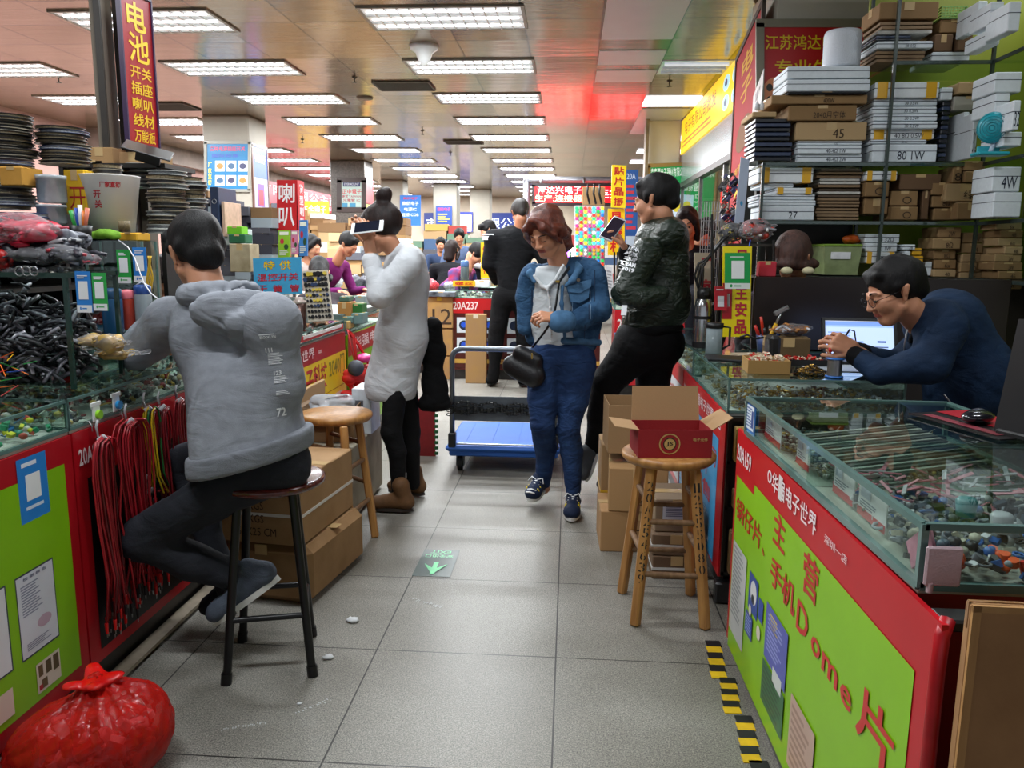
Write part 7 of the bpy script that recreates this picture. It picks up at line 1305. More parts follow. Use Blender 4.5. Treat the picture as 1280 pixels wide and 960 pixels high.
# ---- 5: man in a green bomber jacket leaning on the counter
f = Fig('man in olive green bomber jacket leaning against counter with a phone', (.37, 4.25, 0))
Y0 = 4.2; hc = A(817, 251, Y0); f.head(hc, (-.88, .32, -.22), (-.15, .05, .95), 1.02, neck=A(833, 295, Y0+.02), h=.005); f.hair(HAIR, 'short')
OLV = M('1F2A20', .42, 0, .2, 9, bump=.3, bscale=60, kind='nylon', spec=.4); BLKC = cloth('0C0C0E', .2, .5, 400)
S = SDF(.05); S.cap(A(826, 305, Y0), A(824, 375, Y0), .150, .165, sc=((0, 1, 0), .95)); S.cap(A(822, 380, Y0), A(812, 398, Y0), .165, .155); S.cap(A(838, 292, Y0-.12), A(836, 292, Y0+.16), .085, .08)
SH = A(808, 318, Y0-.17); EL = A(781, 366, Y0-.22); S.chain([SH, A(793, 345, Y0-.2), EL], [.088, .078, .068], k=.03); S.chain([EL, A(800, 372, Y0-.24), A(826, 366, Y0-.19)], [.066, .058, .05], k=.03)
SF = A(815, 312, Y0+.18); EF = A(782, 350, Y0+.14); S.chain([SF, EF, A(783, 328, Y0+.06)], [.07, .06, .05], k=.03)
jo = f.wear('bomber_jacket', S, OLV, .009, 33, .022, 12)
S = SDF(.02); S.cap(A(785, 332, Y0+.06), A(782, 314, Y0+.03), .045, .04); f.wear('cuff', S, BLKC, .007, 3, .003)
S = SDF(.02); S.chain([A(846, 283, Y0+.02), A(838, 282, Y0-.07), A(822, 292, Y0-.07)], [.028, .03, .022]); S.chain([A(846, 283, Y0+.02), A(838, 282, Y0+.1), A(822, 290, Y0+.1)], [.028, .03, .022]); f.wear('knit_collar', S, BLKC, .007, 3, .003)
S = SDF(.02); S.cap(A(818, 408, Y0), A(806, 414, Y0), .16, .15, sc=((0, 0, 1), .3)); f.wear('knit_hem', S, BLKC, .009, 3, .004)
mb = MB(); a_, b_, c__ = A(783, 306, Y0-.29), A(806, 310, Y0-.27), A(776, 343, Y0-.29); project_onto(jo, A(786, 306, Y0-.3), A(803, 310, Y0-.3), A(777, 340, Y0-.3), [('t', .0, .02+.19*i, .9, .15, s_) for i, s_ in enumerate(('ALPHA', 'WORK', 'EQUIP', 'TEAM', '2019'))], 'sleeve_print', f, bold=.05)
project_onto(jo, A(778, 382, Y0-.3), A(787, 382, Y0-.3), A(776, 394, Y0-.3), [('r', 0, 0, 1, 1)], 'pocket_tag', f)
W = A(782, 314, Y0+.03); f.skin(hand(W, (-.45, -.05, .85), (-.7, -.1, -.2), 1, (.5, .6, .7, .7), 1.0, (.6, .5), h=.0035), 0)
S = SDF(.05); BT_ = cloth('08080A', .2, .3); S.cap(A(800, 428, Y0), A(825, 428, Y0), .14, .14); S.chain([A(795, 436, Y0-.06), A(758, 478, Y0+.0), A(748, 520, Y0+.08), A(742, 560, Y0+.2)], [.12, .09, .068, .055]); S.chain([A(820, 440, Y0+.06), A(812, 520, Y0+.1), A(806, 600, Y0+.12)], [.12, .08, .055]); f.wear('trousers', S, BT_, .010, 41, .018)
GR = cloth('4A4C4E', .2, .4, 260); shoe(f, A(748, 562, 4.40), A(733, 603, 4.34), GR, SOL, up=(-.75, -.25, .5)); p_ = AZ(768, 612, .012); shoe(f, p_+[.10, .05, 0], p_+[-.1, -.03, 0], cloth('34363A'), SOL)
f.done()
t = thing('smartphone', 'dark smartphone with pale edge held up by man in green jacket', 'phone', A(766, 286, Y0+.0)); Rt = rotm(.9, .35, -.5); mb = MB(); mb.box((0, 0, 0), (.075, .15, .008), Rt, b=.003); mb.obj('case', M('C8CCD2', .3, .4, kind='metal'), t)
mb = MB(); mb.box(Rt @ np.array([0, 0, .0045]), (.068, .13, .001), Rt); mb.obj('screen', M('2A2430', .1, kind='screen'), t)

# ---- 6: vendor with glasses at work behind the case
f = Fig('vendor with glasses and navy jacket bending over work on the glass case', (1.42, 3.2, 0))
Y0 = 2.98; hc = A(1116, 366, Y0); f.head(hc, (-.90, -.12, -.40), (-.40, 0, .9), .98, neck=A(1160, 412, Y0+.06), h=.004, brow='14100E'); f.hair(HAIR, 'short')
P = f.P; mb = MB()
for x in (-1, 1):
    mb.tube([P(.031*x+.023*math.cos(a), .099, .002+.017*math.sin(a)) for a in np.linspace(0, 2*math.pi, 16, endpoint=False)], .0013, 6, closed=True); mb.tube([P(.054*x, .097, .008), P(.074*x, .06, .010), P(.078*x, -.005, .012)], .0013, 6)
mb.tube([P(-.008, .105, .006), P(0, .107, .009), P(.008, .105, .006)], .0013, 6); mb.obj('eyeglasses', M('1A1A1C', .3, .5, kind='metal'), f.t, world=True)
NJ = cloth('142338', .2, .4, 300, c2='1C3350', rough=.75, sc=8)
S = SDF(.06); S.cap(A(1185, 405, 3.12), A(1212, 470, 3.16), .145, .165); S.cap(A(1212, 470, 3.16), A(1205, 540, 3.2), .165, .17); S.cap(A(1168, 402, 2.98), A(1180, 400, 3.30), .075, .075)
EL = A(1136, 486, 2.93); EL[2] = max(EL[2], .94); S.chain([A(1180, 412, 2.96), A(1160, 455, 2.92), EL], [.088, .078, .064], k=.04); S.chain([EL, A(1100, 466, 2.98), A(1078, 450, 3.03)], [.062, .054, .044], k=.03)
EF = A(1120, 455, 3.30); S.chain([A(1180, 405, 3.28), EF, A(1072, 440, 3.25)], [.08, .06, .044], k=.03); S.cap(A(1165, 398, 3.0), A(1150, 408, 3.12), .055, .06)
f.wear('jacket', S, NJ, .009, 44, .02, 11)
S = SDF(.02); S.cap(A(1080, 451, 3.03), A(1068, 444, 3.05), .043, .037); S.cap(A(1076, 441, 3.24), A(1068, 438, 3.24), .042, .037); S.chain([A(1168, 392, 2.98), A(1148, 412, 3.0), A(1140, 425, 3.06)], [.022, .024, .015]); S.chain([A(1172, 388, 3.05), A(1175, 390, 3.18), A(1158, 405, 3.22)], [.026, .026, .015]); f.wear('knit_cuffs', S, BLKC, .006, 3, .003)
mb = MB(); mb.tube([A(1134, 412, 2.96), A(1131, 430, 2.97), A(1129, 452, 2.98)], .0035, 6); mb.tube([A(1180, 493, 2.99), A(1198, 515, 3.0)], .003, 6); mb.obj('zipper', M('9A9CA0', .3, .8, kind='zip'), f.t, world=True)
S = SDF(.06); S.chain([A(1215, 560, 3.2), (1.10, 3.55, .52)], [.15, .09]); S.chain([(1.10, 3.55, .52), (1.15, 3.6, .12)], [.08, .05]); f.wear('trousers', S, cloth('15161A'), .014, 3)
f.skin(hand(A(1070, 438, 3.06), (-.88, .12, .38), (.0, .8, -.3), 1, (.7, .8, .9, 1.0), 1.0, (.5, .6), h=.003), 0); f.skin(hand(A(1066, 436, 3.22), (-.85, -.35, .35), (0, -.7, -.4), -1, (.7, .8, .9, 1.0), 1.0, (.5, .6), h=.003), 0)
f.done()
mb = MB(); mb.tube([A(1039, 440, 3.10), A(1052, 428, 3.12), A(1062, 412, 3.13), A(1068, 414, 3.14), A(1070, 428, 3.14)], [.002, .004, .0035, .003, .0025], 6); mb.obj('soldering_lead', BLK, label='thin black probe lead held in the fingers of the vendor', cat='tool')
mb = MB(); mb.ell(A(1038, 437, 3.06), (.008, .008, .012), n=10, m_=6); mb.obj('connector', M('D02018', .4, kind='red_plastic'), label='small red connector between the fingertips of vendor', cat='connector')
# ================================================================ people further off
def folk(label, px, py, Y, face, top, hair='short', hm=HAIR, arms=((-.35, .1), (.35, .1)), seat=True, s=1.0, skin=SKIN, drop=.62, lean=None, eyes=False, c2=None, sw=.2):
    """a person at a stall: head at a pixel, torso down to the seat, forearms forward"""
    hc = A(px, py, Y); fw = nrm(face); L = np.array(lean if lean is not None else (-fw[0]*.12, -fw[1]*.12, 0)); rt = nrm(np.cross(fw*[1, 1, 0], (0, 0, 1))); g = fw*[1, 1, 0]
    f = Fig(label, (hc[0]+L[0], Y+L[1], 0)); nk = hc+L*.5+[0, 0, -.17]; f.head(hc, fw, s=s, neck=nk, h=.009, eyes=eyes); f.hair(hm, hair, h=.009, amp=.004)
    sh = nk+L*.3+[0, 0, -.05]; hp = np.array([hc[0]+L[0]*1.6, hc[1]+L[1]*1.6, max(hc[2]-drop, .45)]); S = SDF(.06); S.cap(sh-rt*sw*.8, sh+rt*sw*.8, .075, .075); S.cap(sh+[0, 0, -.06], hp, .145, .15, sc=(nrm(g), .8))
    for a, k in ((-1, 0), (1, 1)):
        e = sh+rt*a*(sw+.07)+g*.08+[0, 0, -.27]; w = e+g*.25-rt*a*.08+[0, 0, .03]; S.chain([sh+rt*a*sw, e, w], [.07, .055, .04], k=.03)
        f.skin(hand(w, g+[0, 0, -.1], (0, 0, -1), 1 if a < 0 else -1, (.4,)*4, .95, h=.006), 0)
    f.wear('top', S, cloth(top, c2=c2), .014, 7, .014)
    S = SDF(.05)
    for a in (-1, 1): k_ = hp+g*.38+rt*a*.1+[0, 0, -.02]; S.chain([hp+rt*a*.08, k_ if seat else hp+rt*a*.1-[0, 0, .4], np.array([*(k_ if seat else hp+rt*a*.1)[:2], .06])], [.11, .07, .05])
    f.wear('trousers', S, cloth('1C1D24'), .016, 5, .01); return f.done(skin)
folk('man in purple shirt bent over work at the red counter', 436, 306, 8.2, (.75, -.35, -.6), '6A1E5C', lean=(-.28, .12, 0), skin=SKIN2, drop=.5)
folk('dark-haired person low behind the light blue counter sign', 399, 342, 6.55, (-.2, .5, -.75), '3A3236', 'bob', lean=(.1, -.2, 0), drop=.35, sw=.16)
folk('woman with pale face half hidden behind hanging packs', 389, 309, 8.1, (.8, -.3, -.3), 'B8A8A0', 'bob', sw=.15)
folk('dark-haired person in brown facing the hooded customer', 205, 350, 4.3, (.4, -.6, -.8), '4A3830', 'bob', HAIRB, lean=(-.12, .14, 0), drop=.4, sw=.16)
folk('seated person with dark bob and black top, back turned', 565, 313, 9.9, (.2, .95, -.2), '14141A', 'bob', HAIRB, drop=.5)
folk('person in red and blue top bent over beside tea bottle', 596, 318, 9.25, (.5, -.2, -.85), 'A8283A', 'crop', HAIR, lean=(-.22, .05, 0), c2='2A4A8A', drop=.45)
folk('person with short dark hair at a far table', 574, 296, 12.5, (.1, -.9, -.4), '5A6A8A', 'short', drop=.5)
folk('young person in profile behind the yellow board, white print top', 609, 288, 10.8, (-.8, -.3, -.4), 'B8B8C0', 'mop', drop=.5)
folk('woman facing the aisle behind the green jacket man', 858, 281, 6.0, (-.25, -.93, -.25), '16141A', 'bob', HAIRB, eyes=True, drop=.5)
folk('person with short hair behind the woman by green boards', 873, 296, 6.6, (.6, -.6, -.4), '101014', 'short', drop=.5)
folk('dark-haired head beyond the metal grid', 884, 288, 8.5, (.5, .6, -.2), '3A3A44', 'bob', drop=.5)
folk('person with reddish brown hair bowed behind dark partition', 991, 325, 4.09, (-.2, -.3, -.95), '2A2024', 'bob', M('34201C', .6, 0, .6, 50, col2='5A3A30', bump=1, bscale=120, stretch=(1, 1, .3), kind='hair'), lean=(0, .10, 0), drop=.45, sw=.14)
folk('customer in dark clothes at far centre table', 551, 306, 13.5, (.2, -.9, -.2), '3A4A6A', 'short', drop=.5)

# ================================================================ stools
OAK = woodmat('C08C50', '9A6834', .4, 5); MAH = M('5A1F18', .22, 0, col2='3E120E', scale=20, stretch=(1, 6, 1), coat=.5, kind='lacquered_wood')
t = thing('bar_stool', 'black metal stool with round dark red seat under the hooded person', 'stool', (-.94, 2.40, 0)); SZ = .625
mb = MB(); mb.lathe([(.0, SZ-.03), (.155, SZ-.03), (.172, SZ-.018), (.172, SZ-.004), (.16, SZ), (0, SZ)], n=40); mb.obj('seat', MAH, t)
lg = [(-.10, -.17), (.15, -.10), (.064, .16), (-.16, .10)]
for (x, y) in lg: mb = MB(); mb.cyl((x, y, 0), (x*.62, y*.62, SZ-.03), .0135, n=12); mb.cyl((x*1.01, y*1.01, 0), (x*.985, y*.985, .035), .017, n=12); mb.obj('leg', M('0E0E10', .35, .2, kind='black_metal'), t)
mb = MB(); zr = .20; q = [np.array([x*(1-.38*zr/SZ), y*(1-.38*zr/SZ), zr]) for x, y in lg]
for i in range(4): mb.cyl(q[i], q[(i+1) % 4], .010, n=8)
mb.obj('footrest', M('0E0E10', .35, .2, kind='black_metal'), t)
def wood_stool(label, c, sz, feet, r=.17, marks=None):
    t = thing('wooden_stool', label, 'stool', c); mb = MB(); mb.lathe([(0, sz-.035), (r*.92, sz-.035), (r, sz-.02), (r, sz-.008), (r*.95, sz), (0, sz)], n=40); mb.obj('seat', OAK, t); L = []
    for (x, y) in feet:
        p, q = np.array([x, y, 0.]), np.array([x*.60, y*.60, sz-.03]); L.append((p, q)); mb = MB(); R = basis(q-p, (x, y, .01)); B = np.stack([R[:, 0], R[:, 2], R[:, 1]], 1); mb.box((p+q)/2, (.034, .034, np.linalg.norm(q-p)), B, b=.006); mb.obj('leg', OAK, t)
    for i in range(4):
        for k, z in enumerate((.20, .40) if i % 2 == 0 else (.28, .48)):
            a, b = L[i], L[(i+1) % 4]; f_ = z/sz; mb = MB(); mb.cyl(a[0]+(a[1]-a[0])*f_, b[0]+(b[1]-b[0])*f_, .011, n=8); mb.obj('stretcher', woodmat('8A6A4A', '6A4A30', .6), t)
    for (li, txt, wd, hh) in marks or ():
        p, q = L[li]; v = nrm(q-p); n = nrm(np.cross(v, (1, 0, 0))); n = n if n[1] < 0 else -n; x = nrm(np.cross(v, n)); x = x if x[0] > 0 else -x; mb = MB(); m_ = len(txt)
        for i, ch in enumerate(txt):
            T = np.eye(4); T[:3, 0] = x; T[:3, 1] = v; T[:3, 2] = np.cross(x, v); T[:3, 3] = q-v*(.05+hh*(i+1))+n*.0195-x*wd/2; mb.T = T; mb.text(ch, 0, 0, wd, hh*.8, 0, .0, bold=0)
        mb.obj('handwriting', M('1A1A1C', .5, kind='ink'), t)
    return t
wood_stool('worn wooden stool with handwritten numbers on its legs, red box on top', (.375, 2.90, 0), .615, [(-.115, -.16), (.135, -.165), (.125, .125), (-.145, .12)], .172, [(0, '20A254639', .022, .042), (1, '12355.80', .022, .042)])
wood_stool('light wooden stool beside the white dress woman, nothing on it', (-1.055, 3.52, 0), .60, [(.13, -.26), (.165, .02), (-.135, .28), (-.20, -.05)], .165)
# hand cart
BL = M('2A62B8', .65, 0, .08, 5, bump=.1, bscale=200, kind='blue_plastic'); GM = M('6A7076', .35, .6, .05, 9, kind='grey_metal')
t = thing('hand_cart', 'blue platform hand cart with grey push handle and chain', 'hand cart', (-.38, 5.0, 0)); zt = .155
mb = MB(); mb.box((0, 0, zt), (.70, .72, .035), b=.015); mb.box((0, 0, zt-.03), (.66, .68, .04), b=.01)
for i in range(4): mb.box((-.24+.16*i, .02, zt+.018), (.004, .6, .003))
mb.obj('platform', BL, t)
for x in (-.27, .27):
    for y in (-.26, .26):
        mb = MB(); mb.cyl((x-.014, y, .05), (x+.014, y, .05), .05, n=20); w_ = mb.obj('caster', BLK, t); mb = MB(); mb.box((x-.022, y, .075), (.004, .04, .09)); mb.box((x+.022, y, .075), (.004, .04, .09)); mb.box((x, y, .118), (.06, .06, .006)); mb.obj('caster_fork', GM, w_)
ya = -.33; mb = MB(); P = [(-.31, ya, .18), (-.31, ya, .70)]+[(-.31+.06*(1-math.cos(a)), ya, .70+.06*math.sin(a)) for a in (.5, 1.0, 1.57)]+[(.25, ya, .76)]+[(.25+.06*math.sin(a), ya, .70+.06*math.cos(a)) for a in (.5, 1.0, 1.57)]+[(.31, ya, .18)]; mb.tube(P, .016, 12); mb.obj('push_handle', GM, t)
mb = MB(); mb.box((0, ya, .40), (.60, .008, .15), b=.002); mb.obj('handle_panel', M('5A6066', .45, .2, kind='grey_metal'), t)
mb = MB(); mb.cyl((-.28, ya-.02, .185), (.28, ya-.02, .185), .006, n=8); mb.obj('hinge_rod', STEEL, t)
for x in (-.31, .31): mb = MB(); mb.box((x, ya, .20), (.045, .05, .10), b=.006); mb.obj('hinge_bracket', M('3A3C3E', .4, .6, kind='dark_steel'), t)
mb = MB(); r_ = random.Random(2)
for s in range(5):
    z0 = .40+.018*(s-2); z1 = .40+.02*r_.uniform(-2, 2)
    for k in range(34): x = -.33+.66*k/33; z = z0+(z1-z0)*k/33+.008*math.sin(k*.8+s); mb.tube([(x+.011*math.cos(a), ya-.022+(.007*math.sin(a) if k % 2 else 0), z+(.007*math.sin(a) if not k % 2 else 0)) for a in np.linspace(0, 6.28, 7, endpoint=False)], .0032, 4, closed=True)
mb.obj('chain', M('3E3E3C', .35, .8, kind='chain'), t)
# ================================================================ boxes and bags on the floor
t1 = carton('big strapped brown carton, upper of two behind the red-topped stool', (-1.13, 3.06, .235), (.36, .50, .255), rz=-.12, col='A9855C', col2='98744C', strap='D8D4CC', txt=['PCS', 'KGS', 'KGS', '50X25 CM'], group=None)
t1 = carton('sagging strapped brown carton, lower of two behind the red-topped stool', (-1.11, 3.07, 0), (.40, .52, .23), rz=-.15, col='A07C54', col2='8C6A44', bev=.03)
mb = MB(); c = np.array([-1.19, 4.02, 0]); mb.box(c+[0, 0, .20], (.30, .62, .36), b=.004); mb.obj('crate_body', M('9A9280', .7, 0, .25, 8, kind='painted_panel'), loc=None, label='worn cream wooden crate under open boxes by the wooden stool', cat='crate')
def open_box(lab, c, d, rz, col, inside='8A6B48', flaps=(.6, .9, -.4, .7), tilt=0, mark=None, flen=.5, cat='box'):
    w, l, h = d; mb = MB(); th = .004; mats = [CARD(col, col), CARD(inside, inside), M('1A1A1A', .6, kind='ink'), M('C8A868', .6, kind='ink')]
    for (cx, cy, sx, sy) in ((0, -l/2, w, th), (0, l/2, w, th), (-w/2, 0, th, l), (w/2, 0, th, l)): mb.box((cx, cy, h/2), (sx, sy, h))
    mb.box((0, 0, th), (w-.01, l-.01, th), mat=1)
    for i, (nx, ny, W_, D_) in enumerate(((0, -1, w, l), (0, 1, w, l), (-1, 0, l, w), (1, 0, l, w))):
        a = flaps[i]
        if a is None: continue
        F_ = D_*flen if i < 2 else min(D_*flen, l*.5); e = np.array([nx*(w/2), ny*(l/2), h]); d_ = np.array([nx*math.cos(a), ny*math.cos(a), math.sin(a)])*F_; s_ = np.array([-ny, nx, 0])*W_/2*.98; n = np.cross(s_, d_); n = nrm(n)*.003
        mb.prism([e-s_, e+s_, e+s_*.97+d_, e-s_*.97+d_], n, 1 if i != 0 else 1)
    if mark:
        T = np.eye(4); T[:3, 0] = (1, 0, 0); T[:3, 1] = (0, 0, 1); T[:3, 2] = (0, -1, 0); T[:3, 3] = (-w/2, -l/2-.003, 0); mb.T = T; k = 20; R_ = h*.38; cx = w*.42
        for rr, m_, z in ((R_, 3, .001), (R_*.88, 0, .0015), (R_*.62, 2, .002), (R_*.52, 3, .0025)): mb.poly([(cx+rr*math.cos(a), h/2+rr*math.sin(a), z) for a in np.linspace(0, 6.28, k, endpoint=False)], m_)
        mb.text(mark, cx-R_*.32, h/2-R_*.22, R_*.64, R_*.44, 2, .003, .02); mb.text('电子元件', w*.74, h*.6, w*.2, h*.12, 3, .001); mb.T = None
    return mb.obj('cardboard_box', mats, loc=c, rz=rz, label=lab, cat=cat)
open_box('open red printed carton with raised flaps on the wooden stool', (.375, 2.88, .616), (.26, .17, .10), .10, '9A1F26', 'A8845C', (None, 1.35, .15, .55), mark='JS', flen=.75)
open_box('tall open brown carton on the box stack, flaps folded in', (.33, 3.66, .44), (.30, .26, .22), .05, '9C7B54', '6E5236', (None, None, None, None))
for i, (c, d, cc, lab, tx) in enumerate([((.305, 3.60, 0), (.30, .28, .19), 'A98257', 'brown carton at base of stack behind the wooden stool', None), ((.325, 3.58, .191), (.26, .26, .20), 'AC8659', 'brown carton in middle of stack behind the wooden stool', None), ((.245, 3.88, .0), (.16, .24, .42), '9A7850', 'upright tan carton with yellow taped top by stack', None),
    ((.46, 3.30, 0), (.20, .26, .10), '6E5640', 'lower grey-brown carton with white strap under the stool', None), ((.46, 3.30, .102), (.20, .26, .09), '77604A', 'upper grey-brown carton with white strap under the stool', None), ((.46, 3.32, .194), (.19, .24, .14), '8E7A62', 'brown carton with white document under the wooden stool', None)]):
    carton(lab, c, d, rz=(.03, -.04, .02, .02, -.02, .03)[i], col=cc, col2=cc, strap='D8D8D4' if i in (3, 4) else ('D0A030' if i == 2 else None), txt=['箱'] if i == 0 else None)
sign('document', 'white printed sheet taped on the carton under the wooden stool', 'paper', (.40, 3.195, .322), (.52, 3.197, .322), (.40, 3.195, .25), 'C8CCD8', [('l', .1, .1, .8, .75, '6A7088', 7)], thick=.001)
open_box('open brown carton holding clear film on the cream crate', (-1.20, 3.93, .382), (.26, .22, .17), .05, '8A6C4A', '6A5034', (-.9, None, .3, None), flen=.4)
s_ = SDF(.03); s_.cap((-1.27, 3.92, .56), (-1.13, 3.94, .56), .045, .05); s_.cap((-1.22, 3.86, .54), (-1.17, 3.82, .52), .03, .02); s_.fn = fold(5, .02, 22); s_.put('clear_bag', film('E0E4E8', .4), h=.006, label='crumpled clear plastic film spilling from the open brown carton', cat='plastic bag')
mb = MB(); mb.box((-1.07, 4.12, .50), (.10, .20, .24), b=.002); o = mb.obj('printed_box', M('C8CCD2', .4, kind='box_print'), label='white printed box with small coloured pictures on cream crate', cat='box')
mb = MB()
for i, c in enumerate(('B83A2A', '3A5A9A', '5A5A60')): mb.poly([(-1.105+.001, 4.019-.0, .44+.045*i), (-1.06, 4.019, .44+.045*i), (-1.06, 4.019, .47+.045*i), (-1.105, 4.019, .47+.045*i)], i)
mb.obj('print', [M(c, .5, kind='print') for c in ('B83A2A', '3A5A9A', '5A5A60')], o, world=True)
carton('flat brown carton panel leaning on the yellow printed counter', (-1.36, 4.10, .12), (.02, .42, .50), rz=0, col='A08058', col2='A08058')
mb = MB(); mb.box((-1.27, 3.80, .18), (.12, .16, .32), rotm(0, 0, .1), b=.01); o = mb.obj('gift_bag', M('3E1E5A', .5, 0, .2, 12, kind='purple_bag'), label='purple shopping bag standing under the light wooden stool', cat='bag')
t = thing('tote_bag', 'bright red fabric tote bag hanging at the counter beside yellow banner', 'tote bag', (-1.33, 4.80, .36)); s_ = SDF(.03); s_.cap((-1.33, 4.72, .42), (-1.27, 4.98, .42), .075, .075, sc=((0, 0, 1), 1.0)); s_.cap((-1.33, 4.76, .56), (-1.28, 4.96, .56), .055, .055); s_.ell((-1.3, 4.86, .66), (.05, .10, .05), sub=True, k=.02); s_.fn = fold(9, .014, 12); s_.put('bag_body', M('C81E1E', .7, 0, .1, 20, kind='fabric'), t, h=.008)
for dy in (-.05, .05): mb = MB(); mb.tube([(-1.29, 4.76+dy*.2, .60), (-1.34, 4.84+dy, .80), (-1.37, 4.86, .84), (-1.32, 4.92+dy*.2, .74), (-1.27, 4.99, .60)], .009, 6, flat=.4); mb.obj('handle', M('C81E1E', .7, 0, .1, 20, kind='fabric'), t, world=True)
mb = MB(); mb.ell((-1.28, 4.90, .66), (.05, .06, .03)); mb.obj('pink_pouch', M('D83A8A', .4, kind='fabric'), label='pink pouch in the mouth of the red tote bag', cat='pouch'); mb = MB(); mb.ell((-1.29, 4.74, .62), (.05, .06, .05)); mb.obj('grey_pouch', M('3A3E48', .7, kind='fabric'), label='dark grey cloth bundle in the red tote bag', cat='pouch')
q = AY(524, 515, 5.05); t = thing('folded_board', 'upright dark red board with green toothed edge behind brown boots', 'board', (q[0]+.04, 5.05, 0)); mb = MB(); mb.box((0, 0, .19), (.13, .02, .38)); mb.obj('board', M('8E1C22', .5, kind='red_board'), t)
mb = MB()
for i in range(10): mb.box((.072, 0, .02+.036*i), (.022, .022, .02)); 
mb.obj('toothed_edge', M('1E6A3A', .5, kind='green'), t)
# floor sign and litter
T = [AZ(575, 688, .001), AZ(533, 687, .001), AZ(562, 723, .001)]
sign('floor_sticker', 'dark green and light green exit arrow sticker on floor tiles', 'floor sticker', (-.47, 3.105, .002), (-.63, 3.105, .002), (-.47, 3.405, .002), '1E3A34', [('r', .44, .08, .13, .42, '6ADC96'), ('t', .12, .66, .76, .12, '7ADCA0', '安全出口'), ('t', .22, .83, .56, .11, '7ADCA0', 'EXIT')], thick=.0015)
mb = MB(); mb.poly([(-.63+.035, 3.22, .0045), (-.55, 3.12, .0045), (-.47-.035, 3.22, .0045), (-.50, 3.235, .0045), (-.55, 3.18, .0045), (-.60, 3.235, .0045)]); fo = [o for o in bpy.data.objects if o.name.startswith('floor_sticker')][0]; mb.obj('arrow_head', M('6ADC96', .35, kind='print'), fo, world=True)
for i, (px, py, s_) in enumerate(((440, 777, .022), (410, 823, .018), (375, 880, .008), (868, 702, .008))):
    q = AZ(px, py, 0); mb = MB(); mb.ell((0, 0, s_*.3), (s_, s_*.7, s_*.4), n=9, m_=6, fn=lambda q_: 1+.35*math.sin(7*q_[0]+i)*math.cos(6*q_[1]+i)); mb.obj('paper_scrap', M('DADCDE', .8, kind='paper'), loc=q, label='small crumpled white paper scrap on floor, '+('near the arrow sticker side', 'next to black stool leg', 'tiny one in front', 'beside the boxes')[i], cat='paper scrap')
def floor_mark(lab, a, b, w, seed): 
    r_ = random.Random(seed); mb = MB(); A_, B_ = AZ(*a, .001), AZ(*b, .001); n = 26
    for i in range(n):
        if r_.random() < .3: continue
        p = A_+(B_-A_)*i/n+[r_.uniform(-.006, .006), r_.uniform(-.006, .006), 0]; d = (B_-A_)/n*.7; s = nrm(np.cross(d, (0, 0, 1)))*w*r_.uniform(.4, 1); mb.poly([p-s, p+d-s, p+d+s, p+s])
    mb.obj('floor_smear', M('C4C6C6', .4, kind='tape_residue'), label=lab, cat='tape residue', kind='stuff')
floor_mark('white tape residue on the tile below arrow sticker', (514, 747), (553, 759), .008, 1); floor_mark('white scuff trail on the floor in front of stool', (275, 912), (335, 903), .005, 2); floor_mark('short white scuff further right of the trail', (368, 892), (412, 874), .004, 3)
# ================================================================ things on the right counters
zc = .876
t = thing('thermos', 'steel thermos with black lid and handle on glass case', 'thermos', (AY(878, 415, 3.95)[0], 3.95, zc)); mb = MB(); mb.lathe([(.043, 0), (.045, .01), (.045, .20), (.036, .235), (.03, .24), (0, .24)], n=28); mb.obj('flask', M('B8BABC', .2, .95, .05, 9, kind='steel'), t); mb = MB(); mb.lathe([(.034, .235), (.036, .27), (.025, .29), (0, .29)], n=20); mb.box((0, -.03, .262), (.03, .05, .02), b=.004); mb.obj('lid', BLK, t)
mb = MB(); mb.tube([(.045, 0, .21), (.085, 0, .20), (.088, 0, .10), (.05, 0, .05)], .011, 8); mb.cyl((0, 0, .0), (0, 0, .03), .047, n=24); mb.cyl((0, 0, .14), (0, 0, .155), .047, n=24); mb.obj('handle', BLK, t)
t = thing('tea_mug', 'clear glass mug with black lid beside the thermos', 'mug', (AY(893, 415, 3.72)[0], 3.72, zc)); mb = MB(); mb.lathe([(.035, 0), (.037, .003), (.037, .12), (.034, .12), (.034, .006), (0, .006)], n=24); mb.obj('glass', M('C8D8DC', .05, alpha=.35, kind='glass'), t); mb = MB(); mb.lathe([(.039, .118), (.041, .14), (0, .142)], n=24); mb.tube([(.037, 0, .125), (.07, 0, .12), (.07, 0, .04), (.037, 0, .02)], .006, 6); mb.obj('lid', BLK, t); mb = MB(); mb.cyl((0, 0, .008), (0, 0, .04), .033, n=20); mb.obj('water', M('3A6A7A', .1, alpha=.6, kind='water'), t)
mb = MB(); mb.box((0, 0, .012), (.16, .09, .014), rotm(.10, .05, 0), b=.004); mb.obj('desk_calculator', M('1C1E22', .4, 0, .2, 60, kind='black_plastic'), loc=(AY(908, 428, 3.45)[0], 3.45, zc), label='low black slanted desk device in front of glass mug', cat='calculator')
sign('product_sign', 'tall yellow sign with red characters behind the green payment card', 'sign', AY(904, 308, 3.86), AY(940, 308, 3.86), AY(902, 421, 3.86), 'F0D81A', [('v', .45, .02, .42, .96, 'B82A3A', '只专主安品'), ('r', .0, .40, .34, .4, 'B81E2A'), ('r', .06, .52, .2, .14, 'D8D8DC')], thick=.01)
sign('payment_card', 'large green payment card hung on the yellow sign', 'card', AY(906, 316, 3.78), AY(938, 316, 3.78), AY(906, 361, 3.78), '149A48', [('r', .26, .22, .5, .5, 'E8ECEA'), ('l', .2, .08, .6, .06, 'D0E8D8', 1), ('r', 0, .84, 1, .16, 'DCE4E0'), ('e', .2, .87, .1, .09, '149A48'), ('l', .36, .88, .4, .07, '149A48', 1)], thick=.003)
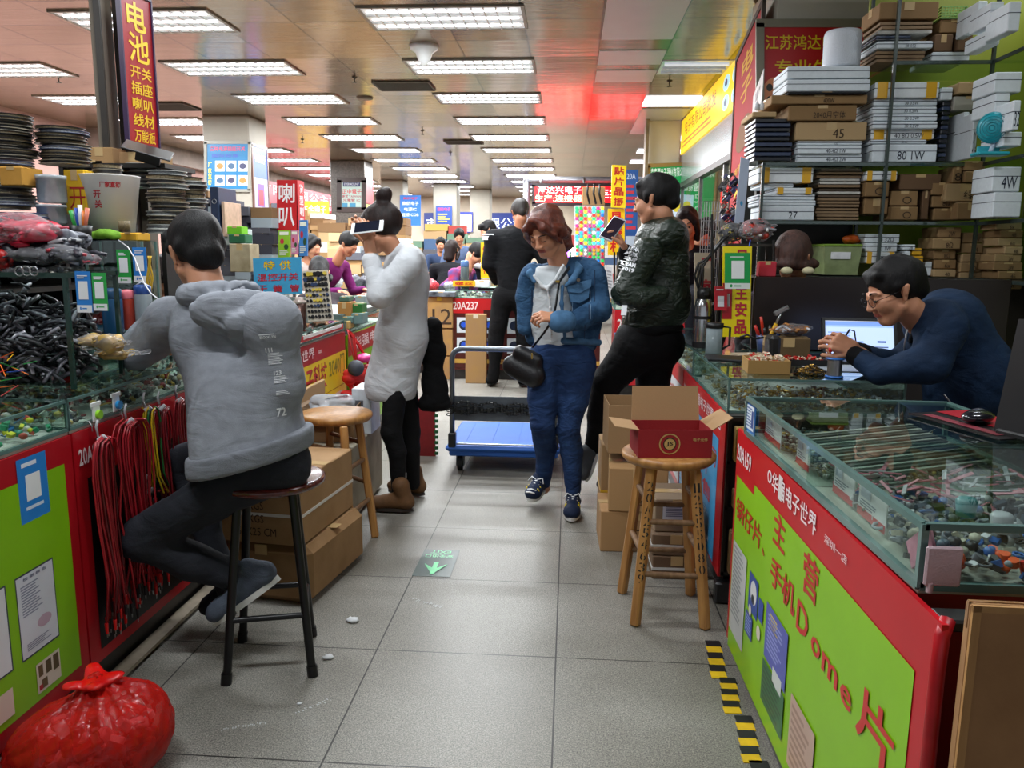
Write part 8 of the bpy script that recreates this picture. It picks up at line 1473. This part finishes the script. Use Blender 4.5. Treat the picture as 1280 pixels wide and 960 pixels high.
sign('maker_sign', 'pale sign with red characters behind the thermos', 'sign', AY(868, 316, 4.7), AY(893, 316, 4.7), AY(868, 420, 4.7), 'C8B8A0', [('v', .3, .04, .6, .5, 'C02A3A', '厂家'), ('e', .1, .6, .5, .12, '3A2A22')], thick=.01)
t = thing('tool_bucket', 'bucket of pliers, cutters and hammer on the counter', 'tool bucket', (AY(960, 410, 3.75)[0], 3.75, zc)); mb = MB(); mb.lathe([(.04, 0), (.052, .085), (.048, .085), (.036, .004)], n=20); mb.obj('bucket', M('3A4A7A', .4, kind='blue_plastic'), t)
for i, (dx, dz, c, r) in enumerate(((-.05, .13, 'B8241E', .008), (-.03, .17, 'C8321E', .007), (-.015, .12, '1A1A1C', .009), (.005, .13, '1A1A1C', .008), (.05, .12, '1E5AB8', .010), (.07, .10, '1E5AB8', .009))): mb = MB(); mb.tube([(dx*.4, 0, .03), (dx, -.01, dz*.8), (dx*1.25, -.012, dz)], [r*.8, r, r*.9], 8); mb.obj('tool_handle', M(c, .35, kind='grip'), t)
mb = MB(); mb.tube([(-.005, -.02, .05), (.03, -.02, .14)], .009, 8, 0); mb.tube([(.03, -.02, .14), (.05, -.02, .19)], .006, 8, 1); mb.box((.05, -.02, .20), (.07, .018, .022), rotm(0, -.5, 0), b=.004, mat=1); mb.obj('hammer', [M('D8A81C', .4, kind='grip'), STEEL], t)
t = thing('mini_fan', 'upright black square fan housing on the counter', 'fan', (AY(967, 415, 3.42)[0], 3.42, zc)); mb = MB(); mb.box((0, 0, .06), (.045, .10, .12), b=.012); mb.obj('housing', BLK, t); mb = MB(); mb.cyl((-.024, 0, .06), (-.02, 0, .06), .042, n=20); mb.obj('grille', M('2A2C30', .3, kind='grille'), t)
open_box('small tan carton full of red and cream connectors', (AY(961, 455, 3.13)[0], 3.18, zc), (.155, .15, .052), -.05, 'A8834A', 'A8834A', (None,)*4)
def hoard(name, lab, x, y, sx, sy, z, n, cols, size, seed, shapes='bc', hz=.03): return scatter(name, lab, 'components', x-sx/2, x+sx/2, y-sy/2, y+sy/2, z, n, cols, size, seed, shapes, hz=hz)
bx = AY(961, 455, 3.13)[0]; hoard('connectors', 'red and cream connectors heaped in the tan carton', bx, 3.18, .13, .125, zc+.02, 170, ['C8281E', 'D8C8A8', 'E0D8C0', 'D8B8A0'], (.010, .016), 61, hz=.045)
mb = MB(); tx = AY(1005, 445, 3.38)[0]; mb.box((tx, 3.40, zc+.003), (.17, .12, .004)); 
for (a, b, c, d) in ((0, -.06, .17, .004), (0, .06, .17, .004), (-.085, 0, .004, .12), (.085, 0, .004, .12)): mb.box((tx+a, 3.40+b, zc+.014), (c, d, .026))
mb.obj('parts_tray', BLK, label='shallow black tray of red and cream connectors behind carton', cat='tray'); hoard('connectors', 'red and cream connectors in the black tray', tx, 3.40, .15, .10, zc+.008, 130, ['C8281E', 'D8C8A8', 'B8241E'], (.010, .015), 62, hz=.02)
hx = AY(1019, 450, 3.10)[0]; r_ = random.Random(3); mb = MB()
for i in range(420):
    q = np.array([r_.gauss(0, .35), r_.gauss(0, .35)]); l = math.hypot(*q); 
    if l > 1: q /= l; l = 1
    p = np.array([hx+q[0]*.065, 3.14+q[1]*.05, zc+(.032*(1-l))*r_.random()+.004]); a = r_.uniform(0, 6.3); d = np.array([math.cos(a), math.sin(a), r_.uniform(-.3, .3)])*.008; mb.cyl(p-d, p+d, .003, n=6, mat=i % 2)
mb.obj('pin_heap', [M('B8924A', .3, .9, kind='brass'), M('2A2218', .4, kind='black_plastic')], label='heap of brass and black pins beside the solder spool', cat='pins', kind='stuff')
t = thing('solder_spool', 'spool of solder wire with bright blue flanges', 'spool', (AY(1046, 455, 3.04)[0], 3.06, zc)); mb = MB(); mb.lathe([(.032, 0), (.033, .002), (.033, .006), (.022, .006)], n=28); mb.lathe([(.022, .068), (.033, .068), (.033, .073), (.0, .074)], n=28); mb.obj('flanges', M('2A6AB8', .35, kind='blue_plastic'), t)
mb = MB(); mb.lathe([(.026+(.0012 if i % 2 else 0), .006+.062*i/30) for i in range(31)], n=28); mb.obj('wire', M('A8A8AC', .3, .9, kind='solder'), t)
sign('work_paper', 'white paper sheet on the glass under the solder spool', 'paper', (.98, 3.52, zc+.002), (1.2, 3.5, zc+.002), (.94, 3.22, zc+.002), 'B8C0C8', [('l', .1, .1, .7, .6, '9AA0A8', 5)], thick=.001)
a = AY(968, 405, 3.62); carton('low brown carton behind the black fan on counter', (AY(985, 415, 3.66)[0], 3.7, zc), (.19, .14, .085), col='6E5636', col2='5E4A2E'); bagged('clear bag of copper pieces on the low brown carton', (AY(995, 395, 3.62)[0], 3.70, zc+.115), (.085, .05, .028), ['B8783A', 'C8C8CC', '9A6A3A'], 71)
mb = MB()
for i in range(3): mb.box((AY(938, 425, 3.5)[0], 3.55, zc+.005+.007*i), (.13-.01*i, .09, .006), rotm(0, 0, .1*i))
mb.obj('booklet_pile', M('A89880', .7, kind='paper'), label='small pile of tan leaflets beside the yellow sign', cat='leaflets', kind='stuff')
mb = MB(); q = AY(940, 422, 3.42); mb.tube([q+[-.05, 0, 0], q+[-.02, 0, .012], q+[.01, 0, -.004], q+[.05, .01, .0]], .005, 6); mb.obj('scissors_handle', BLK, label='black pliers lying on the leaflets by yellow sign', cat='pliers')
t = thing('laptop', 'laptop with lit blue-white screen behind the hands of vendor', 'laptop', (AY(1074, 445, 3.62)[0], 3.62, zc)); a_, b_, c_ = AY(1029, 399, 3.64), AY(1118, 401, 3.64), AY(1030, 446, 3.58)
sign('screen', None, None, a_, b_, c_, '8AA4D8', [('r', 0, 0, 1, .05, 'C8D4E8'), ('r', 0, .05, 1, .10, '6A8AD0'), ('r', .02, .2, .96, .7, 'A8BCE4'), ('l', .06, .3, .5, .4, '7A94CC', 5), ('r', .75, .55, .12, .05, '3A4A7A'), ('r', .7, .7, .2, .03, '3A4A6A')], thick=.008, rim='14161A', rimw=.012, emit=1.1, parent=t)
mb = MB(); mb.box((0, -.12, .008), (.33, .20, .014), b=.004); mb.obj('keyboard_base', BLK, t)
# laptop at the right edge, mouse, red mat
t = thing('laptop', 'black laptop lid seen from behind at right edge of case', 'laptop', (1.16, 1.92, .905)); a_, b_, c_ = np.array([1.085, 2.02, 1.185]), np.array([1.22, 1.72, 1.20]), np.array([1.045, 2.0, .912])
sign('lid', None, None, a_, b_, c_, '121214', [('t', .28, .43, .40, .085, '55585E', 'acer')], thick=.012, parent=t); mb = MB(); mb.box((1.17, 1.87, .912), (.14, .32, .016), rotm(0, 0, .42), b=.004); mb.obj('keyboard_base', BLK, t, world=True)
mb = MB(); mb.tube([(1.06, 1.80, .93), (1.03, 1.74, .91), (1.06, 1.66, .912), (1.12, 1.6, .912), (1.2, 1.55, .912)], .006, 8); mb.obj('power_cord', BLK, t, world=True)
t = thing('computer_mouse', 'black computer mouse with grey top on the red mat', 'mouse', (1.055, 2.10, .912)); mb = MB(); mb.ell((0, 0, .014), (.032, .052, .018), rotm(0, 0, -1.0), 18, 10); mb.obj('shell', M('1A1B22', .2, coat=.5, kind='glossy_plastic'), t); mb = MB(); mb.ell((0.004, .008, .019), (.018, .030, .016), rotm(0, 0, -1.0), 14, 8); mb.obj('top_plate', M('4A4E5A', .25, .3, kind='grey_plastic'), t)
sign('mouse_mat', 'red and black printed mouse mat on the glass counter', 'mouse mat', (.93, 2.22, .908), (1.12, 2.28, .908), (1.02, 1.92, .908), '1A1214', [('r', .45, 0, .55, 1, 'A81A28'), ('r', .1, .1, .15, .8, '8A3A44')], thick=.003)
t = carton('plain brown wooden panel with pale edge standing at right corner', (.845, 1.15, 0), (.50, .022, .835), col='B88A5C', col2='A2764C', name='wood_panel', cat='panel', tape='9A7048'); t.rotation_euler = (0, 0, -.02)
mb = MB(); mb.box((-.244, -.013, .417), (.012, .006, .835)); mb.box((0, -.013, .83), (.5, .006, .01)); mb.obj('edge_strip', woodmat('C89A60', 'B8864E', .5), t)
mb = MB(); mb.box((.66, 1.24, .765), (.14, .05, .02), b=.004); mb.obj('ledge', M('1A1A1A', .5, kind='black_strip'), c159, world=True)
# hung cables, grid of gadgets and white bag by the pillar
t = thing('wire_rack', 'wire grid hung with dark gadgets beside the white pillar', 'display rack', (.83, 5.0, 0)); mb = MB(); a, b = AY(878, 252, 5.0), AY(900, 252, 5.0)
for i in range(8): x = a[0]+(b[0]-a[0])*i/7; mb.cyl((x, 5.0, .0), (x, 5.0, a[2]), .0025, n=5)
for i in range(14): z = .9+(a[2]-.9)*i/13; mb.cyl((a[0], 5.0, z), (b[0], 5.0, z), .0025, n=5)
mb.obj('grid', STEEL, t, world=True); r_ = random.Random(9); mb = MB(); mm = [M(c, .35, kind='gadget') for c in ('16161A', '3A3A40', 'B8281E', '8A8A90', '2A2A60')]
for i in range(90): q = AY(r_.uniform(903, 922), r_.uniform(218, 330), 4.5)+[0, r_.uniform(-.05, .05), 0]; s = r_.uniform(.012, .03); (mb.box(q, (s, s*.6, s*1.6), rotm(r_.random(), r_.random(), r_.random()), mat=r_.randrange(5)) if i % 2 else mb.tube([q, q+[s, 0, -s], q+[-s*.5, 0, -s*2.5]], .004, 5, r_.choice((0, 0, 2))))
mb.obj('hanging_gadgets', mm, label='dark cluster of small gadgets and plugs hanging by the banner', cat='gadgets', kind='stuff')
sign('folded_card', 'pale blue-grey triangular card hanging over the white bag', 'card', AY(926, 196, 4.2), AY(937, 200, 4.2), AY(917, 292, 4.2), 'A8B4C8', [('e', .4, .55, .3, .06, '3A8AB8')], thick=.004)
bagged('white plastic bag of gadgets on the corner of counter', AY(945, 288, 4.05), (.085, .06, .065), ['B83A30', '2A2A30', '8A8A90', 'E0E0E0'], 72, n=40, fa=.5); bagged('black bundle of wires in clear bag on the counter stand', AY(915, 290, 4.1), (.07, .05, .05), ['141418', 'D8C83A', '4A4A50'], 73, n=40)
mb = MB(); q0, q1 = AY(903, 306, 4.1), AY(962, 306, 4.1); mb.box(((q0[0]+q1[0])/2, 4.15, q0[2]), (q1[0]-q0[0], .25, .012)); 
for x in (q0[0], q1[0]): mb.box((x, 4.15, (q0[2]+zc)/2), (.012, .012, q0[2]-zc))
mb.obj('counter_stand', M('2A2620', .5, kind='dark_shelf'), label='small dark stand on the counter carrying the white bag', cat='stand')
for i, (px, y1, dx) in enumerate(((893, 268, .0), (970, 300, .01))): a = AY(px, 395, 4.0); mb = MB(); b = AY(px-3, y1, 4.0); mb.cyl((a[0], 4.0, zc), b, .009, .006, n=8); mb.obj('antenna', BLK, label=('tall thin black antenna rod beside the green boards', 'thin black antenna rod before the dark partition')[i], cat='antenna')
for k in range(4): mb = MB(); mb.tube([AY(925-4*k, 285, 4.12), AY(905-5*k, 300+5*k, 4.05), AY(888-3*k, 320+4*k, 4.0), AY(873+2*k, 330+3*k, 4.0), AY(868+3*k, 345+8*k, 4.0), AY(878, 372+8*k, 4.0)], .006, 6); mb.obj('black_cable', BLK, label='black cable drooping from the stand to thermos, '+('outermost', 'second', 'third', 'innermost')[k], cat='cable', group='cables over the thermos')
mb = MB(); mb.tube([AY(938, 300, 4.0), AY(935, 315, 3.95), AY(920, 326, 3.95), AY(905, 326, 3.98)], .003, 6); mb.obj('blue_cord', M('2A5AC8', .4, kind='cord'), label='thin blue cord looping over the yellow sign', cat='cord')
sign('red_card', 'small red card with white square on yellow sign', 'card', AY(893, 358, 3.84), AY(909, 358, 3.84), AY(893, 388, 3.84), 'B81E2A', [('r', .25, .4, .5, .45, 'D8D8DC'), ('l', .15, .08, .7, .1, 'F0D8D8', 1)], thick=.003)
# payment box on pink gift, red small box behind partition
(c, d) = rect(941, 323, 963, 341, 4.05, .1); carton('small red patterned box on the partition edge, left', (c[0], 3.95, AY(944, 346, 3.88)[2]), (d[0], .06, d[2]), col='B82030', col2='C83A4A')
for x, l in ((983, 4), (1010, 5)): mb = MB(); q = AY(x, 341, 3.93); mb.ell(q+[0, 0, .01], (.03, .02, .018), n=10, m_=6); mb.obj('foam_bits', M('D8D0A8', .7, kind='foam'), label='small cream foam lump on the dark partition edge'+(', nearer the red hair' if x < 990 else ', beside green tub'), cat='foam')
